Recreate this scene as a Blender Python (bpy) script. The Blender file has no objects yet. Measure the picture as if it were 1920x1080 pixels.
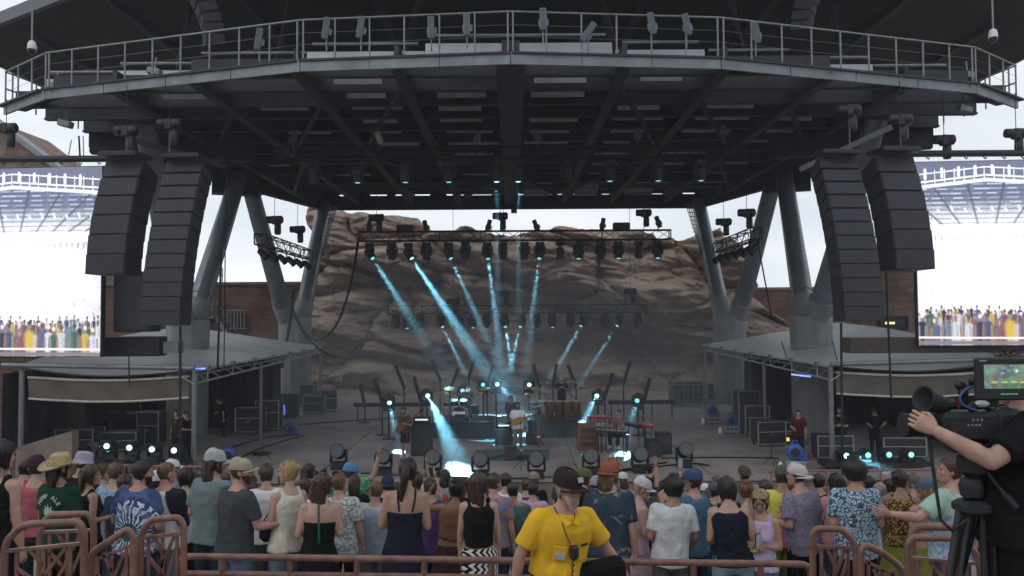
import bpy, bmesh, math, random
import numpy as np
from mathutils import Vector, Matrix, Euler, noise
random.seed(7)
rad = math.radians
SC = bpy.context.scene
COL = SC.collection

# ------------------------------------------------------------------ camera
CAM_Z = 5.0; PITCH = rad(2.0); ROLL = rad(-0.35); FPX = 1500.0   # focal length in pixels of the 1920 wide photo
cd = bpy.data.cameras.new('camera'); cam = bpy.data.objects.new('camera', cd); COL.objects.link(cam)
cd.sensor_width = 36.0; cd.lens = 36.0 * FPX / 1920.0; cd.clip_start = 0.1; cd.clip_end = 6000
cam.location = (0, 0, CAM_Z)
CAM_M = Matrix.Rotation(math.pi / 2 + PITCH, 3, 'X') @ Matrix.Rotation(ROLL, 3, 'Z')
cam.rotation_euler = CAM_M.to_euler()
SC.camera = cam

# ------------------------------------------------------------------ sky, sun, exposure
SUN_EL, SUN_AZ = rad(38), rad(-140)       # sun behind the camera to the left, veiled by cloud
w = bpy.data.worlds.new('World'); SC.world = w; w.use_nodes = True
nt = w.node_tree; nt.nodes.clear()
N = nt.nodes.new; L = nt.links.new
wo = N('ShaderNodeOutputWorld'); bg = N('ShaderNodeBackground'); sky = N('ShaderNodeTexSky')
sky.sky_type = 'NISHITA'; sky.sun_disc = False; sky.sun_elevation = SUN_EL; sky.sun_rotation = math.pi / 2 - SUN_AZ + math.pi / 2
sky.dust_density = 4.0; sky.altitude = 1800
tc = N('ShaderNodeTexCoord'); mp = N('ShaderNodeMapping'); mp.inputs['Scale'].default_value = (1.4, 1.4, 5.0)
nz = N('ShaderNodeTexNoise'); nz.inputs['Scale'].default_value = 2.2; nz.inputs['Detail'].default_value = 7; nz.inputs['Roughness'].default_value = 0.55
L(tc.outputs['Generated'], mp.inputs['Vector']); L(mp.outputs['Vector'], nz.inputs['Vector'])
cr = N('ShaderNodeValToRGB'); cr.color_ramp.elements[0].position = 0.32; cr.color_ramp.elements[1].position = 0.68
cr.color_ramp.elements[0].color = (8.2, 8.9, 9.7, 1); cr.color_ramp.elements[1].color = (10.8, 11.1, 11.5, 1)
L(nz.outputs['Fac'], cr.inputs['Fac'])
mx = N('ShaderNodeMix'); mx.data_type = 'RGBA'; mx.inputs['Factor'].default_value = 0.88
L(sky.outputs['Color'], mx.inputs['A']); L(cr.outputs['Color'], mx.inputs['B'])
L(mx.outputs['Result'], bg.inputs['Color']); bg.inputs['Strength'].default_value = 0.112
L(bg.outputs['Background'], wo.inputs['Surface'])
sd = bpy.data.lights.new('sun', 'SUN'); sun = bpy.data.objects.new('sun', sd); COL.objects.link(sun)
sd.energy = 0.5; sd.angle = rad(25); sd.color = (1.0, 0.96, 0.9)
sun.rotation_euler = Vector((-math.cos(SUN_EL) * math.cos(SUN_AZ), -math.cos(SUN_EL) * math.sin(SUN_AZ), -math.sin(SUN_EL))).to_track_quat('-Z', 'Y').to_euler()
sun.location = (-20, -20, 40)
SC.view_settings.view_transform = 'Standard'; SC.view_settings.look = 'None'
SC.view_settings.exposure = -0.2; SC.view_settings.gamma = 1.0; SC.view_settings.use_curve_mapping = False
SC.cycles.use_denoising = True; SC.cycles.use_adaptive_sampling = True; SC.cycles.adaptive_threshold = 0.025; SC.cycles.adaptive_min_samples = 20
SC.cycles.max_bounces = 8; SC.cycles.diffuse_bounces = 3; SC.cycles.volume_bounces = 0; SC.cycles.glossy_bounces = 2
SC.cycles.transparent_max_bounces = 8; SC.cycles.sample_clamp_indirect = 6.0
SC.cycles.volume_step_rate = 2.0; SC.cycles.volume_max_steps = 128

# ------------------------------------------------------------------ pixel helpers (1920x1080 photo pixels -> places in the world)
def ray(px, py):
    return (CAM_M @ Vector(((px - 960) / FPX, -(py - 540) / FPX, -1.0)))
def atY(px, py, Y):
    d = ray(px, py); return Vector((0, 0, CAM_Z)) + d * (Y / d.y)
def atZ(px, py, Z):
    d = ray(px, py); return Vector((0, 0, CAM_Z)) + d * ((Z - CAM_Z) / d.z)

# ------------------------------------------------------------------ materials
MATS = {}
def mat(name, col, rough=0.7, metal=0.0, var=0.18, vs=6.0, bump=0.0, bs=60.0, emit=None, es=1.0, spec=0.4, dirt=None, stretch=(1, 1, 1)):
    if name in MATS: return MATS[name]
    m = bpy.data.materials.new(name); m.use_nodes = True; MATS[name] = m
    nt = m.node_tree; b = nt.nodes['Principled BSDF']; n = nt.nodes.new; l = nt.links.new
    c = (col[0], col[1], col[2], 1)
    b.inputs['Roughness'].default_value = rough; b.inputs['Metallic'].default_value = metal
    b.inputs['Specular IOR Level'].default_value = spec
    b.inputs['Base Color'].default_value = c
    if emit:
        b.inputs['Emission Color'].default_value = (*emit, 1); b.inputs['Emission Strength'].default_value = es
    if var > 0 or bump > 0:
        t = n('ShaderNodeTexCoord'); mpn = n('ShaderNodeMapping'); mpn.inputs['Scale'].default_value = stretch
        l(t.outputs['Object'], mpn.inputs['Vector'])
    if var > 0:
        z = n('ShaderNodeTexNoise'); z.inputs['Scale'].default_value = vs; z.inputs['Detail'].default_value = 6; z.inputs['Roughness'].default_value = 0.62
        l(mpn.outputs['Vector'], z.inputs['Vector'])
        r = n('ShaderNodeValToRGB'); r.color_ramp.elements[0].position = 0.3; r.color_ramp.elements[1].position = 0.72
        d = dirt or tuple(x * (1 - var * 1.3) for x in col)
        r.color_ramp.elements[0].color = (*d, 1); r.color_ramp.elements[1].color = (*[min(1, x * (1 + var)) for x in col], 1)
        l(z.outputs['Fac'], r.inputs['Fac']); l(r.outputs['Color'], b.inputs['Base Color'])
    if bump > 0:
        z2 = n('ShaderNodeTexNoise'); z2.inputs['Scale'].default_value = bs; z2.inputs['Detail'].default_value = 4
        l(mpn.outputs['Vector'], z2.inputs['Vector'])
        bp = n('ShaderNodeBump'); bp.inputs['Strength'].default_value = bump; bp.inputs['Distance'].default_value = 0.02
        l(z2.outputs['Fac'], bp.inputs['Height']); l(bp.outputs['Normal'], b.inputs['Normal'])
    return m

M_BLACK = mat('black_paint', (0.018, 0.019, 0.022), 0.55, bump=0.1)
M_BLACKM = mat('black_metal', (0.02, 0.021, 0.024), 0.4, 0.3)
M_GREYM = mat('grey_metal', (0.22, 0.24, 0.26), 0.45, 0.5)
M_ALU = mat('aluminium', (0.5, 0.52, 0.54), 0.4, 0.7)
M_WHITEP = mat('white_plastic', (0.7, 0.71, 0.72), 0.5)
M_STEEL = mat('roof_steel', (0.03, 0.033, 0.04), 0.55, 0.1, var=0.25, vs=2)
M_STEELL = mat('roof_panel', (0.22, 0.245, 0.27), 0.5, 0.2, var=0.25, vs=1.5)
M_CABLE = mat('cable_rubber', (0.012, 0.012, 0.013), 0.6, var=0)
M_SKINB = None

# ------------------------------------------------------------------ mesh builder
class MB:
    def __init__(s): s.v = []; s.f = []; s.sm = []; s.mi = []; s.M = Matrix(); s.cm = 0
    def _add(s, vs, fs, smooth=False):
        o = len(s.v); M = s.M
        s.v.extend([tuple(M @ Vector(p)) for p in vs])
        for q in fs: s.f.append(tuple(i + o for i in q)); s.sm.append(smooth); s.mi.append(s.cm)
        return s
    def box(s, c, sz, R=None, taper=1.0):
        x, y, z = sz[0] / 2, sz[1] / 2, sz[2] / 2
        p = [(-x, -y, -z), (x, -y, -z), (x, y, -z), (-x, y, -z), (-x * taper, -y * taper, z), (x * taper, -y * taper, z), (x * taper, y * taper, z), (-x * taper, y * taper, z)]
        R = R or Matrix.Identity(3); c = Vector(c)
        return s._add([c + R @ Vector(q) for q in p], [(3, 2, 1, 0), (4, 5, 6, 7), (0, 1, 5, 4), (1, 2, 6, 5), (2, 3, 7, 6), (3, 0, 4, 7)])
    def bbox(s, c, sz, R=None, b=0.02):          # box with chamfered vertical and horizontal edges
        x, y, z = sz[0] / 2, sz[1] / 2, sz[2] / 2; b = min(b, x * .9, y * .9, z * .9); pts = []
        R = R or Matrix.Identity(3); c = Vector(c); rings = []
        for (zz, ins) in ((-z, b), (-z + b, 0), (z - b, 0), (z, b)):
            X, Y = x - ins, y - ins; k = b
            rings.append([(-X + k, -Y, zz), (X - k, -Y, zz), (X, -Y + k, zz), (X, Y - k, zz), (X - k, Y, zz), (-X + k, Y, zz), (-X, Y - k, zz), (-X, -Y + k, zz)])
        vs = [c + R @ Vector(q) for r in rings for q in r]; fs = [tuple(range(7, -1, -1)), tuple(range(24, 32))]
        for k in range(3):
            for i in range(8): fs.append((k * 8 + i, k * 8 + (i + 1) % 8, k * 8 + 8 + (i + 1) % 8, k * 8 + 8 + i))
        return s._add(vs, fs)
    def bar(s, a, b, wd, h, up=(0, 0, 1)):        # rectangular bar from a to b
        a, b = Vector(a), Vector(b); d = (b - a); ln = d.length
        if ln < 1e-6: return s
        y = d / ln; u = Vector(up)
        if abs(y.dot(u)) > 0.98: u = Vector((1, 0, 0))
        x = y.cross(u).normalized(); z = x.cross(y)
        R = Matrix((x, y, z)).transposed()
        return s.box((a + b) / 2, (wd, ln, h), R)
    def tube(s, a, b, r0, r1=None, n=8, caps=True, smooth=True):
        a, b = Vector(a), Vector(b); r1 = r0 if r1 is None else r1; d = b - a
        if d.length < 1e-6: return s
        y = d.normalized(); u = Vector((0, 0, 1)) if abs(y.z) < 0.95 else Vector((1, 0, 0))
        x = y.cross(u).normalized(); z = x.cross(y); vs = []
        for (c, r) in ((a, r0), (b, r1)):
            for i in range(n):
                t = 2 * math.pi * i / n; vs.append(c + (x * math.cos(t) + z * math.sin(t)) * r)
        s._add(vs, [(i, i + n, (i + 1) % n + n, (i + 1) % n) for i in range(n)], smooth)
        if caps: s._add(vs, [tuple(range(n)), tuple(range(2 * n - 1, n - 1, -1))])
        return s
    def path(s, pts, r, n=6, rs=None):
        P = [Vector(p) for p in pts]; vs = []; px = None
        for k, p in enumerate(P):
            d = (P[min(k + 1, len(P) - 1)] - P[max(k - 1, 0)]).normalized()
            if px is None:
                u = Vector((0, 0, 1)) if abs(d.z) < 0.9 else Vector((1, 0, 0)); px = d.cross(u).normalized()
            else: px = (px - d * px.dot(d)).normalized()
            z = px.cross(d); rr = rs[k] if rs else r
            for i in range(n):
                t = 2 * math.pi * i / n; vs.append(p + (px * math.cos(t) + z * math.sin(t)) * rr)
        fs = []
        for k in range(len(P) - 1):
            for i in range(n): fs.append((k * n + i, k * n + (i + 1) % n, k * n + n + (i + 1) % n, k * n + n + i))
        s._add(vs, fs, True); m = (len(P) - 1) * n
        return s._add(vs, [tuple(range(n - 1, -1, -1)), tuple(range(m, m + n))])
    def lathe(s, prof, n=16, c=(0, 0, 0), R=None, smooth=True):
        R = R or Matrix.Identity(3); c = Vector(c); vs = []
        for (r, z) in prof:
            for i in range(n):
                t = 2 * math.pi * i / n; vs.append(c + R @ Vector((r * math.cos(t), r * math.sin(t), z)))
        fs = [(k * n + i, k * n + (i + 1) % n, k * n + n + (i + 1) % n, k * n + n + i) for k in range(len(prof) - 1) for i in range(n)]
        s._add(vs, fs, smooth); m = (len(prof) - 1) * n
        if prof[0][0] > 1e-5: s._add(vs, [tuple(range(n - 1, -1, -1))])
        if prof[-1][0] > 1e-5: s._add(vs, [tuple(range(m, m + n))])
        return s
    def prism(s, poly, z0, z1):
        n = len(poly); vs = [(x, y, z0) for x, y in poly] + [(x, y, z1) for x, y in poly]
        return s._add(vs, [tuple(range(n - 1, -1, -1)), tuple(range(n, 2 * n))] + [(i, (i + 1) % n, n + (i + 1) % n, n + i) for i in range(n)])
    def sheet(s, fn, nu, nv, smooth=True):
        vs = [fn(i / nu, j / nv) for j in range(nv + 1) for i in range(nu + 1)]
        return s._add(vs, [(j * (nu + 1) + i, j * (nu + 1) + i + 1, (j + 1) * (nu + 1) + i + 1, (j + 1) * (nu + 1) + i) for j in range(nv) for i in range(nu)], smooth)
    def mesh(s, name, mats):
        me = bpy.data.meshes.new(name); me.from_pydata(s.v, [], s.f)
        me.polygons.foreach_set('use_smooth', s.sm)
        for m in (mats if isinstance(mats, (list, tuple)) else [mats]): me.materials.append(m)
        if isinstance(mats, (list, tuple)): me.polygons.foreach_set('material_index', s.mi)
        return me
    def build(s, name, mats, parent=None, loc=None, local=False):
        """link as one mesh object; vertices are in world space unless local=True"""
        me = s.mesh(name, mats); o = bpy.data.objects.new(name, me); COL.objects.link(o)
        off = Vector((0, 0, 0))
        if parent:
            o.parent = parent; q = parent
            while q: off += q.location; q = q.parent
        if loc is not None: off = Vector(loc)
        if not local:
            me.transform(Matrix.Translation(-off))
            if loc is not None: o.location = loc
        elif loc is not None: o.location = loc
        return o

def tag(o, label=None, cat=None, group=None, kind=None):
    if label: o['label'] = label
    if cat: o['category'] = cat
    if group: o['group'] = group
    if kind: o['kind'] = kind
    return o
def thing(name, label, cat, loc=(0, 0, 0), rz=0.0, group=None):
    o = bpy.data.objects.new(name, None); COL.objects.link(o); o.empty_display_size = 0.2
    o.location = loc; o.rotation_euler = (0, 0, rz)
    return tag(o, label, cat, group)
def structure(o): o['kind'] = 'structure'; return o
KIDS = {}
def dup(root, loc=None, rot=None, label=None, group=None, scale=None):
    def cp(o, par):
        c = o.copy(); COL.objects.link(c); c.parent = par
        for ch in o.children: cp(ch, c)
        return c
    r = cp(root, None)
    if loc is not None: r.location = loc
    if rot is not None: r.rotation_euler = rot
    if scale is not None: r.scale = (scale,) * 3
    if label: r['label'] = label
    if group: r['group'] = group
    return r
ORD = ['first', 'second', 'third', 'fourth', 'fifth', 'sixth', 'seventh', 'eighth', 'ninth', 'tenth', 'eleventh', 'twelfth', 'thirteenth', 'fourteenth', 'fifteenth', 'sixteenth', 'seventeenth', 'eighteenth', 'nineteenth', 'twentieth']
def RZ(a): return Matrix.Rotation(a, 3, 'Z')
def RX(a): return Matrix.Rotation(a, 3, 'X')
def RY(a): return Matrix.Rotation(a, 3, 'Y')

# ================================================================== SETTING
def brick_mat(name, c1, c2, mortar, scale=1.0, bw=0.55, bh=0.16):
    m = bpy.data.materials.new(name); m.use_nodes = True; nt = m.node_tree; n = nt.nodes.new; l = nt.links.new
    b = nt.nodes['Principled BSDF']; b.inputs['Roughness'].default_value = 0.85; b.inputs['Specular IOR Level'].default_value = 0.2
    t = n('ShaderNodeTexCoord'); sx = n('ShaderNodeSeparateXYZ'); l(t.outputs['Object'], sx.inputs[0])
    ad = n('ShaderNodeMath'); ad.operation = 'ADD'; l(sx.outputs['X'], ad.inputs[0]); l(sx.outputs['Y'], ad.inputs[1])
    cb = n('ShaderNodeCombineXYZ'); l(ad.outputs[0], cb.inputs['X']); l(sx.outputs['Z'], cb.inputs['Y'])
    nz = n('ShaderNodeTexNoise'); nz.inputs['Scale'].default_value = 1.5; l(cb.outputs[0], nz.inputs['Vector'])
    mxv = n('ShaderNodeVectorMath'); mxv.operation = 'MULTIPLY_ADD'; l(nz.outputs['Color'], mxv.inputs[0]); mxv.inputs[1].default_value = (0.12, 0.12, 0); l(cb.outputs[0], mxv.inputs[2])
    br = n('ShaderNodeTexBrick'); l(mxv.outputs[0], br.inputs['Vector']); br.inputs['Scale'].default_value = scale
    br.inputs['Brick Width'].default_value = bw; br.inputs['Row Height'].default_value = bh; br.inputs['Mortar Size'].default_value = 0.018; br.inputs['Bias'].default_value = -0.1
    br.inputs['Color1'].default_value = (*c1, 1); br.inputs['Color2'].default_value = (*c2, 1); br.inputs['Mortar'].default_value = (*mortar, 1)
    z = n('ShaderNodeTexNoise'); z.inputs['Scale'].default_value = 0.9; z.inputs['Detail'].default_value = 8; l(t.outputs['Object'], z.inputs['Vector'])
    r = n('ShaderNodeMapRange'); r.inputs['From Min'].default_value = 0.3; r.inputs['From Max'].default_value = 0.7; r.inputs['To Min'].default_value = 0.6; r.inputs['To Max'].default_value = 1.25; l(z.outputs['Fac'], r.inputs['Value'])
    mu = n('ShaderNodeVectorMath'); mu.operation = 'SCALE'; l(br.outputs['Color'], mu.inputs[0]); l(r.outputs[0], mu.inputs['Scale']); l(mu.outputs[0], b.inputs['Base Color'])
    bp = n('ShaderNodeBump'); bp.inputs['Strength'].default_value = 0.6; bp.inputs['Distance'].default_value = 0.04; bp.invert = True; l(br.outputs['Fac'], bp.inputs['Height']); l(bp.outputs['Normal'], b.inputs['Normal'])
    return m
M_BRICK = brick_mat('red_sandstone_courses', (0.21, 0.11, 0.085), (0.14, 0.078, 0.064), (0.085, 0.058, 0.05))
M_BRICK2 = brick_mat('tan_stone_blocks', (0.26, 0.18, 0.13), (0.19, 0.13, 0.10), (0.12, 0.09, 0.075), bw=1.1, bh=0.38)

def rock_mat():
    m = bpy.data.materials.new('red_rock'); m.use_nodes = True; nt = m.node_tree; n = nt.nodes.new; l = nt.links.new
    b = nt.nodes['Principled BSDF']; b.inputs['Roughness'].default_value = 0.92; b.inputs['Specular IOR Level'].default_value = 0.12
    t = n('ShaderNodeTexCoord'); mp = n('ShaderNodeMapping'); mp.inputs['Scale'].default_value = (0.16, 0.16, 0.9); mp.inputs['Rotation'].default_value = (0, 0.13, 0)
    l(t.outputs['Object'], mp.inputs['Vector'])
    a = n('ShaderNodeTexNoise'); a.inputs['Scale'].default_value = 1.0; a.inputs['Detail'].default_value = 9; a.inputs['Roughness'].default_value = 0.62; a.inputs['Distortion'].default_value = 0.8; l(mp.outputs[0], a.inputs['Vector'])
    r = n('ShaderNodeValToRGB'); e = r.color_ramp.elements
    e[0].position = 0.30; e[0].color = (0.20, 0.155, 0.128, 1); e[1].position = 0.72; e[1].color = (0.48, 0.39, 0.325, 1)
    q = r.color_ramp.elements.new(0.45); q.color = (0.295, 0.228, 0.186, 1); q = r.color_ramp.elements.new(0.58); q.color = (0.375, 0.293, 0.24, 1)
    l(a.outputs['Fac'], r.inputs['Fac'])
    p = n('ShaderNodeTexNoise'); p.inputs['Scale'].default_value = 0.22; p.inputs['Detail'].default_value = 5; l(t.outputs['Object'], p.inputs['Vector'])
    pr = n('ShaderNodeMapRange'); pr.inputs['From Min'].default_value = 0.42; pr.inputs['From Max'].default_value = 0.68; pr.inputs['To Max'].default_value = 0.62; l(p.outputs['Fac'], pr.inputs['Value'])
    mx = n('ShaderNodeMix'); mx.data_type = 'RGBA'; mx.inputs['B'].default_value = (0.38, 0.235, 0.183, 1); l(pr.outputs[0], mx.inputs['Factor']); l(r.outputs['Color'], mx.inputs['A'])
    # dark lichen and water streaks running down
    mp2 = n('ShaderNodeMapping'); mp2.inputs['Scale'].default_value = (1.3, 1.3, 0.16); l(t.outputs['Object'], mp2.inputs['Vector'])
    s = n('ShaderNodeTexNoise'); s.inputs['Scale'].default_value = 1.0; s.inputs['Detail'].default_value = 6; l(mp2.outputs[0], s.inputs['Vector'])
    sr = n('ShaderNodeMapRange'); sr.inputs['From Min'].default_value = 0.54; sr.inputs['From Max'].default_value = 0.75; sr.inputs['To Max'].default_value = 0.55; l(s.outputs['Fac'], sr.inputs['Value'])
    m2 = n('ShaderNodeMix'); m2.data_type = 'RGBA'; m2.inputs['B'].default_value = (0.125, 0.105, 0.094, 1); l(sr.outputs[0], m2.inputs['Factor']); l(mx.outputs['Result'], m2.inputs['A'])
    l(m2.outputs['Result'], b.inputs['Base Color'])
    g = n('ShaderNodeTexNoise'); g.inputs['Scale'].default_value = 2.4; g.inputs['Detail'].default_value = 11; g.inputs['Roughness'].default_value = 0.7; 
    mp3 = n('ShaderNodeMapping'); mp3.inputs['Scale'].default_value = (0.5, 0.5, 1.6); l(t.outputs['Object'], mp3.inputs['Vector']); l(mp3.outputs[0], g.inputs['Vector'])
    bp = n('ShaderNodeBump'); bp.inputs['Strength'].default_value = 0.55; bp.inputs['Distance'].default_value = 0.25; l(g.outputs['Fac'], bp.inputs['Height'])
    mp4 = n('ShaderNodeMapping'); mp4.inputs['Scale'].default_value = (.22, .22, .6); mp4.inputs['Rotation'].default_value = (0, .18, 0); l(t.outputs['Object'], mp4.inputs['Vector'])
    wz = n('ShaderNodeVectorMath'); wz.operation = 'MULTIPLY_ADD'; wz.inputs[1].default_value = (.55, .55, .55); l(a.outputs['Color'], wz.inputs[0]); l(mp4.outputs[0], wz.inputs[2])
    vc = n('ShaderNodeTexVoronoi'); vc.feature = 'DISTANCE_TO_EDGE'; vc.inputs['Scale'].default_value = 1.6; l(wz.outputs[0], vc.inputs['Vector'])
    vr = n('ShaderNodeMapRange'); vr.inputs['From Max'].default_value = .035; l(vc.outputs['Distance'], vr.inputs['Value'])
    b2 = n('ShaderNodeBump'); b2.inputs['Strength'].default_value = 0.6; b2.inputs['Distance'].default_value = 0.30; l(vr.outputs[0], b2.inputs['Height']); l(bp.outputs['Normal'], b2.inputs['Normal']); l(b2.outputs['Normal'], b.inputs['Normal'])
    return m
M_ROCK = rock_mat()
M_CONC = mat('pier_concrete', (0.27, 0.28, 0.28), 0.8, var=0.2, vs=1.2, bump=0.2, bs=25)
M_FLOOR = mat('stage_concrete', (0.30, 0.255, 0.245), 0.55, var=0.28, vs=0.6, bump=0.15, bs=30)
M_GROUND = mat('dry_ground', (0.16, 0.12, 0.09), 0.95, var=0.3, vs=0.3)
M_STEP = mat('terrace_stone', (0.22, 0.17, 0.145), 0.85, var=0.25, vs=1.5, bump=0.3)
M_PLANK = mat('bench_wood', (0.30, 0.27, 0.24), 0.75, var=0.3, vs=3, stretch=(0.3, 6, 6), bump=0.15)
M_MEMB = mat('membrane_roof', (0.38, 0.41, 0.43), 0.55, var=0.14, vs=0.8)
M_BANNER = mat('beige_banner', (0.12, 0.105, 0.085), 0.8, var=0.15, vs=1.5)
M_DARKWALL = mat('dark_wing_interior', (0.014, 0.014, 0.018), 0.9, var=0.2, vs=3)
M_COLUMN = mat('column_paint', (0.22, 0.25, 0.28), 0.28, 0.35, var=0.15, vs=1.2)

# ground to the horizon
structure(MB().sheet(lambda u, v: (-2500 + 5000 * u, -2500 + 5000 * v, -3.2), 4, 4).build('ground', M_GROUND))

# seating terraces stepping down from the camera to the stage
def zf(Y): return 2.0 - 0.21 * (Y - 7)
ROW = 0.9; TY0, NROW = -3.2, 29
def rowY(k): return TY0 + ROW * k
def floor_at(Y):
    k = int(math.floor((Y - TY0) / ROW)); return zf(rowY(k) + ROW / 2)
m = MB(); vs = []; fs = []
for k in range(NROW):
    z = zf(rowY(k) + ROW / 2); a, b = rowY(k), rowY(k + 1)
    vs += [(-34, a, z), (34, a, z), (34, b, z), (-34, b, z), (34, b, z - 0.21 * ROW), (-34, b, z - 0.21 * ROW)]
    o = k * 6; fs += [(o, o + 1, o + 2, o + 3), (o + 3, o + 2, o + 4, o + 5)]
structure(m._add(vs, fs).build('seating_terrace', M_STEP))
PITZ = zf(rowY(NROW - 1) + ROW / 2) - 0.21 * ROW
structure(MB().sheet(lambda u, v: (-34 + 68 * u, rowY(NROW) + 3 * v, PITZ), 1, 1).build('pit_floor', M_STEP))

# stage floor: an under-slab, and concrete slabs divided by recessed joints
sf = structure(MB().box((0, 48.25, -0.90), (46, 46.3, 1.70)).build('stage_floor', M_FLOOR))
ys = [25.1, 28.4, 32.6, 36.8, 41.0, 45.2, 49.4, 53.6]; xs = [-22, -16, -10.5, -6.2, -2.1, 2.1, 6.2, 10.5, 16, 22]
for j in range(len(ys) - 1):
    for i in range(len(xs) - 1):
        g = 0.025; x0, x1, y0, y1 = xs[i] + g, xs[i + 1] - g, ys[j] + g, ys[j + 1] - g
        dz = random.uniform(-0.006, 0.0)
        MB().box(((x0 + x1) / 2, (y0 + y1) / 2, -0.04 + dz), (x1 - x0, y1 - y0, 0.08)).build('slab', M_FLOOR, sf)
sw = thing('stage_front_wall', 'low brown concrete wall along the front edge of the stage', 'wall', (0, 24.9, PITZ))
MB().box((0, 24.95, (PITZ - 0.1) / 2 - .04), (44, 0.28, abs(PITZ) - 0.1)).build('wall_face', M_STEP, sw)
MB().box((0, 24.92, -0.045), (44, 0.36, 0.11)).build('coping', M_FLOOR, sw)

# ------------------------------------------------------------------ rock behind the stage
RX_ = [-18, -16.4, -13, -10.6, -9.9, -9.5, -9.2, -8.1, -7.0, -6.3, -5.75, -5.0, -3.6, -2.9, -1.4, 1.4, 2.5, 3.6, 4.7, 8.6, 10.1, 10.9, 12.2, 13.7, 15, 15.6, 16.9, 18.5, 20]
RZ_ = [13.4, 13.3, 12.4, 12.2, 11.9, 11.75, 12.05, 12.15, 11.8, 11.2, 10.9, 10.75, 11.05, 10.75, 10.65, 10.85, 11.0, 11.15, 10.85, 10.8, 10.75, 10.3, 10.2, 10.5, 11.0, 11.1, 10.1, 9.3, 8.4]
def lerp_tab(x, X, Z): return float(np.interp(x, X, Z))
XL = ([0, 4, 7.5, 9.5, 11.0, 11.6, 12.4, 13.5], [-20, -16, -14.3, -13.9, -13.7, -14.4, -15.4, -16.6])
XR = ([0, 3.0, 4.6, 5.6, 6.6, 7.0, 7.3, 8.2, 8.6, 9.1, 10.0, 11.2], [22, 20.6, 19.0, 17.6, 17.2, 17.7, 17.75, 17.3, 17.75, 17.6, 16.9, 15.6])
def fb(p, o=5): return noise.fractal(p, 0.9, 2.1, o)
NU, NV = 330, 190
def slabs(x, z, sx, sz, seed, warp):                         # rounded masses parted by creases
    w_ = noise.noise_vector(Vector((x * .18 + seed, z * .3, seed))) * warp
    d = noise.voronoi(Vector(((x + w_.x) * sx, (z + w_.y) * sz, seed)))[0]; e = d[1] - d[0]
    return min(1, e * 1.8) ** .42 - .78
vs = []
for j in range(NV + 1):
    v = j / NV
    for i in range(NU + 1):
        u = i / NU
        z0 = 14.0 * v
        xl, xr = lerp_tab(min(z0, 12.5), *XL) - 1.4, lerp_tab(min(z0, 11.2), *XR) + .6
        x = xl + (xr - xl) * u
        top = 5 + (lerp_tab(x, RX_, RZ_) - 5) * 1.085 + 0.30 * fb(Vector((x * 0.55, 3.1, 0)), 5)
        back = 0.0; z = z0
        if z0 > top: back = (z0 - top) * 2.2; z = top - 0.05 * (z0 - top) + 0.1 * fb(Vector((x, z0 * 2, 0)), 3)
        zz = z + 0.20 * x                                      # strata dip to the right
        n1, n2, n3 = fb(Vector((x * 0.085, zz * 0.25, 1.7)), 3), fb(Vector((x * 0.3 + 5, zz * 0.9, 3.3)), 5), fb(Vector((x * 1.1, zz * 3.0, 9.1)), 5)
        s1, s2, s3 = slabs(x, zz, .15, .33, 4.2, 3.0), slabs(x, zz, .36, .95, 8.7, 1.6), slabs(x, zz, .9, 2.6, 2.1, .8)
        y = 55.2 + 2.2 * n1 + 0.6 * n2 + 0.16 * n3 - 2.3 * s1 - .62 * s2 * (1 + n1) - .13 * s3
        cav = math.exp(-((x - 7.0) / 5.0) ** 2 - ((z - 3.3) / 1.3) ** 2); y += 4.6 * cav
        cav2 = math.exp(-((x + 5.0) / 4.5) ** 2 - ((z - 4.4) / 0.8) ** 2); y += 1.8 * cav2
        y -= 2.4 * math.exp(-((x - 8.0) / 6) ** 2 - ((z - 7.2 + 0.16 * (x - 6)) / 1.2) ** 2)   # jutting slab
        s = 1 / (1 + math.exp((z - (1.75 + 0.35 * fb(Vector((x * 0.25, 0, 5)), 3))) * 7)); y -= 2.8 * s
        s = 1 / (1 + math.exp((z - (0.8 + 0.25 * fb(Vector((x * 0.3, 9, 5)), 3))) * 9)); y -= 1.1 * s
        y -= 4.5 * math.exp(-((x - 17.5) / 2.6) ** 2 - ((z - 3.6) / 2.2) ** 2)
        e = min(u, 1 - u); y += max(0, 0.04 - e) * 160 * (0.4 + max(0, 0.04 - e) * 20)
        y += max(0, z - 8.5) ** 2 * 0.20 + back
        vs.append((x, y, z - 0.3))
fs = [(j * (NU + 1) + i, j * (NU + 1) + i + 1, (j + 1) * (NU + 1) + i + 1, (j + 1) * (NU + 1) + i) for j in range(NV) for i in range(NU)]
structure(MB()._add(vs, fs, True).build('rock_face', M_ROCK))

# ------------------------------------------------------------------ stone walls and buildings
def wall_thing(name, label, parts, loc, cat='wall'):
    t = thing(name, label, cat, loc)
    for (nm, c, sz, mt) in parts: MB().box(c, sz).build(nm, mt, t)
    return t
t = wall_thing('stone_wall', 'red sandstone wall with steel stairs behind the left roof column', [('wall_face', (-22.0, 48.6, 3.3), (19.4, 0.9, 7.4), M_BRICK), ('coping', (-22.0, 48.55, 7.06), (19.6, 1.1, 0.16), M_STEP)], (-22, 48.6, 0))
t = wall_thing('stone_wall', 'distant red stone wall right of the rock behind the right columns', [('wall_face', (27, 62.0, 3.4), (20, 0.9, 7.0), M_BRICK), ('coping', (27, 61.95, 6.98), (20.2, 1.1, 0.2), M_STEP)], (27, 62, 0))
t = wall_thing('stone_wall', 'dark red stone wall below the left video screen', [('wall_face', (-24.2, 31.0, 1.0), (15, 0.8, 5.4), M_BRICK), ('coping', (-24.2, 30.95, 3.76), (15.1, 1.0, 0.14), M_STEP)], (-24.2, 31, -1.7))
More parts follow.
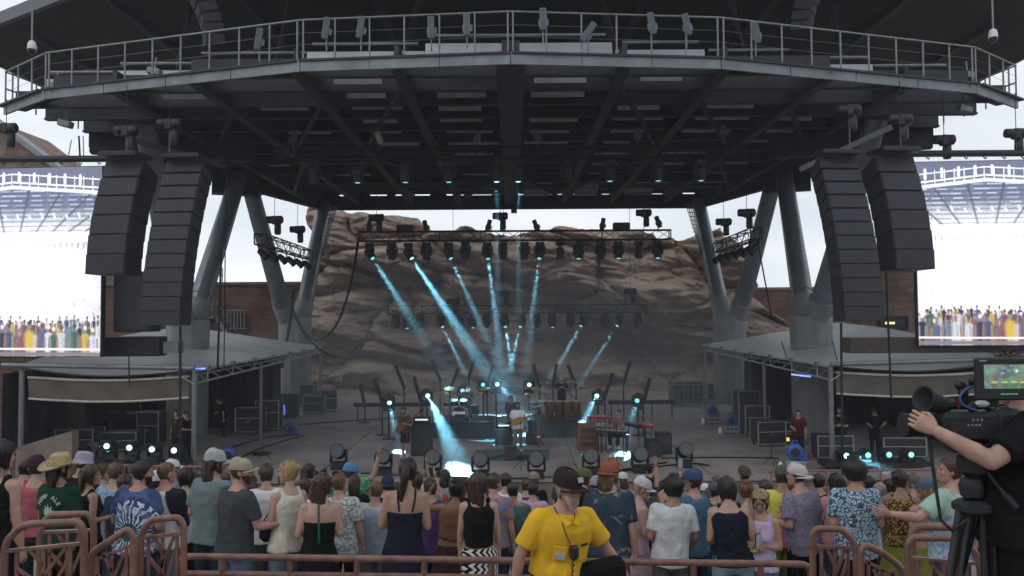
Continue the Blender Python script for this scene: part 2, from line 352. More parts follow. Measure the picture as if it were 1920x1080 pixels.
t = wall_thing('stone_building', 'tan stone block building behind the right speaker arrays', [('wall_face', (25.5, 43.0, 4.2), (14, 1.0, 8.6), M_BRICK2), ('coping', (25.5, 42.95, 8.6), (14.2, 1.2, 0.2), M_STEP)], (25.5, 43, 0), 'building')
wf = MB()
for (dx, dz, sx, sz) in ((0, .32, 1.5, .1), (0, -.32, 1.5, .1), (-.72, 0, .1, .54), (.72, 0, .1, .54)): wf.box((20.2 + dx, 42.42, 4.5 + dz), (sx, .16, sz))
fr = wf.build('window', M_BLACKM, t); MB().box((20.2, 42.46, 4.5), (1.34, .05, .54)).build('pane', mat('dark_glass', (.02, .02, .025), .15, var=0), fr)
MB().box((20.0, 42.40, 4.5), (.5, .05, .12)).build('lit_sign', mat('sign_glow', (.6, .5, .2), .5, var=0, emit=(1, .8, .35), es=1.2), fr)
# gabled building far left, behind the screen
t = thing('stone_building', 'brown stone building with sloping roof edge at far left', 'building', (-46, 60, 0))
m = MB(); m.M = Matrix.Translation((0, 60, 0)); pr = [(-60, 0), (-33.5, 0), (-33.5, 15.6), (-39.6, 20.2), (-60, 28)]
m._add([(x, 0, z) for x, z in pr] + [(x, 8, z) for x, z in pr], [(0, 1, 2, 3, 4), (9, 8, 7, 6, 5), (1, 6, 7, 2), (2, 7, 8, 3), (3, 8, 9, 4)]).build('wall_face', M_BRICK2, t)
m = MB(); m.bar((-33.2, 60, 15.7), (-39.6, 60, 20.5), 1.2, .35); m.bar((-39.6, 60, 20.5), (-60, 60, 28.3), 1.2, .35); m.build('roof_edge', M_STEELL, t)
# steel stair and landing on the left wall
t = thing('steel_stair', 'thin steel stair and landing against the left sandstone wall', 'stair', (-16.5, 47.5, 0))
m = MB(); a, b = Vector((-15.9, 47.6, 2.4)), Vector((-17.6, 47.6, 5.0))
for dy in (0, .8): m.bar(a + Vector((0, dy, 0)), b + Vector((0, dy, 0)), .06, .22)
m.build('stringer', M_GREYM, t)
for k in range(9):
    c = a.lerp(b, (k + .5) / 9); MB().box(c + Vector((0, .4, 0)), (.26, .74, .04)).build('tread', M_GREYM, t)
MB().box((-18.4, 47.7, 5.0), (1.6, .9, .07)).build('landing', M_GREYM, t)
m = MB()
for x in (-19.1, -18.4, -17.7): m.tube((x, 47.3, 5), (x, 47.3, 6.05), .025)
for z in (5.5, 6.05): m.tube((-19.15, 47.3, z), (-17.65, 47.3, z), .025)
for k in range(5): c = a.lerp(b, k / 4); m.tube(c, c + Vector((0, 0, 1)), .022)
m.tube(a + Vector((0, 0, 1)), b + Vector((0, 0, 1)), .025); m.build('handrail', M_GREYM, t)
t = thing('guard_railing', 'small steel guard railing on top of the left sandstone wall', 'railing', (-18.5, 48.2, 7.1))
m = MB()
for x in (-18.9, -18.2, -17.5): m.tube((x, 48.3, 7.1), (x, 48.3, 7.95), .03)
for z in (7.55, 7.95): m.tube((-18.95, 48.3, z), (-17.45, 48.3, z), .03)
m.build('railing', M_GREYM, t)
t = thing('fence_panel', 'pale slatted panel fixed beside the left steel stair', 'fence', (-16.9, 47.9, 4))
for k in range(6): MB().box((-17.05 + k * .2, 47.95, 4.9), (.06, .06, 1.1)).build('slat', M_STEELL, t)
for z in (4.35, 5.45): MB().box((-16.55, 47.9, z), (1.2, .05, .07)).build('rail', M_STEELL, t)

# ------------------------------------------------------------------ stage roof
SZ = 11.9
half = [(0, 21.7), (5.9, 22.25), (14.6, 24.9), (17.1, 26.8), (16.4, 30.7), (14.4, 39.5), (11.9, 49.5)]
roof = thing('stage_roof', 'dark steel canopy roof spanning the stage with faceted front', 'roof', (0, 35, SZ))
def sym(h): return [(-x, y) for x, y in h[::-1] if x > 0] + list(h)
deck = [p for p in sym(half)]
def clip_y(h, lo, hi):
    out = []
    pts = h
    for k in range(len(pts) - 1):
        (x0, y0), (x1, y1) = pts[k], pts[k + 1]
        for t_ in ([0] + sorted([(q - y0) / (y1 - y0) for q in (lo, hi) if y1 != y0 and 0 < (q - y0) / (y1 - y0) < 1])):
            y = y0 + (y1 - y0) * t_
            if lo - 1e-6 <= y <= hi + 1e-6: out.append((x0 + (x1 - x0) * t_, y))
    if lo - 1e-6 <= pts[-1][1] <= hi + 1e-6: out.append(pts[-1])
    return out
M_DECK = mat('roof_deck', (0.028, 0.031, 0.037), 0.7, var=0.3, vs=1.0)
half_d = [(0, 25.3), (5.9, 25.8), (13.9, 28.2), (16.4, 30.7), (14.4, 39.5), (11.9, 49.5)]
for (lo, hi) in ((25.3, 35.0), (35.02, 49.5)):
    h = clip_y(half_d, lo, hi)
    if h[0][0] > 0: h = h
    poly = [(-x, y) for x, y in h[::-1] if x > 1e-6] + h
    MB().prism(poly, SZ + 0.75, SZ + 0.95).build('roof_deck', M_DECK, roof)
def half_w(Y):                                             # half width of the roof at depth Y
    for k in range(len(half) - 1, 0, -1):
        (x0, y0), (x1, y1) = half[k - 1], half[k]
        if y0 <= Y <= y1: return x0 + (x1 - x0) * (Y - y0) / (y1 - y0)
    return 11.9
GX = [0, 3.2, -3.2, 6.1, -6.1, 9.4, -9.4, 12.2, -12.2]
for gx in GX:
    y0 = {0: 21.9, 3.2: 22.15, 6.1: 22.5, 9.4: 23.5, 12.2: 24.4}[abs(gx)]; y1 = {0: 49.3, 3.2: 49.3, 6.1: 49.3, 9.4: 49.3, 12.2: 47.8}[abs(gx)]
    wd = .8 if gx == 0 else .32
    m = MB(); m.box((gx, (y0 + y1) / 2, SZ + 0.06), (wd, y1 - y0, .1)); m.box((gx, (y0 + y1) / 2, SZ + .42), (.14 if gx else .5, y1 - y0, .62)); m.build('girder', M_STEEL, roof)
ycb = [23.4, 24.9, 26.6, 28.3, 30.2, 32.2, 34.4, 36.8, 39.4, 42.2]
for k, y in enumerate(ycb):
    hw = half_w(y) - .25; m = MB()
    m.box((0, y, SZ + 0.20), (2 * hw, .26, .07)); m.box((0, y, SZ + .48), (2 * hw, .1, .5)); m.build('cross_beam', M_STEEL, roof)
rr = random.Random(3); M_SOFF = mat('soffit_reflection', (.40, .43, .47), .5, .1, var=.25, vs=1.2)
for k, y in enumerate(ycb + [44.6, 46.6]):                            # soffit panels, reflected light put into their pale colour, and pipes between the girders
    g = sorted(GX); hw = half_w(y)
    for a_, b_ in zip(g[:-1], g[1:]):
        if max(abs(a_), abs(b_)) > hw - .5: continue
        inner = max(abs(a_), abs(b_)) < 7
        if rr.random() < (.85 if inner and k < 7 else .35):
            x0 = a_ + .5 + rr.random() * .3; x1 = b_ - .5 - rr.random() * .7
            R = RX(rad(-rr.choice((55, 66, 78))))
            MB().box(((x0 + x1) / 2, y + .75 + rr.random() * .3, SZ + .45), (x1 - x0, .42, .03), R).build('soffit_panel', M_SOFF, roof)
        if rr.random() < .7:
            MB().tube((a_ + .2, y + .4, SZ + .3), (b_ - .2, y + .4, SZ + .3), .035, n=6).build('conduit', M_GREYM if rr.random() < .6 else M_STEEL, roof)
for s_ in (-1, 1):                                           # diagonal braces under the deck
    for (a_, b_) in (((3.3, 24), (6.0, 33)), ((6.2, 26), (9.3, 34)), ((3.3, 45), (6, 34)), ((9.5, 27), (12.2, 33)), ((9.4, 36), (12, 44)), ((.4, 40), (3.1, 48))):
        MB().bar((s_ * a_[0], a_[1], SZ + .12), (s_ * b_[0], b_[1], SZ + .12), .14, .14).build('diagonal_brace', M_STEEL, roof)
    for (x, y) in ((2.4, 26.9), (5.1, 26.9)):                # small square vents with slanted bars
        v_ = MB().box((s_ * x, y, SZ + .42), (.62, .62, .04)).build('vent', M_STEELL, roof)
    # downstand edge beams along the sides, outer deep beam
    pts = [(16.4, 30.7), (14.4, 39.5), (11.9, 49.5)]
    for (x0, y0), (x1, y1) in zip(pts[:-1], pts[1:]):
        MB().bar((s_ * (x0 - .2), y0, SZ + .3), (s_ * (x1 - .2), y1, SZ + .3), .3, 1.15).build('edge_beam', M_STEEL, roof)
    MB().bar((s_ * 16.2, 30.6, SZ - .1), (s_ * 10.5, 32.5, SZ - .1), .5, .9).build('edge_beam', M_STEEL, roof)
    MB().bar((s_ * 14.6, 38.8, SZ - .2), (s_ * 12.6, 39.6, SZ - .2), .9, 1.3).build('edge_beam', M_STEEL, roof)
MB().bar((-11.9, 49.45, SZ + .15), (11.9, 49.45, SZ + .15), .3, .86).build('edge_beam', M_STEEL, roof)
MB().bar((-11.9, 49.45, SZ + .82), (11.9, 49.45, SZ + .82), .3, .24).build('edge_beam', M_STEEL, roof)
x = -11.9
while x < 11.8:                                              # spacers leave slits of daylight in the rear beam
    wd = rr.choice((.25, .5, .5, 1.0, 1.6)) if abs(x) < 9.2 else 1.2; MB().box((x + wd / 2, 49.46, SZ + .64), (wd, .26, .118)).build('spacer', M_STEEL, roof); x += wd + rr.uniform(.7, 1.5)
MB().box((.15, 47.6, SZ - .35), (.35, .5, .8)).build('beam_end', M_STEEL, roof)
# faceted fascia panels (jointed) along the catwalk
edge = [(-x, y) for x, y in half[3::-1]] + half[1:4]
for k in range(len(edge) - 1):
    a_, b_ = Vector((*edge[k], 0)), Vector((*edge[k + 1], 0)); ln = (b_ - a_).length; n_ = max(1, round(ln / 2.2))
    for q in range(n_):
        p, r_ = a_.lerp(b_, q / n_ + .0015), a_.lerp(b_, (q + 1) / n_ - .0015)
        MB().bar(p + Vector((0, 0, SZ + .16)), r_ + Vector((0, 0, SZ + .16)), .08, .34).build('fascia_panel', M_STEELL, roof)
    MB().bar(a_ + Vector((0, .35, SZ + .30)), b_ + Vector((0, .35, SZ + .30)), .9, .06).build('catwalk_floor', M_STEEL, roof)
# upper roof plate, chevron front, above the catwalk
UZ = 17.0
uh = [(0, 19.4), (17.8, 30.4), (24.2, 34.4), (24.2, 42.2), (20, 46), (0, 46)]
M_UNDER = mat('upper_roof_underside', (0.034, 0.027, 0.024), 0.75, var=0.3, vs=.6)
uhr = [uh[0], (17.8, 28.2), (24.2, 31.6)] + uh[3:]
poly = [(-x, y) for x, y in uh[-2:0:-1]] + uhr
up_ = MB().prism(poly, UZ, UZ + .35).build('upper_roof', M_UNDER, roof)
for k in range(3):
    for s_ in (-1, 1):
        a_, b_ = (uh if s_ < 0 else uhr)[k], (uh if s_ < 0 else uhr)[k + 1]
        MB().bar((s_ * a_[0], a_[1] - .05, UZ + .22), (s_ * b_[0], b_[1] - .05, UZ + .22), .22, .5).build('roof_rim', mat('roof_rim_paint', (.12, .135, .15), .5, .2), up_)
for x in (-20, -15, -10, -5, 5, 10, 15, 20):
    y0 = 19.6 + abs(x) * .62; MB().bar((x, y0 + .4, UZ - .12), (x, 45, UZ - .12), .3, .24).build('purlin', M_STEEL, up_)
for s_ in (-1, 1):                                           # struts from catwalk to upper roof
    for (x, y) in ((4.6, 27), (9.6, 28), (14, 29.5)):
        MB().tube((s_ * x, y + 3, SZ + .9), (s_ * (x - 1.6), y + 1, UZ), .13, n=8).build('strut', M_STEEL, roof)
# pale service beams seen behind the railing
M_SERV = mat('service_beam_white', (.44, .46, .49), .4, .0, var=.2, vs=1.0)
for (x0, x1, y) in ((-16.2, -13.6, 27.6), (-13.3, -10.1, 26.7), (-10.2, -6.4, 25.7), (-6.4, -2.7, 24.9), (-2.6, 3.1, 24.2), (3.3, 6.1, 24.9), (6.2, 9.2, 25.7), (9.3, 12.1, 26.5), (12.2, 15.2, 27.4)):
    b_ = MB().box(((x0 + x1) / 2, y, 13.14), (x1 - x0, .10, .40), RX(rad(-14))).build('service_beam', M_SERV, roof)
    MB().tube((x0 + .2, y - .1, 13.55), (x1 - .2, y - .1, 13.55), .05, n=6).build('pipe', M_STEELL, b_)
    MB().box(((x0 + x1) / 2, y + .5, 13.0), (x1 - x0, .9, .06)).build('tray', M_STEEL, b_)

# catwalk railing, one thing per facet
names = ['outer left', 'left long', 'left middle', 'right middle', 'right long', 'outer right']
for k in range(len(edge) - 1):
    a_, b_ = Vector((*edge[k], SZ + .34)), Vector((*edge[k + 1], SZ + .34)); ln = (b_ - a_).length; n_ = max(2, round(ln / 1.02))
    t = thing('catwalk_railing', 'grey pipe catwalk railing on the %s facet of the roof edge' % names[k], 'railing', (a_ + b_) / 2, group='catwalk railings on the roof edge')
    for q in range(n_ + 1):
        p = a_.lerp(b_, min(max(q / n_, .012), .988)); MB().tube(p, p + Vector((0, 0, 1.12)), .028, n=6).build('post', M_GREYM, t)
    MB().tube(a_ + Vector((0, 0, 1.12)), b_ + Vector((0, 0, 1.12)), .032, n=6).build('top_rail', M_GREYM, t)
    for z in (.42, .75): MB().tube(a_ + Vector((0, 0, z)), b_ + Vector((0, 0, z)), .007, n=4).build('wire', M_GREYM, t)
for s_, nm in ((-1, 'left'), (1, 'right')):
    a_, b_ = Vector((s_ * 17.1, 26.8, SZ + .34)), Vector((s_ * 16.5, 30.4, SZ + .34))
    t = thing('catwalk_railing', 'pipe railing along the %s side end of the roof catwalk' % nm, 'railing', (a_ + b_) / 2, group='catwalk railings on the roof edge')
    for q in range(4):
        p = a_.lerp(b_, (q + .3) / 3.4); MB().tube(p, p + Vector((0, 0, 1.12)), .028, n=6).build('post', M_GREYM, t)
    for z in (.55, 1.12): MB().tube(a_ + Vector((0, 0, z)), b_ + Vector((0, 0, z)), .028, n=6).build('rail', M_GREYM, t)

# ------------------------------------------------------------------ roof columns: concrete pier with two steel legs
def pier(px, py, z_top, rb, rt, legs, label):
    t = thing('roof_column', label, 'column', (px, py, 0), group='slanted roof columns')
    m = MB(); n = 12; m.lathe([(rb, -.05), (rb, 1.2), (rb, 2.9), (rb * .985, 2.93), (rb * .985, 2.99), (rb, 3.02), (rt, z_top)], 12, (px, py, 0), smooth=False); m.build('concrete_pier', M_CONC, t)
    for (tx, ty, tz, off) in legs:
        d = Vector((tx, ty, tz)) - Vector((px, py, z_top)); b0 = Vector((px, py, z_top)) + Vector((off[0], off[1], 0)) 
        m = MB(); s0 = b0 - d.normalized() * 2.2; c0 = b0 + d.normalized() * .9
        m.tube(s0, c0, rb * .5, .54, n=14); m.build('concrete_socket', M_CONC, t)
        lg = MB().tube(c0 - d.normalized() * .1, (tx, ty, tz), .47, .40, n=20).build('steel_leg', M_COLUMN, t)
        q = c0.lerp(Vector((tx, ty, tz)), .04); MB().tube(q, q + d.normalized() * .07, .50, n=20).build('collar', M_COLUMN, lg)
    return t
for s_, nm in ((-1, 'left'), (1, 'right')):
    pier(s_ * 12.35, 45.5, 5.0, .93, .95, [(s_ * 11.5, 49.0, SZ + .1, (-s_ * .25, .45)), (s_ * 13.2, 39.8, SZ + .1, (s_ * .35, -.5))], 'rear %s column, concrete pier splitting into two grey steel legs' % nm)
    fx = 14.0 if s_ < 0 else 12.9
    pier(s_ * fx, 34.6, 4.9, .86, .9, [(s_ * 13.35, 39.0, SZ + .1, (-s_ * .05, .45)), (s_ * 13.6, 29.5, SZ + .4, (s_ * .1, -.45))], 'front %s column, concrete pier with steel legs behind the speaker arrays' % nm)
    # perforated sleeve beside the rear leg top
    t = thing('perforated_fin', 'perforated pale metal fin at the top of the rear %s column' % nm, 'fin', (s_ * 11.0, 49.0, 9.4))
    m = MB()
    p0, p1 = Vector((s_ * 11.05, 48.6, 11.7)), Vector((s_ * 11.35, 47.6, 8.6))
    for k in range(12):
        for q in range(4):
            c = p0.lerp(p1, (k + .5) / 12) + Vector((-s_ * (.12 + .11 * q), -.3, 0)) * (1 - k / 15)
            m.box(c, (.05, .03, .2))
        c = p0.lerp(p1, k / 12); m.box(c + Vector((-s_ * .26 * (1 - k / 15), -.3, 0)), (.52 * (1 - k / 16), .03, .05))
    tag(m.build('fin', M_STEELL, t), kind='stuff')

# ------------------------------------------------------------------ wings left and right of the stage
def wing(s_, nm):
    A, B, C, D = Vector((s_ * 16.4, 26.4, 3.40)), Vector((s_ * 10.5, 26.4, 3.25)), Vector((s_ * 10.2, 43, 3.35)), Vector((s_ * 16.6, 41, 4.5))
    t = thing('wing_canopy', '%s stage wing canopy with pale membrane roof on steel posts' % nm, 'canopy', (s_ * 13.4, 34, 0))
    def fn(u, v):
        p = A.lerp(B, u).lerp(D.lerp(C, u), v); p = p.copy(); p.z += -.25 * math.sin(math.pi * u) * (1 - v) + .25 * math.sin(math.pi * v) * (1 - u) + .05; return p
    m = MB(); m.sheet(fn, 12, 14); m.sheet(lambda u, v: fn(1 - u, v) - Vector((0, 0, .04)), 12, 14); m.build('membrane', M_MEMB, t)
    MB().tube(A + Vector((s_ * .3, -.15, .1)), B + Vector((-s_ * .1, -.15, .1)), .08, n=10).build('front_pipe', M_GREYM, t)
    # curved edge truss running to the back
    P = [B.lerp(C, k / 14) for k in range(15)]
    lo = [p + Vector((0, 0, -.42 + .2 * (k / 14))) for k, p in enumerate(P)]
    MB().path(P, .05, 6).build('truss_chord', M_ALU, t); MB().path(lo, .04, 6).build('truss_chord', M_ALU, t); MB().path([p + Vector((s_ * .35, 0, -.2)) for p in P], .04, 6).build('truss_chord', M_ALU, t)
    for k in range(14): MB().tube(P[k], lo[k + 1], .022, n=5).build('truss_lacing', M_ALU, t); MB().tube(lo[k], P[k] if k % 2 else P[k] + Vector((s_ * .35, 0, -.2)), .022, n=5).build('truss_lacing', M_ALU, t)
    for k in range(1, 14, 2): MB().box(P[k] + Vector((0, 0, .06)), (.14, .2, .1)).build('clamp', M_GREYM, t)
    for (x, y, z) in ((10.5, 26.5, 3.2), (10.35, 33.0, 2.95), (10.2, 42.6, 3.2), (16.2, 26.5, 3.3)):
        m = MB(); m.tube((s_ * x, y, 0), (s_ * x, y, z), .085 if y < 30 else .07, n=10); m.box((s_ * x, y, .02), (.36, .36, .04)); m.build('post', M_GREYM, t)
    # beige valance under the front pipe
    y_ = 26.55
    def vf(u, v): x = 10.7 + 5.3 * u; return Vector((s_ * x, y_ + .04 * math.sin(u * 23 + v * 3), 3.02 - .12 * math.sin(math.pi * u) - .62 * v))
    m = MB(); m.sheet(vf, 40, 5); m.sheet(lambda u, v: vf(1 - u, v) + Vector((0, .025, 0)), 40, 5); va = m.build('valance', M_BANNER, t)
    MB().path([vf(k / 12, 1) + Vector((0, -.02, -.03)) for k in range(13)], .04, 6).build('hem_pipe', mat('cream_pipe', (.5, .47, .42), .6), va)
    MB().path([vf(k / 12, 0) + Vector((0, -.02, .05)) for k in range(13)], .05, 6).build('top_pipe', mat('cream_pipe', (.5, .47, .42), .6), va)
    # dark backings added for the shaded wing interior, at the back and the outer side
    bk = thing('dark_backing', 'black drape added for the shaded back of the %s wing' % nm, 'backing', (s_ * 13.4, 33, 0))
    m = MB(); m.sheet(lambda u, v: (s_ * (16.9 - 6.0 * u), 36.5 + .1 * math.sin(u * 60) + 4 * u * 0, 3.2 * v), 60, 2); m.build('backing', M_DARKWALL, bk)
    sdw = thing('dark_backing', 'black drape added for shade along the outer side of the %s wing' % nm, 'backing', (s_ * 16.9, 31, 0))
    m = MB(); m.sheet(lambda u, v: (s_ * 16.9 + .1 * math.sin(u * 60), 26.6 + 9.9 * u, 3.2 * v), 60, 2); m.build('backing', M_DARKWALL, sdw)
    rw = thing('rear_partition', 'dark partition behind the %s wing cases' % nm, 'partition', (s_ * 12.5, 42, 0))
    m = MB(); m.box((s_ * 14.2, 42.2, 1.5), (4.0, .12, 3.0)); m.build('panel', M_DARKWALL, rw)
    return t
wing(-1, 'left'); wing(1, 'right')
# dark support beams under the video screens
t = tag(MB().bbox((14.9, 26.9, 3.95), (7.4, .7, .52), b=.03).build('support_beam', mat('brown_beam', (.075, .06, .052), .7), loc=(14.9, 26.9, 3.7)), 'long dark brown beam under the right video screen', 'beam')
t = thing('support_beam', 'dark block beam under the left video screen beside the column', 'beam', (-12.8, 26.9, 3.6))
MB().bbox((-12.9, 27.2, 4.05), (2.1, .7, .66), b=.03).build('beam', M_BLACK, t)
MB().box((-11.55, 27.3, 4.0), (.5, .5, .4)).build('junction_box', M_GREYM, t)

# ================================================================== RIG: trusses, lamps, speakers, screens
M_LIT = mat('lamp_cyan_lit', (.5, .9, .9), .3, var=0, emit=(.18, .85, .88), es=1.3)
M_LIT2 = mat('lamp_white_lit', (.8, .95, .95), .3, var=0, emit=(.42, .98, 1.0), es=2.6)
M_LENS = mat('lamp_lens_dark', (.03, .035, .04), .12, var=0)
M_CAB = mat('speaker_cabinet', (.020, .022, .028), .6, var=.12, vs=4, bump=.1)
M_GRILLE = mat('speaker_grille', (.030, .033, .042), .65, var=.1, vs=5, bump=.25, bs=220)
M_PANEL = mat('lamp_housing_grey', (.17, .20, .225), .5, .2)
M_HOIST = mat('hoist_black', (.02, .02, .022), .45)

# ---- lamp prototypes (hidden templates are never linked: the first copy is the prototype itself)
def head_mesh():
    m = MB(); m.lathe([(.10, .25), (.15, .235), (.185, .17), (.19, .02), (.175, -.03), (.185, -.06), (.18, -.22), (.165, -.27), (.165, -.275)], 14)
    for k in range(5): m.box((0, .0, .05 + k * .035), (.40, .16, .012))
    return m
def moving_head(name, label, loc, aim, lit, group, standing=False, sc=1.0, cat='stage light'):
    """base with clamp, pivoting yoke, head and lens; loc is the clamp (hanging) or the foot (standing)"""
    t = thing(name, label, cat, loc, group=group); t.scale = (sc,) * 3
    s = 1 if standing else -1
    if 'mhb' not in KIDS:
        m = MB(); m.bbox((0, 0, -.09), (.40, .30, .17), b=.03); m.box((-.12, 0, .02), (.05, .1, .1)); m.box((.12, 0, .02), (.05, .1, .1)); KIDS['mhb'] = m.mesh('base', M_BLACK)
        m = MB(); m.bbox((0, 0, .09), (.42, .36, .18), b=.03)
        for x in (-.17, .17):
            for y in (-.14, .14): m.box((x, y, .01), (.06, .06, .03))
        KIDS['mhb2'] = m.mesh('base', M_BLACK)
        m = MB(); m.box((0, 0, -.20), (.46, .14, .05))
        for x in (-.225, .225): m.bbox((x, 0, -.38), (.06, .16, .40), b=.02)
        KIDS['mhy'] = m.mesh('yoke', M_BLACK)
        KIDS['mhh'] = head_mesh().mesh('head', M_BLACK)
        m = MB(); m.lathe([(.0, -.300), (.05, -.297), (.092, -.286), (.095, -.27)], 14); KIDS['mhl'] = m.mesh('lens', M_LENS); KIDS['mhl1'] = m.mesh('lens', M_LIT); KIDS['mhl2'] = m.mesh('lens', M_LIT2)
    b = bpy.data.objects.new('base', KIDS['mhb2' if standing else 'mhb']); y = bpy.data.objects.new('yoke', KIDS['mhy']); h = bpy.data.objects.new('head', KIDS['mhh']); l = bpy.data.objects.new('lens', KIDS['mhl' + ('' if not lit else str(lit))])
    for o in (b, y, h, l): COL.objects.link(o)
    b.parent = t; y.parent = t; h.parent = t; l.parent = h
    d = Vector(aim); d.normalize(); pan = math.atan2(d.x, -d.y) if d.xy.length > .02 else 0
    y.rotation_euler = (math.pi if standing else 0, 0, pan if not standing else -pan)
    h.location = (0, 0, s * .48)
    h.rotation_euler = d.to_track_quat('-Z', 'Y').to_euler()
    return t
def lens_pos(t): return t.location + (Vector((0, 0, .48)) if 'standing' in t.keys() else Vector((0, 0, -.48))) * t.scale[0]

def truss(name, label, a, b, w=.42, h=.42, cat='truss', mt=M_BLACKM):
    a, b = Vector(a), Vector(b); mid = (a + b) / 2; t = thing(name, label, cat, mid)
    d = (b - a).normalized(); sx = d.cross(Vector((0, 0, 1))).normalized(); ln = (b - a).length
    offs = [sx * (i * w / 2) + Vector((0, 0, j * h / 2)) for i in (-1, 1) for j in (-1, 1)]
    for o in offs: MB().tube(a + o, b + o, .028, n=6).build('chord', mt, t)
    n = max(4, int(ln / .6)); m = MB()
    for k in range(n):
        p, q = a.lerp(b, k / n), a.lerp(b, (k + 1) / n)
        for (i, j) in ((0, 1), (1, 3), (3, 2), (2, 0)):
            if k % 2: i, j = j, i
            m.tube(p + offs[i], q + offs[j], .013, n=4, caps=False)
        if k % 3 == 0:
            for (i, j) in ((0, 1), (2, 3), (0, 2), (1, 3)): m.tube(p + offs[i], p + offs[j], .016, n=4, caps=False)
    tag(m.build('lacing', mt, t), kind='stuff')
    for p in (a, b): 
        m = MB()
        for (i, j) in ((0, 1), (2, 3), (0, 2), (1, 3)): m.tube(p + offs[i], p + offs[j], .03, n=6)
        m.build('end_frame', mt, t)
    return t
def hoist(label, loc, top, body=(.3, .55), drop=.9, horiz=True):
    """chain motor: body, chain to the thing below, cable up to the roof"""
    loc = Vector(loc); t = thing('chain_hoist', label, 'hoist', loc, group='black chain hoists')
    m = MB()
    if horiz: m.lathe([(.06, -.36), (.15, -.34), (.16, -.1), (.13, -.08), (.13, .08), (.17, .1), (.17, .3), (.1, .35)], 12, loc, RY(math.pi / 2)); m.bbox(loc + Vector((0, 0, -.02)), (.22, .3, .34), b=.03)
    else: m.bbox(loc, (.26, .26, .62), b=.05)
    m.build('motor_body', M_HOIST, t)
    m = MB(); k = 0; z = loc.z - .1
    while z > loc.z - drop:
        m.tube((loc.x - (.02 if k % 2 else 0), loc.y - (0 if k % 2 else .02), z), (loc.x + (.02 if k % 2 else 0), loc.y + (0 if k % 2 else .02), z - .1), .016, n=5); z -= .09; k += 1
    tag(m.build('chain', M_GREYM, t), kind='stuff')
    MB().tube(loc + Vector((0, 0, .15)), (loc.x, loc.y, top), .012, n=5).build('steel_cable', M_BLACKM, t)
    bag = MB(); bag.lathe([(.11, -.62), (.14, -.55), (.13, -.12), (.10, -.1)], 10, loc + Vector((.12, .05, 0))); bag.build('chain_bag', M_HOIST, t)
    return t

# ---- line arrays
def line_array(label, X, Yt, zt, n, w, bh, dp, fwd, yaw, lean):
    t = thing('line_array', label, 'speaker', (X, Yt, zt), group='hanging loudspeaker arrays')
    R0 = RZ(yaw); z = 0.0
    def pos(s): return -fwd * (2 * s - s * s), -s * n * bh
    MB().bbox(Vector((X, Yt, zt + .09)), (w * .98, dp, .14), R0, b=.02).build('rigging_frame', M_HOIST, t)
    for k in range(n):
        (y0, z0), (y1, z1) = pos(k / n), pos((k + 1) / n)
        ang = math.atan2(-(y1 - y0), -(z1 - z0)) if True else 0
        c = Vector((X, Yt, zt)) + R0 @ Vector((lean * k / n, (y0 + y1) / 2, (z0 + z1) / 2)); R = R0 @ RX(-ang)
        g = .006; H = bh - g; x, y = w / 2, dp
        m = MB(); hb = H * .47
        vs = [(-x, 0, -H / 2), (x, 0, -H / 2), (x * .9, y, -hb), (-x * .9, y, -hb), (-x, 0, H / 2), (x, 0, H / 2), (x * .9, y, hb), (-x * .9, y, hb)]
        m.M = Matrix.Translation(c) @ R.to_4x4(); m._add(vs, [(0, 1, 2, 3), (7, 6, 5, 4), (1, 5, 6, 2), (2, 6, 7, 3), (4, 0, 3, 7), (0, 4, 5, 1)])
        cb = m.build('cabinet', M_CAB, t)
        m = MB(); m.M = Matrix.Translation(c) @ R.to_4x4(); m.box((0, -.012, 0), (w - .06, .022, H - .03)); m.build('grille', M_GRILLE, cb)
        for sx in (-1, 1): m = MB(); m.M = Matrix.Translation(c) @ R.to_4x4(); m.box((sx * x, .06, 0), (.035, .05, H * .7)); m.build('rigging_bar', M_HOIST, cb)
    return t
line_array('inner left line array of twelve dark cabinets', -9.62, 23.5, 9.65, 12, 1.17, .405, .75, 1.15, rad(-4), -.15)
line_array('inner right line array of twelve dark cabinets', 9.62, 23.5, 9.65, 12, 1.17, .405, .75, 1.15, rad(4), .15)
line_array('outer left line array of six deep cabinets overlapping the screen', -11.45, 23.6, 9.72, 6, 1.2, .575, .95, .75, rad(-6), -.15)
line_array('outer right line array of six deep cabinets overlapping the screen', 11.35, 23.6, 9.72, 6, 1.2, .575, .95, .75, rad(6), .15)
for (x, nm) in ((-9.8, 'left'), (9.7, 'right')):
    # small delay array above the catwalk, seen end on
    p = atY(358 if x < 0 else 1545, -6 if x < 0 else -30, 25.2)
    line_array('small curved speaker array hanging above the %s catwalk' % nm, p.x, p.y, p.z, 5, .85, .30, .55, -.45, rad(-62 if x < 0 else 62), 0)
for (px, py, Y, nm) in ((237, 245, 23.8, 'outer left array'), (318, 232, 23.7, 'inner left array'), (1592, 206, 23.7, 'inner right array'), (1688, 224, 23.8, 'outer right array')):
    p = atY(px, py, Y); hoist('chain hoist holding the %s' % nm, p, 12.0, drop=p.z - 9.85)
t = thing('rigging_strut', 'slanted grey steel strut behind the right speaker arrays', 'strut', (11, 26, 10))
MB().bar(atY(1500, 318, 27), atY(1672, 238, 25), .1, .16).build('strut', M_GREYM, t)
t = thing('rigging_strut', 'slanted grey steel strut behind the left speaker arrays', 'strut', (-11, 26, 10))
MB().bar(atY(250, 262, 25), atY(420, 312, 27), .1, .16).build('strut', M_STEEL, t)

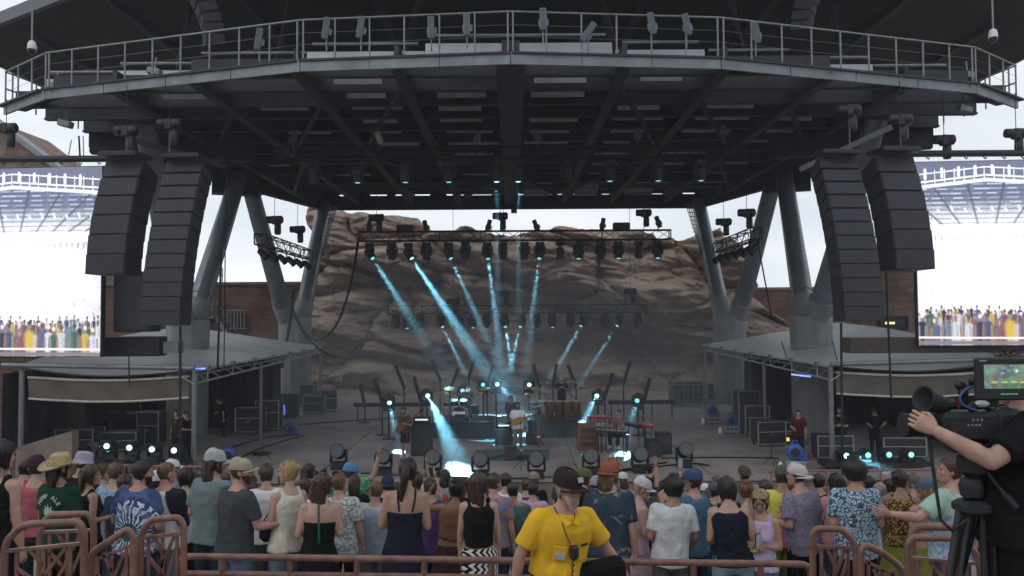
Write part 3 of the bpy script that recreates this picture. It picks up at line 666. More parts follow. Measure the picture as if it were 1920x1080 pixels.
# ---- video screens
def screen_raster(W=200, H=240):
    r = random.Random(11); U, V = np.meshgrid((np.arange(W) + .5) / W, (np.arange(H) + .5) / H); I = np.ones((H, W, 3))
    def line(u0, v0, u1, v1, c, wd, op=1.0):
        d = np.hypot(u1 - u0, (v1 - v0)); t = np.clip(((U - u0) * (u1 - u0) + (V - v0) * (v1 - v0)) / max(d * d, 1e-6), 0, 1)
        dist = np.hypot((U - u0 - t * (u1 - u0)), (V - v0 - t * (v1 - v0)) * 1.15); a = np.clip(1.5 - dist / wd, 0, 1)[..., None] * op; I[:] = I * (1 - a) + np.array(c) * a
    ap = .42; und = np.clip((.37 - V) / .16, 0, 1)[..., None]; I[:] = I * (1 - und) + np.array((.16, .19, .30)) * und
    for k in range(9):
        v = .125 + .025 * k
        for q in range(9):
            u = q / 9 + r.uniform(-.02, .02); line(u, v, u + r.uniform(.05, .09), v, (.62, .68, .82), .0035, r.uniform(.3, 1)); line(u, v + .012, u + .1, v + .012, (.07, .08, .14), .004, .6)
    for q in np.linspace(-.1, 1.1, 10): line(ap + (q - .5) * 1.7, .10, ap + (q - .5) * .8, .34, (.06, .07, .12), .007, .8)
    for k in range(12): line(.05 + .08 * k, .255 + r.uniform(-.01, .01), .06 + .08 * k, .27, (.85, .9, 1), .006)
    top = np.clip((.115 + .05 * np.abs(U - ap) - V) / .01, 0, 1)[..., None]; I[:] = I * (1 - top) + np.array((.15, .17, .25)) * top
    for dv, wd in ((.02, .0035), (.064, .005), (.09, .010)): line(0, dv + .05, ap, dv + .012, (1, 1, 1), wd); line(ap, dv + .012, 1, dv + .05, (1, 1, 1), wd)
    for k in range(18): u = k / 17.0; line(u, .03 + .05 * abs(u - ap), u, .10 + .05 * abs(u - ap), (.9, .93, 1), .003)
    for k in range(9): u = .06 + .1 * k; line(u, .025 + .05 * abs(u - ap), u, .07 + .05 * abs(u - ap), (1, 1, 1), .008)
    glow = np.exp(-(((U - .45) / .42) ** 2 + ((V - .60) / .20) ** 2))[..., None]
    rock = np.clip((V - .37) / .03, 0, 1)[..., None]; tx = np.zeros((H, W))
    for k in range(140): u, v, s = r.random(), r.uniform(.38, .78), r.uniform(.01, .05); tx += r.uniform(-.5, .5) * np.exp(-(((U - u) / (s * 1.8)) ** 2 + ((V - v) / s) ** 2))
    I[:] = np.where(rock > .5, np.stack([.62 + .30 * tx, .60 + .28 * tx, .68 + .28 * tx], -1), I)
    line(.0, .40, 1, .385, (1, 1, 1), .012); 
    for k in range(26): u = .04 + .92 * k / 25; line(u, .405, u, .43, (.22, .25, .38), .006, .9)
    for k in range(22): u = .1 + .8 * k / 21; line(u, .535, u, .55, (.45, .52, .68), .005, .8)
    for k in range(12): u = r.uniform(.1, .85); line(u, .44, .45 + (u - .45) * .2, .76, (.75, .95, 1.1), .012, .6)
    for k in range(60): u, v = r.random(), r.uniform(.68, .80); line(u, v, u + r.uniform(-.01, .01), v + r.uniform(.01, .04), r.choice([(.25, .27, .36), (.5, .55, .7), (.15, .16, .24), (.9, 1, 1)]), r.uniform(.003, .008), .8)
    I[:] = I + glow * 1.1
    cols = [(.03, .03, .06), (.35, .12, .14), (.10, .17, .32), (.8, .82, .9), (.02, .02, .03), (.16, .30, .42), (.25, .08, .14), (.75, .60, .08), (.08, .10, .22), (.9, .92, 1), (.3, .25, .4), (.05, .16, .10)]
    for v0, n, s in ((.80, 34, .45), (.82, 26, .6), (.85, 19, .78)):
        for k in range(n):
            u = (k + r.uniform(.05, .95)) / n; c = tuple(x * .7 for x in r.choice(cols)); v = v0 + r.uniform(-.015, .015); g = r.choice([(.03, .02, .02), (.10, .06, .04), (.25, .17, .09), (.8, .8, .85), (.06, .05, .06)]); sk = (.26, .16, .12)
            line(u, v + .02 * s, u, v + .03 * s, sk, .010 * s); line(u, v, u, v + .004, g, .013 * s)
            line(u, v + .062 * s, u, v + .2, c, .024 * s); line(u - .012 * s, v + .06 * s, u + .012 * s, v + .06 * s, c, .018 * s); line(u - .036 * s, v + .065 * s, u - .040 * s, v + .14 * s, sk, .006 * s); line(u + .036 * s, v + .065 * s, u + .040 * s, v + .14 * s, sk, .006 * s)
            line(u + .008 * s, v + .06 * s, u + .012 * s, v + .14 * s, tuple(x * .55 for x in c), .006 * s, .7)
    line(.54, .825, .54, .83, (.05, .04, .04), .014); line(.545, .842, .545, .846, (.3, .2, .15), .011); line(.54, .89, .545, .95, (.62, .42, .03), .028)
    I[:] = I * (1 + .10 * np.random.RandomState(4).randn(H, W, 1)); vg = np.clip((V - .76) / .08, 0, 1)[..., None]; I[:] = I + np.array((.02, .02, .035)) * vg
    line(0, .957, 1, .965, (1, .86, .82), .006); line(0, .985, 1, .99, (.25, .2, .22), .012)
    return np.clip(I, 0, 1.7)
RAST = screen_raster()
def screen_mat():
    m = bpy.data.materials.new('video_screen'); m.use_nodes = True; nt = m.node_tree; b = nt.nodes['Principled BSDF']
    b.inputs['Base Color'].default_value = (.01, .01, .01, 1); a = nt.nodes.new('ShaderNodeAttribute'); a.attribute_name = 'picture'
    nt.links.new(a.outputs['Color'], b.inputs['Emission Color']); b.inputs['Emission Strength'].default_value = 1.45; return m
M_SCREEN = screen_mat()
def video_screen(label, x0, x1, z0, z1, Y, yaw):
    t = thing('video_screen', label, 'screen', ((x0 + x1) / 2, Y, z0), yaw, group='large video screens'); hw, hh = (x1 - x0) / 2, z1 - z0
    H, W, _ = RAST.shape
    m = MB(); m.box((0, .14, hh / 2), (2 * hw + .05, .2, hh + .05)); m.build('screen_back', M_BLACK, t, local=True)
    vs = [(-hw + 2 * hw * i / W, 0, hh * (1 - j / H)) for j in range(H + 1) for i in range(W + 1)]
    fs = [(j * (W + 1) + i, (j + 1) * (W + 1) + i, (j + 1) * (W + 1) + i + 1, j * (W + 1) + i + 1) for j in range(H) for i in range(W)]
    o = MB()._add(vs, fs).build('screen_face', M_SCREEN, t, local=True)
    at = o.data.attributes.new('picture', 'FLOAT_COLOR', 'FACE'); c = np.ones((H * W, 4), np.float32); c[:, :3] = RAST.reshape(-1, 3); at.data.foreach_set('color', c.ravel())
    return t
video_screen('left video screen showing the stage and crowd, beside the speaker arrays', -18.6, -13.3, 3.78, 9.95, 26.1, rad(-5))
video_screen('right video screen showing the stage and crowd, above the camera monitor', 13.35, 18.65, 3.95, 10.0, 26.1, rad(-5))
for s_, nm in ((-1, 'left'), (1, 'right')):
    t = thing('screen_beam', 'dark hanging beam with hooks above the %s video screen' % nm, 'beam', (s_ * 15.6, 26, 10.25))
    MB().tube((s_ * 12.2, 26, 10.22), (s_ * 19, 26 , 10.22), .11, n=10).build('beam', M_HOIST, t)
    for k in range(9):
        x = s_ * (13.5 + k * .62); m = MB(); m.path([(x, 25.9, 10.2), (x + .03, 25.9, 10.08), (x + .09, 25.9, 10.02), (x + .13, 25.9, 10.07)], .022, 5); m.build('hook', M_HOIST, t)
for (px, py, lab) in ((1770, 262, 'bulky chain hoist above the right video screen beam'), (1905, 250, 'chain hoist at the right picture edge above the screen'), (12, 240, 'chain hoist at the left picture edge above the screen')):
    p = atY(px, py, 26); hoist(lab, p, 12.2, drop=max(.3, p.z - 10.3))
t = thing('cable_bundle', 'cables hanging onto the left screen beam', 'cable', (-14, 26, 10.2))
for k, (px, qx) in enumerate(((148, 150), (134, 128), (156, 157))): MB().tube(atY(px, 262 if k == 1 else 255, 26), atY(qx, 294, 26), .03 if k == 0 else .015, n=5).build('cable', M_CABLE, t)

# ---- lighting trusses
UP0, UP1 = atY(520, 285, 29), atY(1392, 272, 29); UP0.z = UP1.z = 10.95
MD0, MD1 = atY(672, 443, 36), atY(1256, 435, 36); MD0.z = MD1.z = 8.62
LO0, LO1 = atY(728, 583, 43), atY(1212, 577, 43); LO0.z = LO1.z = 5.36
truss('lighting_truss', 'black box truss high under the front of the stage roof', UP0, UP1, .4, .42)
truss('lighting_truss', 'black box truss across the middle of the stage in front of the rock', MD0, MD1, .42, .42)
truss('lighting_truss', 'lowest black box truss hanging at the back of the stage', LO0, LO1, .42, .42)
truss('lighting_truss', 'short side truss of spotlights beside the left rear column', (-9.95, 31.5, 8.1), (-10.1, 39.6, 8.1), .42, .42)
truss('lighting_truss', 'short side truss of spotlights beside the right rear column', (9.35, 30.5, 8.1), (9.55, 37.0, 8.1), .42, .42)
BEAMS = []
def on(a, b, px):                                            # point of the line a-b that stands at photo column px
    lo, hi = 0.0, 1.0
    for _ in range(30):
        mid = (lo + hi) / 2; p = a.lerp(b, mid); x = 960 + FPX * p.x / p.y
        if x < px: lo = mid
        else: hi = mid
    return a.lerp(b, (lo + hi) / 2)
# (photo column, lit, aim)
up = [(588, 0, 0), (670, 1, 0), (760, 1, 0), (842, 1, 0), (932, 2, .02), (973, 2, 0), (1066, 0, 0), (1146, 1, 0), (1237, 1, 0), (1318, 1, 0)]
for k, (px, lit, ax) in enumerate(up):
    p = on(UP0, UP1, px) - Vector((0, 0, .3)); moving_head('moving_head', '%s moving head from the left on the high front truss' % ORD[k], p, (ax, .08, -1), lit, 'moving heads on the high front truss')
    if lit == 2: BEAMS.append((p + Vector((0, 0, -.9)), p + Vector((0, 1.6, -7.6)), .34, .24))
md = [(693, 1, (806, 655)), (735, 0, None), (766, 2, (958, 765)), (800, 0, None), (841, 1, (958, 735)), (873, 0, None), (914, 1, (950, 755)), (943, 0, None), (984, 0, None), (1013, 1, (980, 735)), (1051, 0, None), (1086, 1, None), (1127, 0, None), (1160, 1, None), (1199, 0, None), (1234, 1, None)]
for k, (px, lit, tgt) in enumerate(md):
    p = on(MD0, MD1, px) - Vector((0, 0, .3)); aim = Vector((.05 * math.sin(k * 2.1), -.1 - .1 * math.sin(k * 1.7), -1))
    if tgt: aim = atY(tgt[0], tgt[1], 34.2) - (p - Vector((0, 0, .5)))
    moving_head('moving_head', '%s moving head from the left on the middle truss' % ORD[k], p, aim, lit, 'moving heads on the middle truss')
    if tgt:
        a = p - Vector((0, 0, .48)) + aim.normalized() * .40
        BEAMS.append((a, p - Vector((0, 0, .48)) + aim, {693: .36, 766: 1.05, 841: .36, 914: .46, 1013: .26}[px], {766: .55}.get(px, .38)))
lo = [(742, 0, None), (763, 1, None), (788, 0, None), (826, 1, (880, 715)), (860, 0, None), (886, 1, None), (912, 0, None), (946, 1, (962, 700)), (977, 1, (953, 705)), (1006, 0, None), (1035, 1, None), (1069, 0, None), (1093, 1, (1022, 725)), (1133, 0, None), (1161, 1, (1072, 742)), (1195, 0, None)]
for k, (px, lit, tgt) in enumerate(lo):
    p = on(LO0, LO1, px) - Vector((0, 0, .26)); aim = Vector((.06 * math.sin(k * 2.7), -.12, -1))
    if tgt: aim = atY(tgt[0], tgt[1], 41.5) - (p - Vector((0, 0, .45)))
    moving_head('moving_head', '%s moving head from the left on the low rear truss' % ORD[k], p, aim, lit, 'moving heads on the low rear truss', sc=.95)
    if tgt: BEAMS.append((p - Vector((0, 0, .46)) + aim.normalized() * .4, p - Vector((0, 0, .46)) + aim, .28, .24))
# side truss spots
def par_can(label, loc, aim, group):
    if 'par' not in KIDS:
        m = MB(); m.lathe([(.06, .24), (.12, .2), (.14, .0), (.15, -.2), (.165, -.22), (.165, -.24), (.13, -.235), (.12, -.1), (.0, -.08)], 12); KIDS['par'] = m.mesh('can', M_BLACK)
        m = MB()
        for x in (-.17, .17): m.box((x, 0, .14), (.02, .05, .32))
        m.box((0, 0, .30), (.36, .05, .03)); m.box((0, 0, .34), (.06, .08, .08)); KIDS['pary'] = m.mesh('yoke', M_BLACK)
    t = thing('spotlight', label, 'stage light', loc, group=group)
    o = bpy.data.objects.new('yoke', KIDS['pary']); COL.objects.link(o); o.parent = t; o.location = (0, 0, 0)
    o = bpy.data.objects.new('can', KIDS['par']); COL.objects.link(o); o.parent = t; o.rotation_euler = Vector(aim).to_track_quat('-Z', 'Y').to_euler()
    return t
for k in range(6): par_can('%s spotlight from the front on the left side truss' % ORD[k], (-9.98, 32.0 + k * 1.35, 7.55), (.8, -.15, -.7), 'spotlights on the side trusses')
for k in range(6): par_can('%s spotlight from the front on the right side truss' % ORD[k], (9.42, 31.0 + k * 1.1, 7.55), (-.8, -.15, -.7), 'spotlights on the side trusses')
for (px, py, Y, dr, lab) in ((515, 412, 33.2, .5, 'front hoist of the left side truss'), (558, 430, 37, .4, 'rear hoist of the left side truss'), (1357, 416, 36, .5, 'rear hoist of the right side truss'), (1400, 399, 32, .6, 'front hoist of the right side truss'),
                          (706, 408, 36, .7, 'left hoist on top of the middle truss'), (938, 405, 36, .7, 'centre hoist on top of the middle truss'), (1207, 399, 36, .8, 'right hoist on top of the middle truss'),
                          (945, 550, 43, .5, 'centre hoist on top of the low rear truss'), (1182, 546, 43, .7, 'right hoist on top of the low rear truss'), (850, 565, 43, .3, 'left hoist on top of the low rear truss')):
    hoist(lab, atY(px, py, Y), 11.9, drop=dr)
for (px, py, Y, lab) in ((1165, 424, 36, 'flat black amplifier box on the right part of the middle truss'), (760, 428, 36, 'flat black amplifier box on the left part of the middle truss')):
    p = atY(px, py, Y); t = thing('power_box', lab, 'box', p); MB().bbox(p, (.75, .4, .3), b=.03).build('case', M_BLACK, t); MB().box(p + Vector((0, -.21, .02)), (.6, .02, .16)).build('front_panel', M_BLACKM, t)
# tilted LED panels on railing and trusses
def led_panel(label, p, tilt, h, group, mt=M_PANEL, w=.18, stem=.3):
    t = thing('strobe_light', label, 'stage light', p, group=group); R = RY(tilt)
    m = MB(); m.bbox(Vector(p), (w, .09, h), R, b=.015)
    for k in range(4): m.box(Vector(p) + R @ Vector((-w * .36 + k * w * .24, -.055, 0)), (.012, .03, h * .94), R)
    m.build('housing', mt, t)
    MB().bbox(Vector(p) + R @ Vector((w * .1, .07, -h * .12)), (w * 1.5, .06, h * .34), R, b=.02).build('driver_box', M_GREYM, t)
    MB().tube(Vector(p) + Vector((0, .06, -h * .3)), Vector(p) + Vector((0, .1, -h * .3 - stem)), .025, n=6).build('bracket', M_GREYM, t)
    return t
def edge_y(x):
    x = abs(x); return float(np.interp(x, [0, 5.9, 14.6, 17.1], [21.7, 22.25, 24.9, 26.8]))
for k, (px, py, tl) in enumerate(((485, 73, 8), (611, 53, 8), (676, 51, 8), (808, 52, 0), (875, 46, 0), (1018, 36, 0), (1103, 60, 35), (1222, 44, -10), (1288, 46, -12), (1418, 61, -9))):
    Y = 22
    for _ in range(5): Y = edge_y((px - 960) / FPX * Y) - .12
    led_panel('%s grey led panel from the left clamped to the catwalk railing' % ORD[k], atY(px, py, Y), rad(tl), .62, 'led panels on the catwalk railing', stem=.45)
for k, (px, py, tl, mt) in enumerate(((549, 258, 22, 1), (710, 258, -20, 2), (895, 256, 22, 0), (1007, 256, -18, 0), (1196, 252, 12, 0), (1358, 245, -25, 1))):
    led_panel('%s small tilted led panel above the high front truss' % ORD[k], atY(px, py, 29), rad(tl), .42, 'led panels on the high front truss', M_PANEL if mt < 2 else M_WHITEP, .19)
for k, (px, py, tl) in enumerate(((692, 425, 5), (798, 424, -12), (916, 423, 16), (1005, 423, -22), (1130, 420, 10), (1234, 416, -20))):
    led_panel('%s small dark led panel standing on the middle truss' % ORD[k], atY(px, py, 36), rad(tl), .55, 'led panels on the middle truss', M_BLACKM, .2)
for k, (px, py, tl) in enumerate(((856, 567, 12), (940, 567, -15), (982, 566, 12), (1066, 565, -14), (1172, 562, 10))):
    led_panel('%s small pale led panel standing on the low rear truss' % ORD[k], atY(px, py, 43), rad(tl), .5, 'led panels on the low rear truss', M_PANEL, .2)
# dome cameras under the upper roof, floodlights at the catwalk ends
for (px, py, nm) in ((60, 88, 'left'), (1862, 66, 'right')):
    p = atY(px, py, 25); t = thing('dome_camera', 'small pale dome camera hanging under the upper roof at %s' % nm, 'camera', p)
    MB().tube(p + Vector((0, 0, .1)), p + Vector((0, 0, 1.2)), .03, n=6).build('stem', M_GREYM, t)
    MB().lathe([(.04, .2), (.1, .16), (.13, .05), (.14, -.08)], 12, p).build('housing', M_WHITEP, t)
    MB().lathe([(.13, -.08), (.12, -.15), (.07, -.21), (0, -.23)], 12, p).build('dome', M_LENS, t)
for (px, py, nm) in ((105, 163, 'left'), (1815, 142, 'right'), (123, 232, 'lower left'), (1808, 205, 'lower right'), (290, 135, 'mid left')):
    p = atY(px, py, 25.6); t = thing('floodlight', 'small floodlight under the %s end of the roof' % nm, 'light', p)
    MB().bbox(p, (.42, .3, .22), RY(rad(15)), b=.03).build('housing', M_GREYM, t); MB().tube(p, p + Vector((0, .1, .5)), .025, n=6).build('bracket', M_GREYM, t)

# ---- hanging cables, poles
def cable(label, pts, r, name='cable', mt=M_CABLE, sub=6, cat='cable'):
    P = [Vector(p) for p in pts]; Q = []
    for k in range(len(P) - 1):
        p0, p1, p2, p3 = P[max(k - 1, 0)], P[k], P[k + 1], P[min(k + 2, len(P) - 1)]
        for q in range(sub):
            t = q / sub; Q.append(.5 * ((2 * p1) + (p2 - p0) * t + (2 * p0 - 5 * p1 + 4 * p2 - p3) * t * t + (3 * p1 - p0 - 3 * p2 + p3) * t ** 3))
    Q.append(P[-1]); o = MB().path(Q, r, 6).build(name, mt, loc=P[-1]); return tag(o, label, cat)
cable('thick black cable swooping from the middle truss to the left wing', [atY(x, y, Y) for x, y, Y in ((672, 448, 36), (664, 500, 37), (650, 560, 38), (630, 610, 39), (600, 637, 40), (575, 628, 41), (556, 596, 42), (548, 575, 42))], .06)
cable('long thin cable drooping below the rock ledge at left', [atY(x, y, Y) for x, y, Y in ((548, 578, 42), (566, 620, 41), (600, 655, 40), (640, 672, 41), (672, 662, 43), (690, 620, 45))], .045)
cable('black cable bundle hanging down the rear left column', [atY(x, y, 42.5) for x, y in ((549, 545), (547, 575), (541, 620), (533, 660), (528, 690))], .09)
cable('loose cable looped at the roof corner behind the left array', [atY(x, y, 38) for x, y in ((476, 372), (490, 366), (500, 352), (496, 340))], .03)
for (x0, y0, x1, y1, Y, r, lab) in ((338, 612, 338, 890, 23.2, .035, 'dark upright pole below the inner left array'), (415, 470, 408, 690, 28, .04, 'dark hanging cable pole left of the rear left column'), (424, 300, 420, 690, 28.5, .02, 'thin hanging line beside the dark cable pole at left'),
                                   (1577, 606, 1580, 900, 23.2, .035, 'dark upright pole below the inner right array'), (1661, 500, 1671, 745, 23.3, .03, 'dark upright pole below the outer right array'), (1420, 450, 1448, 600, 33, .03, 'slack dark cable right of the right side truss'), (241, 655, 243, 725, 25.5, .02, 'thin line over the left wing roof')):
    cable(lab, [atY(x0, y0, Y), atY((x0 + x1) / 2, (y0 + y1) / 2, Y), atY(x1, y1, Y)], r, 'hanging_line', cat='line')
for (x0, y0, x1, y1, lab) in ((1465, 640, 1478, 680, 'thin stay wire over the right membrane roof'), (1561, 640, 1575, 700, 'second stay wire over the right membrane roof'), (1672, 678, 1690, 707, 'third stay wire over the right membrane roof')):
    cable(lab, [atY(x0, y0, 30), atY((x0 + x1) / 2, (y0 + y1) / 2, 29.6), atY(x1, y1, 29)], .02, 'stay_wire', cat='wire')
# dark cabinet stack beside the left screen
t = thing('speaker_stack', 'black speaker stack between the left screen and the column', 'speaker', (-12.7, 27, 4.4))
MB().bbox((-12.55, 26.8, 5.55), (1.25, .8, 2.0), b=.03).build('cabinet', M_BLACK, t); MB().box((-12.55, 26.38, 5.55), (1.15, .03, 1.9)).build('grille', M_GRILLE, t)

# ================================================================== PEOPLE: library
TMP = bpy.data.scenes.new('tmp_build')
def remesh(mb, voxel, smooth=3, fac=.5):
    """union of overlapping closed shells -> one continuous surface; returns (verts Nx3, faces)"""
    me = bpy.data.meshes.new('t'); me.from_pydata(mb.v, [], mb.f); o = bpy.data.objects.new('t', me); TMP.collection.objects.link(o)
    r = o.modifiers.new('r', 'REMESH'); r.mode = 'VOXEL'; r.voxel_size = voxel; r.adaptivity = 0
    if smooth: s = o.modifiers.new('s', 'SMOOTH'); s.iterations = smooth; s.factor = fac
    vl = TMP.view_layers[0]; vl.update(); ev = o.evaluated_get(vl.depsgraph); em = ev.to_mesh()
    v = np.empty(len(em.vertices) * 3, np.float32); em.vertices.foreach_get('co', v); v = v.reshape(-1, 3).copy()
    f = [tuple(p.vertices) for p in em.polygons]; ev.to_mesh_clear(); bpy.data.objects.remove(o); bpy.data.meshes.remove(me)
    return v, f
def capf(m, a, b, ra, rb):
    ell(m, a, (ra,) * 3, 8, 5); m.tube(a, b, ra, rb, n=10)       # round start, flat open-looking end
def ell(m, c, r, n=10, k=7, R=None):
    R = R or Matrix.Identity(3); c = Vector(c); vs = []
    prof = [(math.sin(math.pi * j / k), -math.cos(math.pi * j / k)) for j in range(k + 1)]
    for j, (s, z) in enumerate(prof):
        for i in range(n): t = 2 * math.pi * i / n; vs.append(c + R @ Vector((r[0] * s * math.cos(t), r[1] * s * math.sin(t), r[2] * z)))
    m._add(vs, [(j * n + i, j * n + (i + 1) % n, (j + 1) * n + (i + 1) % n, (j + 1) * n + i) for j in range(k) for i in range(n)], True)
def cap(m, a, b, ra, rb):
    ell(m, a, (ra,) * 3, 8, 5); ell(m, b, (rb,) * 3, 8, 5); m.tube(a, b, ra, rb, n=8)
def loft(m, secs, n=16, ex=2.0, closed=True):
    """secs: (z, rx, ry, cx, cy) superellipse rings, closed top and bottom"""
    vs = []
    for (z, rx, ry, cx, cy) in secs:
        for i in range(n):
            t = 2 * math.pi * i / n; c, s = math.cos(t), math.sin(t)
            vs.append((cx + rx * math.copysign(abs(c) ** (2 / ex), c), cy + ry * math.copysign(abs(s) ** (2 / ex), s), z))
    k = len(secs); m._add(vs, [(j * n + i, j * n + (i + 1) % n, (j + 1) * n + (i + 1) % n, (j + 1) * n + i) for j in range(k - 1) for i in range(n)], True)
    if closed: m._add(vs, [tuple(range(n - 1, -1, -1)), tuple(range((k - 1) * n, k * n))])
HEAD = [(-.118, .018, .075, .035), (-.106, .036, .090, .012), (-.08, .052, .095, -.028), (-.05, .062, .094, -.058), (-.02, .068, .093, -.078), (.01, .072, .092, -.09), (.04, .074, .094, -.094), (.07, .070, .086, -.088), (.095, .056, .066, -.07), (.11, .034, .038, -.043), (.118, .01, .008, -.014)]
def head_secs(grow=0.0): return [(z * (1 + grow * 3), w + grow, (f - b) / 2 + grow, 0, (f + b) / 2) for (z, w, f, b) in HEAD]
def make_head(voxel):
    m = MB(); loft(m, head_secs(), 16, 2.2)
    cap(m, (0, .088, .022), (0, .112, -.026), .008, .014); ell(m, (0, .096, -.034), (.017, .016, .010))
    for s in (-1, 1):
        ell(m, (s * .075, -.004, -.004), (.010, .024, .034), 8, 6); cap(m, (s * .016, .090, .030), (s * .046, .078, .028), .010, .010); ell(m, (s * .046, .066, -.022), (.022, .022, .018))
    ell(m, (0, .086, -.104), (.020, .016, .014))
    v, f = remesh(m, voxel, 2); return v, f
HEADS = {'hi': make_head(.0075), 'lo': make_head(.012)}
def hand_mb(curl, spread=.1):
    """right hand, wrist at the origin, fingers towards -Z, palm towards -X"""
    m = MB(); n = 8; secs = [(.0, .021, .028), (-.03, .017, .036), (-.06, .015, .043), (-.088, .013, .044), (-.10, .009, .040)]; vs = []
    for (z, a, b) in secs:
        for i in range(n): t = 2 * math.pi * i / n; vs.append((a * math.cos(t), b * math.sin(t), z))
    m._add(vs, [(j * n + i, j * n + (i + 1) % n, (j + 1) * n + (i + 1) % n, (j + 1) * n + i) for j in range(4) for i in range(n)] + [tuple(range(4 * n, 5 * n)), tuple(range(n - 1, -1, -1))], True)
    for (y, ln, dy, cf) in ((.032, .070, .10, .85), (.011, .080, .03, 1.0), (-.011, .074, -.04, 1.05), (-.031, .058, -.12, 1.15)):
        p = Vector((0, y, -.092)); a = .12 + curl * .5 * cf; P = [p - Vector((0, 0, -.02)), p]; rs = [.010, .0098]
        for k, fr in enumerate((.42, .32, .26)):
            p = p + Vector((-math.sin(a), dy * spread * 3, -math.cos(a))) * ln * fr; P.append(p); rs.append((.0092, .0085, .0062)[k]); a += curl * .75 * cf
        m.path(P, .009, 6, rs)
    P = [Vector((0, .018, -.018)), Vector((-.006, .042, -.042)), Vector((-.014 - .02 * curl, .056, -.068)), Vector((-.024 - .03 * curl, .056 - .012 * curl, -.092))]
    m.path(P, .01, 6, [.015, .0125, .0105, .007]); return m
HANDS = {}
def get_hand(curl):
    if curl not in HANDS: HANDS[curl] = hand_mb(curl)
    return HANDS[curl]
ARM = {'down': ((.16, .0, -1), (.04, .22, -1)), 'bent': ((.2, -.12, -1), (-.25, .95, .05)), 'fold': ((.22, .02, -1), (-.85, .6, .12)), 'up': ((.35, .25, .9), (-.05, .15, 1)), 'half': ((.35, .35, -.75), (-.15, .45, .85)),
       'hip': ((.62, -.2, -.75), (-.62, .25, -.65)), 'wide': ((.75, .1, -.65), (.2, .5, -.8)), 'clap': ((.2, .45, -.8), (-.5, .75, .45)), 'reach': ((.25, .85, -.35), (0, 1, .15)), 'back': ((.25, -.35, -.9), (-.1, .2, -1))}
SKIN = {}
def skin(c):
    k = tuple(round(x, 3) for x in c)
    if k not in SKIN: SKIN[k] = mat('skin_%d' % len(SKIN), tuple(x * .80 for x in c), .5, var=.16, vs=14, spec=.4, bump=.1, bs=60)
    return SKIN[k]
PALE, TAN, PINK, BROWN, OLIVE = (.50, .31, .23), (.42, .25, .17), (.50, .27, .21), (.20, .105, .066), (.34, .20, .13)
M_EYE = mat('eye_dark', (.02, .015, .012), .2, var=0); M_LIP = mat('lip', (.34, .13, .11), .5, var=0)
HAIRM = {}
def hair_mat(c):
    k = tuple(c)
    if k not in HAIRM: HAIRM[k] = mat('hair_%d' % len(HAIRM), c, .45, var=.55, vs=16, stretch=(2.2, 2.2, .22), bump=.6, bs=30, spec=.4)
    return HAIRM[k]
DARKH, BRH, LBR, BLOND, GREYH, BLACKH, REDH = (.022, .015, .012), (.05, .029, .018), (.10, .06, .035), (.30, .20, .10), (.20, .19, .18), (.009, .008, .009), (.14, .06, .03)
FAB = {}
def fab(c, rough=.9):
    k = tuple(c)
    if k not in FAB: FAB[k] = mat('fabric_%d' % len(FAB), tuple((x * .84 + sum(c) / 3 * .16) * .78 for x in c), rough, var=.16, vs=11, bump=.75, bs=14, spec=.12)
    return FAB[k]
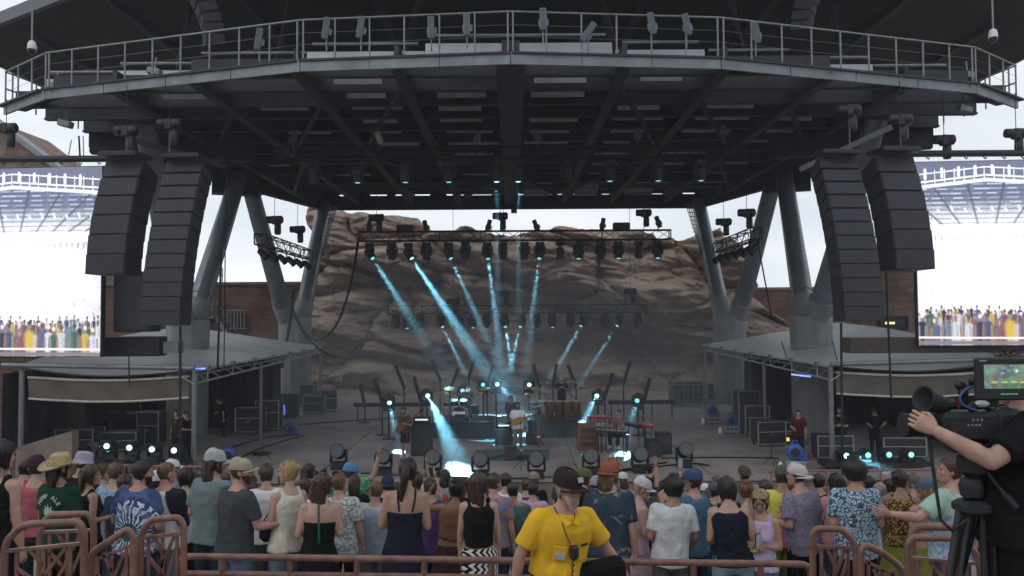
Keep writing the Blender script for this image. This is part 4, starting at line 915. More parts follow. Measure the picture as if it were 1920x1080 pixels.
def pattern(name, kind, cols, scale=10.0, center=(0, 0, 1.2)):
    """cloth prints: dye and prints, flat on the cloth"""
    if name in MATS: return MATS[name]
    m = bpy.data.materials.new(name); m.use_nodes = True; MATS[name] = m; nt = m.node_tree; n = nt.nodes.new; l = nt.links.new
    b = nt.nodes['Principled BSDF']; b.inputs['Roughness'].default_value = .9; b.inputs['Specular IOR Level'].default_value = .15
    t = n('ShaderNodeTexCoord'); r = n('ShaderNodeValToRGB'); r.color_ramp.interpolation = 'LINEAR'
    while len(r.color_ramp.elements) > 1: r.color_ramp.elements.remove(r.color_ramp.elements[-1])
    lo, hi = (.28, .72) if kind in ('noise', 'dye') else (0, 1)
    for k, c in enumerate(cols):
        p = lo + (hi - lo) * k / max(1, len(cols) - 1); e = r.color_ramp.elements[0] if k == 0 else r.color_ramp.elements.new(p); e.position = p; e.color = (*[(x * .84 + sum(c) / 3 * .16) * .85 for x in c], 1)
    def math_(op, a, bb=None):
        q = n('ShaderNodeMath'); q.operation = op
        for i, x in enumerate((a, bb)):
            if x is None: continue
            if isinstance(x, (int, float)): q.inputs[i].default_value = x
            else: l(x, q.inputs[i])
        return q.outputs[0]
    if kind == 'noise' or kind == 'dye':
        z = n('ShaderNodeTexNoise'); z.inputs['Scale'].default_value = scale; z.inputs['Detail'].default_value = 3 if kind == 'noise' else 5; z.inputs['Distortion'].default_value = 1.5; l(t.outputs['Object'], z.inputs['Vector']); l(z.outputs['Fac'], r.inputs['Fac'])
    elif kind == 'floral':
        z = n('ShaderNodeTexNoise'); z.inputs['Scale'].default_value = scale * .8; l(t.outputs['Object'], z.inputs['Vector'])
        va = n('ShaderNodeVectorMath'); va.operation = 'MULTIPLY_ADD'; va.inputs[1].default_value = (.09, .09, .09); l(z.outputs['Color'], va.inputs[0]); l(t.outputs['Object'], va.inputs[2])
        v = n('ShaderNodeTexVoronoi'); v.feature = 'F1'; v.inputs['Scale'].default_value = scale * 1.6; l(va.outputs[0], v.inputs['Vector'])
        q = math_('SINE', math_('MULTIPLY', v.outputs['Distance'], 9.0)); q = math_('MULTIPLY_ADD', q, .5); nt.nodes[-1].inputs[2].default_value = .5; l(q, r.inputs['Fac'])
    elif kind == 'zigzag':
        s = n('ShaderNodeSeparateXYZ'); l(t.outputs['Object'], s.inputs[0]); a = math_('ADD', s.outputs['X'], s.outputs['Y'])
        pp = math_('PINGPONG', math_('MULTIPLY', s.outputs['Z'], scale), .5); q = math_('FRACT', math_('ADD', math_('MULTIPLY', a, scale * .9), pp)); r.color_ramp.interpolation = 'CONSTANT'; r.color_ramp.elements[-1].position = .5; l(q, r.inputs['Fac'])
    elif kind == 'spiral':
        s = n('ShaderNodeSeparateXYZ'); l(t.outputs['Object'], s.inputs[0]); dx = math_('SUBTRACT', s.outputs['X'], center[0]); dz = math_('SUBTRACT', s.outputs['Z'], center[2])
        rr_ = math_('SQRT', math_('ADD', math_('MULTIPLY', dx, dx), math_('MULTIPLY', dz, dz))); an = math_('ARCTAN2', dz, dx)
        z = n('ShaderNodeTexNoise'); z.inputs['Scale'].default_value = 14; l(t.outputs['Object'], z.inputs['Vector'])
        rad_ = math_('ADD', math_('MULTIPLY', rr_, 1.75), math_('MULTIPLY', math_('SUBTRACT', z.outputs['Fac'], .5), .28)); l(rad_, r.inputs['Fac'])
        st = math_('SINE', math_('ADD', math_('MULTIPLY', an, 22.0), math_('MULTIPLY', z.outputs['Fac'], 14.0))); st = math_('MULTIPLY', math_('GREATER_THAN', st, .35), math_('LESS_THAN', math_('ABSOLUTE', math_('SUBTRACT', rr_, .20)), .11))
        mx = n('ShaderNodeMix'); mx.data_type = 'RGBA'; mx.inputs['B'].default_value = (.55, .62, .72, 1); l(st, mx.inputs['Factor']); l(r.outputs['Color'], mx.inputs['A']); l(mx.outputs['Result'], b.inputs['Base Color'])
    elif kind == 'split':                                   # body colour near the middle, sleeve colour outside
        s = n('ShaderNodeSeparateXYZ'); l(t.outputs['Object'], s.inputs[0]); a = math_('ABSOLUTE', s.outputs['X']); q = math_('MULTIPLY', math_('SUBTRACT', a, math_('MULTIPLY', math_('SUBTRACT', 1.62, s.outputs['Z']), .34)), 60.0); q = math_('ADD', q, .5); l(q, r.inputs['Fac'])
    elif kind == 'stripe':
        s = n('ShaderNodeSeparateXYZ'); l(t.outputs['Object'], s.inputs[0]); z = n('ShaderNodeTexNoise'); z.inputs['Scale'].default_value = 12; z.inputs['Detail'].default_value = 4; l(t.outputs['Object'], z.inputs['Vector']); q = math_('ADD', math_('ADD', math_('MULTIPLY', math_('ADD', s.outputs['X'], .25), scale), math_('MULTIPLY', math_('SUBTRACT', s.outputs['Z'], 1.1), -.7)), math_('MULTIPLY', z.outputs['Fac'], 1.1)); q = math_('SUBTRACT', q, .55); l(q, r.inputs['Fac'])
    if kind != 'spiral': l(r.outputs['Color'], b.inputs['Base Color'])
    zb = n('ShaderNodeTexNoise'); zb.inputs['Scale'].default_value = 13; l(t.outputs['Object'], zb.inputs['Vector']); bp = n('ShaderNodeBump'); bp.inputs['Strength'].default_value = .45; bp.inputs['Distance'].default_value = .02; l(zb.outputs['Fac'], bp.inputs['Height']); l(bp.outputs['Normal'], b.inputs['Normal'])
    return m

def npobj(name, v, f, mats, parent, mi=None, smooth=True):
    me = bpy.data.meshes.new(name); me.from_pydata(v.tolist() if hasattr(v, 'tolist') else v, [], f)
    me.polygons.foreach_set('use_smooth', [smooth] * len(me.polygons))
    for m in (mats if isinstance(mats, (list, tuple)) else [mats]): me.materials.append(m)
    if mi is not None: me.polygons.foreach_set('material_index', mi)
    o = bpy.data.objects.new(name, me); COL.objects.link(o); o.parent = parent; return o
TORSO_M = [(.80, .10, .085), (.86, .155, .108), (.92, .168, .118), (1.0, .158, .108), (1.08, .150, .102), (1.18, .158, .108), (1.28, .172, .116), (1.36, .178, .110), (1.42, .158, .090), (1.46, .105, .072), (1.50, .06, .058)]
TORSO_F = [(.80, .10, .09), (.86, .165, .115), (.92, .175, .122), (1.0, .150, .108), (1.08, .128, .094), (1.18, .136, .10), (1.28, .150, .108), (1.36, .152, .100), (1.42, .135, .082), (1.46, .09, .064), (1.50, .052, .050)]
def wrinkle(v, amp, sc, seed):
    o = np.array(v); out = o.copy()
    for i, p in enumerate(o):
        q = Vector((float(p[0]) * sc + seed, float(p[1]) * sc, float(p[2]) * sc * .55)); out[i] += np.array(noise.noise_vector(q)) * amp
    return out
def xf(v, M): v = np.asarray(v, np.float64); return v @ np.array(M.to_3x3()).T + np.array(M.translation)
PCOUNT = [0]
def person(label, loc, H=1.75, face=0.0, fem=False, build=1.0, skin_c=PALE, hair='short', hair_c=BRH, hat=None, hat_c=(.3, .3, .3), top='tee', top_m=None, bot='jeans', bot_m=None,
           aL='down', aR='down', lean=0.0, twist=0.0, head=(0, 0), sit=False, legs=None, vox=.018, hand=.55, shoes=None, group=None, hi=False, beard=None, hips=None, handL=None, handR=None, name='person', hair_len=.30, stance=.10, hemz=None, side=0.0):
    """one person standing at loc (feet) and facing angle `face` (0 = away from the camera, towards +Y)"""
    PCOUNT[0] += 1; sd = PCOUNT[0] * 3.7
    t = thing(name, label, 'person', loc, face, group); t.scale = (H / 1.75,) * 3
    B = build; TS = TORSO_F if fem else TORSO_M; sh = (.152 if fem else .178) * (.6 + .4 * B)
    hipz = .92 if not sit else .50
    dz = hipz - .92
    U = Matrix.Translation((0, 0, .95 + dz)) @ Euler((-lean, side, twist)).to_matrix().to_4x4() @ Matrix.Translation((0, 0, -.95))
    def A(k, s):
        d = ARM[k] if isinstance(k, str) else k; return Vector((d[0][0] * s, d[0][1], d[0][2])).normalized(), Vector((d[1][0] * s, d[1][1], d[1][2])).normalized()
    J = {}
    for s, k in ((-1, aL), (1, aR)):
        u, fo = A(k, s); S = Vector((s * sh, 0, 1.405)); E = S + u * (.285 if not fem else .27); W = E + fo * (.25 if not fem else .235); J[s] = (S, E, W, u, fo)
    am = .85 if fem else 1.0; am *= .5 + .5 * B
    # legs
    L_ = {}
    for s in (-1, 1):
        hp = Vector((s * .088 * (.5 + .5 * B), 0, .90 + dz))
        if legs: kn, an = Vector(legs[s][0]), Vector(legs[s][1])
        elif sit: kn = Vector((s * .17, .43, .50)); an = Vector((s * .15, .40, .09))
        else: kn = Vector((s * stance, .015, .48)); an = Vector((s * (stance + .015), -.01, .085))
        L_[s] = (hp, kn, an)
    # ---- body
    m = MB(); m.M = U; loft(m, [(z, rx * (.35 + .65 * B), ry * (.2 + .8 * B), 0, 0) for (z, rx, ry) in TS], 16, 2.2)
    if fem:
        for s in (-1, 1): ell(m, (s * .065, .085 * B, 1.25), (.062, .055, .06))
    if B > 1.12 and not fem: ell(m, (0, .07, 1.04), (.135 * B, .11 * B, .15))
    cap(m, (0, -.012, 1.44), (0, .012, 1.58), .056 * (.9 if fem else 1.05), .052 * (.9 if fem else 1.05))
    for s in (-1, 1):
        S, E, W, u, fo = J[s]; cap(m, (s * .06, 0, 1.42), S, .062 * am, .064 * am); cap(m, S, S.lerp(E, .35), .060 * am, .054 * am); cap(m, S.lerp(E, .3), E, .054 * am, .041 * am); cap(m, E, E.lerp(W, .35), .041 * am, .042 * am); cap(m, E.lerp(W, .3), W, .042 * am, .028 * am)
    m.M = Matrix(); hip = .086 * (.4 + .6 * B) * (1.08 if fem else 1)
    for s in (-1, 1):
        hp, kn, an = L_[s]; cap(m, hp, hp.lerp(kn, .4), hip, hip * .9); cap(m, hp.lerp(kn, .4), kn, hip * .9, .056); cap(m, kn, kn.lerp(an, .35), .056, .057); cap(m, kn.lerp(an, .35), an, .057, .036); cap(m, an + Vector((0, -.03, -.05)), an + Vector((0, .13, -.055)), .034, .030)
    v, f = remesh(m, vox, 2); V = [v]; F = list(f); MI = [0] * len(f)
    def app(vv, ff, mi): 
        o = sum(len(x) for x in V); V.append(np.asarray(vv, np.float32)); F.extend(tuple(i + o for i in q) for q in ff); MI.extend([mi] * len(ff))
    for s in (-1, 1):
        S, E, W, u, fo = J[s]; hm = get_hand(handL if s < 0 and handL is not None else handR if s > 0 and handR is not None else hand)
        z = -fo; x = Vector((s, 0, 0)); x = (x - z * x.dot(z))
        if x.length < .1: x = Vector((0, 0, s))
        x.normalize(); y = z.cross(x); R = Matrix((x * 1, y * s, z)).transposed()
        vv = np.array(hm.v); vv = vv * .97 if not fem else vv * .88
        ff = hm.f
        M4 = U @ Matrix.Translation(W - z * .0) @ R.to_4x4(); app(xf(vv, M4), ff, 0)
    HM = U @ Matrix.Translation((0, .022, 1.632)) @ Euler((-head[1], 0, head[0])).to_matrix().to_4x4()
    hv, hf = HEADS['hi' if hi else 'lo']; app(xf(hv, HM), hf, 0)
    e = MB()
    for s in (-1, 1): ell(e, (s * .031, .0905, .008), (.013, .006, .006), 8, 5)
    app(xf(e.v, HM), e.f, 1); e = MB(); ell(e, (0, .0945, -.064), (.023, .008, .008), 8, 5); app(xf(e.v, HM), e.f, 2)
    npobj('body', np.concatenate(V), F, [skin(skin_c), M_EYE, M_LIP], t, MI)
    # ---- lower garment
    if bot_m is None: bot_m = fab((.05, .07, .11))
    if bot in ('jeans', 'shorts', 'pants'):
        m = MB(); g = .016 if bot != 'pants' else .024
        m.M = U if sit else Matrix(); m.M = Matrix.Translation((0, 0, dz)); loft(m, [(z, rx * (.35 + .65 * B) + .012, ry * (.2 + .8 * B) + .012, 0, 0) for (z, rx, ry) in TS[:4]] + [(1.03, TS[4][1] * (.35 + .65 * B) + .012, TS[4][2] * (.2 + .8 * B) + .012, 0, 0)], 16, 2.2); m.M = Matrix()
        for s in (-1, 1):
            hp, kn, an = L_[s]; cap(m, hp, hp.lerp(kn, .4), hip + g, hip * .9 + g); capf(m, hp.lerp(kn, .4), hp.lerp(kn, .94) if bot == 'shorts' else kn, hip * .9 + g, (.075 if bot == 'shorts' else .058) + g)
            if bot != 'shorts': ell(m, kn, (.058 + g,) * 3, 8, 5)
            if bot != 'shorts': capf(m, kn, an, .058 + g, .048 + g)
        v, f = remesh(m, vox, 2)
        npobj('shorts' if bot == 'shorts' else 'trousers', wrinkle(v, .010, 7, sd), f, bot_m, t)
    elif bot in ('skirt', 'dress', 'wide'):
        bz = 1.02 if bot != 'dress' else 1.30; hz = {'skirt': .48, 'dress': .32, 'wide': .1}[bot] if hemz is None else hemz
        secs = [(z, rx * (.35 + .65 * B) + .014, ry * (.2 + .8 * B) + .016, 0, .004) for (z, rx, ry) in TS if .9 <= z <= bz + .01]; rx, ry = secs[0][1], secs[0][2]; lo_ = []
        for k in range(8):
            q = 1 - k / 8; z = hz + (.9 - hz) * (1 - q); fl = .05 * q if bot == 'dress' else .07 * q if bot == 'skirt' else .015 * q; lo_.append((z, rx + fl, ry + fl + .02 * q, 0, 0))
        m = MB(); loft(m, lo_ + secs, 28, 2.1, closed=False); v = np.array(m.v)
        for i, p in enumerate(v): q = max(0, .95 - p[2]); v[i, :2] *= 1 + .06 * min(1, q * 2) * math.sin(math.atan2(p[1], p[0]) * 9 + sd)
        if bot == 'dress': v2 = v.copy(); up_ = v[:, 2] > .95; v[up_] = xf(v2[up_], U)
        npobj('dress' if bot == 'dress' else 'skirt' if bot == 'skirt' else 'wide_trousers', wrinkle(v, .008, 6, sd), m.f, bot_m, t)
        if bot == 'dress' and top == 'straps':
            for s in (-1, 1):
                o = MB(); o.path([xf([q], U)[0].tolist() for q in ((s * .085, .118, 1.29), (s * .088, .10, 1.38), (s * .085, .04, 1.475), (s * .082, -.03, 1.482), (s * .08, -.10, 1.41), (s * .06, -.128, 1.29))], .009, 5); o.build('strap', bot_m, t, local=True)
    # ---- upper garment
    if top in ('tee', 'long', 'tank', 'crop', 'shirt') and top_m is not None:
        hz = {'tee': .84, 'long': .86, 'tank': .88, 'crop': 1.06, 'shirt': .80}[top] if hemz is None or bot in ('skirt', 'dress', 'wide') else hemz
        if bot == 'wide': hz = 1.01
        if sit: hz = .93 if hemz is None else hemz
        loose = .030 if top in ('tee', 'shirt') else .020
        m = MB(); secs = []; cx_ = TS[6][1]
        for (z, rx, ry) in TS:
            if z < .82 - .001 and top != 'shirt': continue
            r2 = max(rx, cx_ * (.93 if top in ('tee', 'shirt') and not fem else .84)) if .8 < z < 1.3 else rx
            if top in ('tank', 'crop') and z > 1.38: r2 *= .86
            if z > 1.44: r2 -= .018
            secs.append((z, r2 * (.35 + .65 * B) + loose, max(ry, .105 if z < 1.35 and z > .8 else ry) * (.2 + .8 * B) + loose, 0, 0))
        secs = [s_ for s_ in secs if s_[0] <= (1.47 if top not in ('tank', 'crop') else 1.425)]
        secs = [s_ for s_ in secs if s_[0] > hz + .02]; secs = [(hz, secs[0][1] + .006, secs[0][2] + .006, 0, 0)] + secs
        loft(m, secs, 18, 2.3)
        if fem:
            for s in (-1, 1): ell(m, (s * .065, .092 * B, 1.25), (.07, .06, .065))
        if B > 1.12 and not fem: ell(m, (0, .08, 1.03), (.15 * B, .125 * B, .17))
        if top not in ('tank', 'crop'):
            for s in (-1, 1):
                S, E, W, u, fo = J[s]; cap(m, (s * .06, 0, 1.418), S, .066 * am, .068 * am + .008)
                if top == 'long': cap(m, S, E, .068 * am, .052 * am); ell(m, E, (.052 * am,) * 3, 8, 5); capf(m, E, W - fo * .01, .052 * am, .040 * am)
                else: q = S.lerp(E, .76); capf(m, S, q, .068 * am + .004, .070 * am + .004)
        else:
            for s in (-1, 1): cap(m, (s * .085, .06, 1.36), (s * .098, 0, 1.478), .03, .028); cap(m, (s * .098, 0, 1.478), (s * .08, -.055, 1.38), .028, .04)
        v, f = remesh(m, vox, 3); v = wrinkle(wrinkle(v, .014 if top in ('tee', 'shirt') else .006, 6.0, sd), .007, 15, sd + 9)
        npobj({'tee': 'shirt', 'shirt': 'shirt', 'long': 'long_sleeved_shirt', 'tank': 'tank_top', 'crop': 'crop_top'}[top], xf(v, U), f, top_m, t)
    # ---- hair
    hat_on = hat is not None; P = None
    if hair != 'bald':
        hm = hair_mat(hair_c); g = {'buzz': .005, 'short': .013, 'curly': .034, 'afro': .05, 'long': .016, 'bob': .022, 'pony': .012, 'bun': .014, 'updo': .02, 'mid': .018}[hair]
        if hat_on: g = min(g, .012)
        n = 22; vs = []; secs = [s_ for s_ in head_secs(g) if s_[0] > -.16]; ring = 12
        for j in range(ring + 1):
            q = j / ring
            for i in range(n):
                th = 2 * math.pi * i / n; fr = math.sin(th)                        # +1 at the face side
                zb = -.075 + .145 * max(0, min(1, (fr + .45) / 1.1)) if hair not in ('bob',) else -.115 + .17 * max(0, min(1, (fr + .1) / .7))
                if hair in ('long', 'mid'): zb = -.10 + .155 * max(0, min(1, (fr + .05) / .7))
                z = zb + (.118 + g * 1.1 - zb) * math.sin(q * math.pi / 2)
                za = min(max(z / (1 + g * 3), -.117), .1175); ws = np.interp(za, [s_[0] for s_ in HEAD], [s_[1] for s_ in HEAD]); ff_ = np.interp(za, [s_[0] for s_ in HEAD], [s_[2] for s_ in HEAD]); bb = np.interp(za, [s_[0] for s_ in HEAD], [s_[3] for s_ in HEAD])
                sc = 1.0 if q < .7 else max(.02, math.sqrt(max(0, 1 - ((q - .7) / .3) ** 2)) * .45 + .55) if q < 1 else .02
                wr = 1 + (.12 if hair in ('curly', 'afro') else .05) * noise.noise(Vector((math.cos(th) * 4 + sd, math.sin(th) * 4, z * 24))) + .025 * noise.noise(Vector((math.cos(th) * 11 + sd, math.sin(th) * 11, z * 9)))
                ws = max(ws, (.060 if z > -.09 else .045) if z < .04 else 0); gg = g * (1 + (.35 if hair == 'bob' and z < .03 else 0))
                vs.append(((ws + gg) * math.cos(th) * sc * wr, (ff_ + bb) / 2 + ((ff_ - bb) / 2 + gg) * math.sin(th) * sc * wr, z))
        o = npobj('hair', xf(np.array(vs), HM), [(j * n + i, j * n + (i + 1) % n, (j + 1) * n + (i + 1) % n, (j + 1) * n + i) for j in range(ring) for i in range(n)], hm, t)
        if vox < .023 and not (hat_on and hair in ('short', 'buzz')) and hair != 'buzz':
            st_ = MB(); rs_ = random.Random(int(sd * 10)); ln0 = {'long': hair_len + .04, 'mid': .19, 'bob': .13, 'pony': .05, 'bun': .05, 'updo': .05}.get(hair, .03)
            for _ in range(55):
                th = rs_.uniform(0, 2 * math.pi); ph = rs_.uniform(.15, 1.1) if hair not in ('long', 'mid', 'bob') else rs_.uniform(.5, 1.3)
                if math.sin(th) > .35 and ph > .8: continue
                k_ = g + rs_.uniform(0, .006); c0 = Vector(((.074 + k_) * math.sin(ph) * math.cos(th), -.002 + (.094 + k_) * math.sin(ph) * math.sin(th), .012 + (.106 + k_) * math.cos(ph)))
                d0 = Vector((c0.x, c0.y, c0.z * .3)).normalized(); ln_ = ln0 * rs_.uniform(.5, 1.1); sw = Vector((rs_.uniform(-.3, .3), rs_.uniform(-.3, .3), 0)); P_ = [c0]
                for q_ in range(1, 5): f_ = q_ / 4; P_.append(c0 + d0 * (.012 + .016 * math.sin(f_ * 2.2)) * (1 if ln0 > .1 else f_ * 1.1) + (Vector((0, 0, -1)) * ln_ * f_ if ln0 > .1 else (Vector((0, -.3, -.5)) + sw) * ln_ * f_) + sw * .03 * f_ * f_)
                st_.path([xf([q_], HM)[0].tolist() for q_ in P_], .002, 3, [.0026, .0026, .0024, .002, .0008])
            tag(st_.build('loose_strands', hm, t, local=True), kind='stuff')
        if hair in ('long', 'mid'):
            ln = hair_len if hair == 'long' else .17; m = MB(); secs = []
            for k in range(9):
                q = k / 8; w_ = .078 + .018 * math.sin(q * 2.4) - .03 * q * q; secs.append((.05 - q * (ln + .08), w_, .045 - .012 * q, .008 * math.sin(q * 5 + sd), -.062 - .020 * math.sin(q * 2.6)))
            loft(m, secs[::-1], 20, 2.0); v = np.array(m.v)
            for i, p in enumerate(v): v[i, :2] += .006 * math.sin(math.atan2(p[1] + .06, p[0]) * 9 + p[2] * 12 + sd) + .016 * noise.noise(Vector((p[0] * 25 + sd, p[1] * 25, p[2] * 9)))
            npobj('hair_length', xf(v, HM), m.f, hm, t)
        elif hair == 'pony':
            m = MB(); m.path([xf([p], HM)[0].tolist() for p in ((0, -.09, .055), (.005, -.135, .045), (.0, -.145, -.03), (-.012, -.125, -.12), (-.03, -.115, -.22), (-.02, -.115, -.27))], .03, 8, [.026, .038, .040, .034, .026, .010]); m.build('ponytail', hm, t, local=True)
        elif hair in ('bun', 'updo'):
            m = MB(); m.M = HM; ell(m, (0, -.095 if hair == 'bun' else -.05, .055 if hair == 'bun' else .115), (.045, .042, .045), 10, 7); m.build('hair_bun', hm, t, local=True)
    if beard:
        n = 14; vs = []
        for j in range(6):
            q = j / 5; z = -.035 - q * .095
            for i in range(n + 1): th = math.pi * (-.02 + 1.04 * i / n); za = max(z, -.112); ws = np.interp(za, [s_[0] for s_ in HEAD], [s_[1] for s_ in HEAD]); ff_ = np.interp(za, [s_[0] for s_ in HEAD], [s_[2] for s_ in HEAD]); bb = np.interp(za, [s_[0] for s_ in HEAD], [s_[3] for s_ in HEAD]); vs.append(((ws + .006) * math.cos(th), (ff_ + bb) / 2 + ((ff_ - bb) / 2 + .006 + .004 * (q > .5)) * math.sin(th) * (1 if q < .9 else .8), z if not (j == 0 and abs(i - n / 2) < 3) else z - .012))
        npobj('beard', xf(np.array(vs), HM), [(j * (n + 1) + i, (j + 1) * (n + 1) + i, (j + 1) * (n + 1) + i + 1, j * (n + 1) + i + 1) for j in range(5) for i in range(n)], hair_mat(beard), t)
    # ---- hats
    if hat_on:
        hm = hat_c if not isinstance(hat_c, tuple) else fab(hat_c); m = MB(); g = .020 if hair not in ('curly', 'afro') else .026
        cy = -.002; back = -1 if hat in ('capback',) else 1
        if hat in ('cap', 'capback', 'truck', 'beanie'):
            n = 20; vs = []; ring = 8; z0 = .030 if hat != 'beanie' else .0; ht = .142 if hat != 'truck' else .155
            for j in range(ring + 1):
                q = j / ring; sc = math.cos(q * math.pi / 2) ** .62 if j < ring else .01
                for i in range(n): th = 2 * math.pi * i / n; rib = 1 + .012 * abs(math.sin(3 * th)); vs.append(((.076 + g) * math.cos(th) * sc * rib, cy + (.094 + g) * math.sin(th) * sc * rib, z0 + (ht - z0) * math.sin(q * math.pi / 2) - .012 * math.sin(th) * back))
            m._add(vs, [(j * n + i, j * n + (i + 1) % n, (j + 1) * n + (i + 1) % n, (j + 1) * n + i) for j in range(ring) for i in range(n)], True)
            crown = npobj('cap' if hat != 'beanie' else 'beanie', xf(np.array(m.v), HM), m.f, hm, t)
            b_ = MB(); ell(b_, (0, cy, ht + .002), (.008, .008, .006), 6, 4); b_.M = Matrix(); b2 = npobj('button', xf(np.array(b_.v), HM), b_.f, hm, crown)
            if hat != 'beanie':
                b_ = MB(); nn = 12; vs = []
                for j, (ex_, dz_) in enumerate(((0, 0), (.035, .002), (.070, -.006), (.070, -.010), (.035, -.002), (0, -.005))):
                    for i in range(nn + 1): th = math.pi * (.5 + (i / nn - .5) * .86); vs.append(((.075 + g + ex_ * .25) * math.cos(th), back * ((.094 + g + ex_ * abs(math.sin(th)) ** .6) * math.sin(th)) + cy, z0 + .004 - .012 + dz_ - .018 * math.cos(th) ** 2))
                fs_ = [(j * (nn + 1) + i, j * (nn + 1) + i + 1, ((j + 1) % 6) * (nn + 1) + i + 1, ((j + 1) % 6) * (nn + 1) + i) for j in range(6) for i in range(nn)]
                npobj('visor', xf(np.array(vs), HM), fs_, hm, crown)
        elif hat in ('straw', 'bucket'):
            n = 26; vs = []; pr = [(.205, .028), (.19, .010), (.13, .020), (.098, .032), (.094, .06), (.088, .10), (.078, .135), (.05, .148), (.02, .135), (.001, .132)] if hat == 'straw' else [(.13, -.02), (.125, -.018), (.098, .035), (.092, .09), (.08, .115), (.04, .125), (.001, .126)]
            for j, (r_, z) in enumerate(pr):
                for i in range(n):
                    th = 2 * math.pi * i / n; zz = z + (.035 * abs(math.cos(th)) ** 2 - .03 * abs(math.sin(th))) * (max(0, r_ - .1) / .1); k_ = 1.08 if r_ < .1 else 1; px_ = (1 - .25 * max(0, (z - .1) / .05) * abs(math.cos(th))); vs.append((r_ * math.cos(th) * px_, r_ * k_ * math.sin(th), zz + .012))
            crown = npobj('straw_hat' if hat == 'straw' else 'bucket_hat', xf(np.array(vs), HM), [(j * n + i, j * n + (i + 1) % n, (j + 1) * n + (i + 1) % n, (j + 1) * n + i) for j in range(len(pr) - 1) for i in range(n)], hm, t)
            if hat == 'straw':
                b_ = MB(); b_.path([xf([(.100 * math.cos(q), .107 * math.sin(q), .05)], HM)[0].tolist() for q in np.linspace(0, 2 * math.pi, 20)], .006, 5); b_.build('hat_cord', fab((.45, .38, .26)), crown, local=True)
    if shoes is not None:
        for s in (-1, 1):
            hp, kn, an = L_[s]; m = MB(); m.M = Matrix.Translation((an.x, an.y, an.z - .085)); loft(m, [(0, .046, .125, 0, .055), (.03, .048, .13, 0, .055), (.055, .044, .105, 0, .035), (.10, .042, .055, 0, -.005), (.125, .044, .05, 0, -.01)], 12, 2.4); m.build('shoe', shoes, t, local=True)
    t['_J'] = 0; del t['_J']
    S_ = H / 1.75; Rf = Matrix.Rotation(face, 4, 'Z'); W4 = Matrix.Translation(loc) @ Rf @ Matrix.Scale(S_, 4)
    J['hand'] = {s: W4 @ (U @ (J[s][2] + J[s][4] * .085)) for s in (-1, 1)}; J['W4'] = W4; J['U'] = U; J['HM'] = HM
    return t, J

# ---- cloth and prints
WHITE = fab((.72, .73, .75)); BLACKF = fab((.012, .012, .014)); NAVY = fab((.016, .02, .04)); CHAR = fab((.06, .068, .08)); TEALG = fab((.18, .24, .25)); BLUET = fab((.05, .16, .26)); DENIM = fab((.11, .17, .26)); LDENIM = fab((.22, .32, .42)); DKDEN = fab((.03, .045, .08)); GREENF = fab((.012, .06, .036)); CREAM = fab((.68, .63, .52)); PBLUE = fab((.42, .47, .58)); MAROON = fab((.07, .022, .03)); RUST = fab((.20, .085, .04)); LAV = fab((.55, .42, .62)); PINKD = fab((.52, .33, .42)); KHAKI = fab((.28, .23, .16)); GREYF = fab((.25, .26, .28)); REDF = fab((.40, .04, .06)); CORAL = fab((.5, .10, .14))
P_SPIRAL = pattern('tie_dye_spiral', 'spiral', [(.03, .16, .10), (.02, .12, .08), (.03, .07, .22), (.18, .28, .44), (.03, .05, .20), (.07, .13, .30), (.03, .05, .18), (.20, .21, .05), (.10, .05, .10)], center=(.06, 0, 1.08))
P_BLUEDYE = pattern('tie_dye_blue', 'dye', [(.03, .10, .25), (.30, .45, .60), (.05, .18, .35), (.55, .62, .68)], 7)
P_FLORALB = pattern('floral_blue', 'floral', [(.03, .06, .12), (.16, .30, .42), (.62, .70, .74), (.10, .20, .32)], 13)
P_FLORALP = pattern('floral_purple_grey', 'floral', [(.10, .09, .15), (.32, .28, .36), (.22, .2, .28)], 26)
P_FLORALW = pattern('floral_pale', 'floral', [(.20, .24, .24), (.50, .54, .52), (.56, .60, .57), (.52, .56, .54)], 11)
P_DARKDYE = pattern('tie_dye_slate', 'dye', [(.022, .034, .055), (.035, .055, .085), (.03, .05, .075), (.26, .32, .38)], 6)
P_PURPLE = pattern('tie_dye_purple', 'dye', [(.05, .02, .12), (.10, .03, .16), (.03, .03, .14), (.34, .06, .10)], 8)
P_MULTI = pattern('tie_dye_multicolour', 'dye', [(.08, .05, .30), (.10, .22, .45), (.40, .14, .08), (.10, .30, .20), (.25, .08, .35)], 5)
P_RAIN = pattern('tie_dye_rainbow', 'stripe', [(.34, .50, .40), (.10, .22, .46), (.45, .52, .62), (.14, .12, .42), (.34, .18, .46), (.50, .24, .40), (.16, .28, .50), (.40, .14, .12)], 1.5)
P_NEON = pattern('tie_dye_neon', 'stripe', [(.62, .60, .04), (.60, .55, .05), (.62, .05, .14), (.60, .06, .18), (.08, .28, .48), (.55, .10, .28)], 2.0)
P_ZIG = pattern('zigzag_black_white', 'zigzag', [(.01, .01, .012), (.70, .69, .68)], 15)
P_LEO = pattern('leopard_print', 'floral', [(.02, .014, .01), (.38, .24, .05), (.45, .30, .07)], 12)
P_RAGLAN = pattern('raglan_white_navy', 'split', [(.66, .68, .70), (.018, .022, .035)], 1)
P_GREENP = pattern('green_print', 'floral', [(.02, .18, .07), (.03, .26, .12), (.35, .55, .40)], 14)
P_PINKP = pattern('pink_print', 'floral', [(.55, .12, .22), (.65, .38, .45), (.7, .6, .62)], 14)
STRAW = mat('straw', (.36, .28, .15), .8, var=.25, vs=30, bump=.4, bs=70)
GCAP = fab((.42, .44, .43))

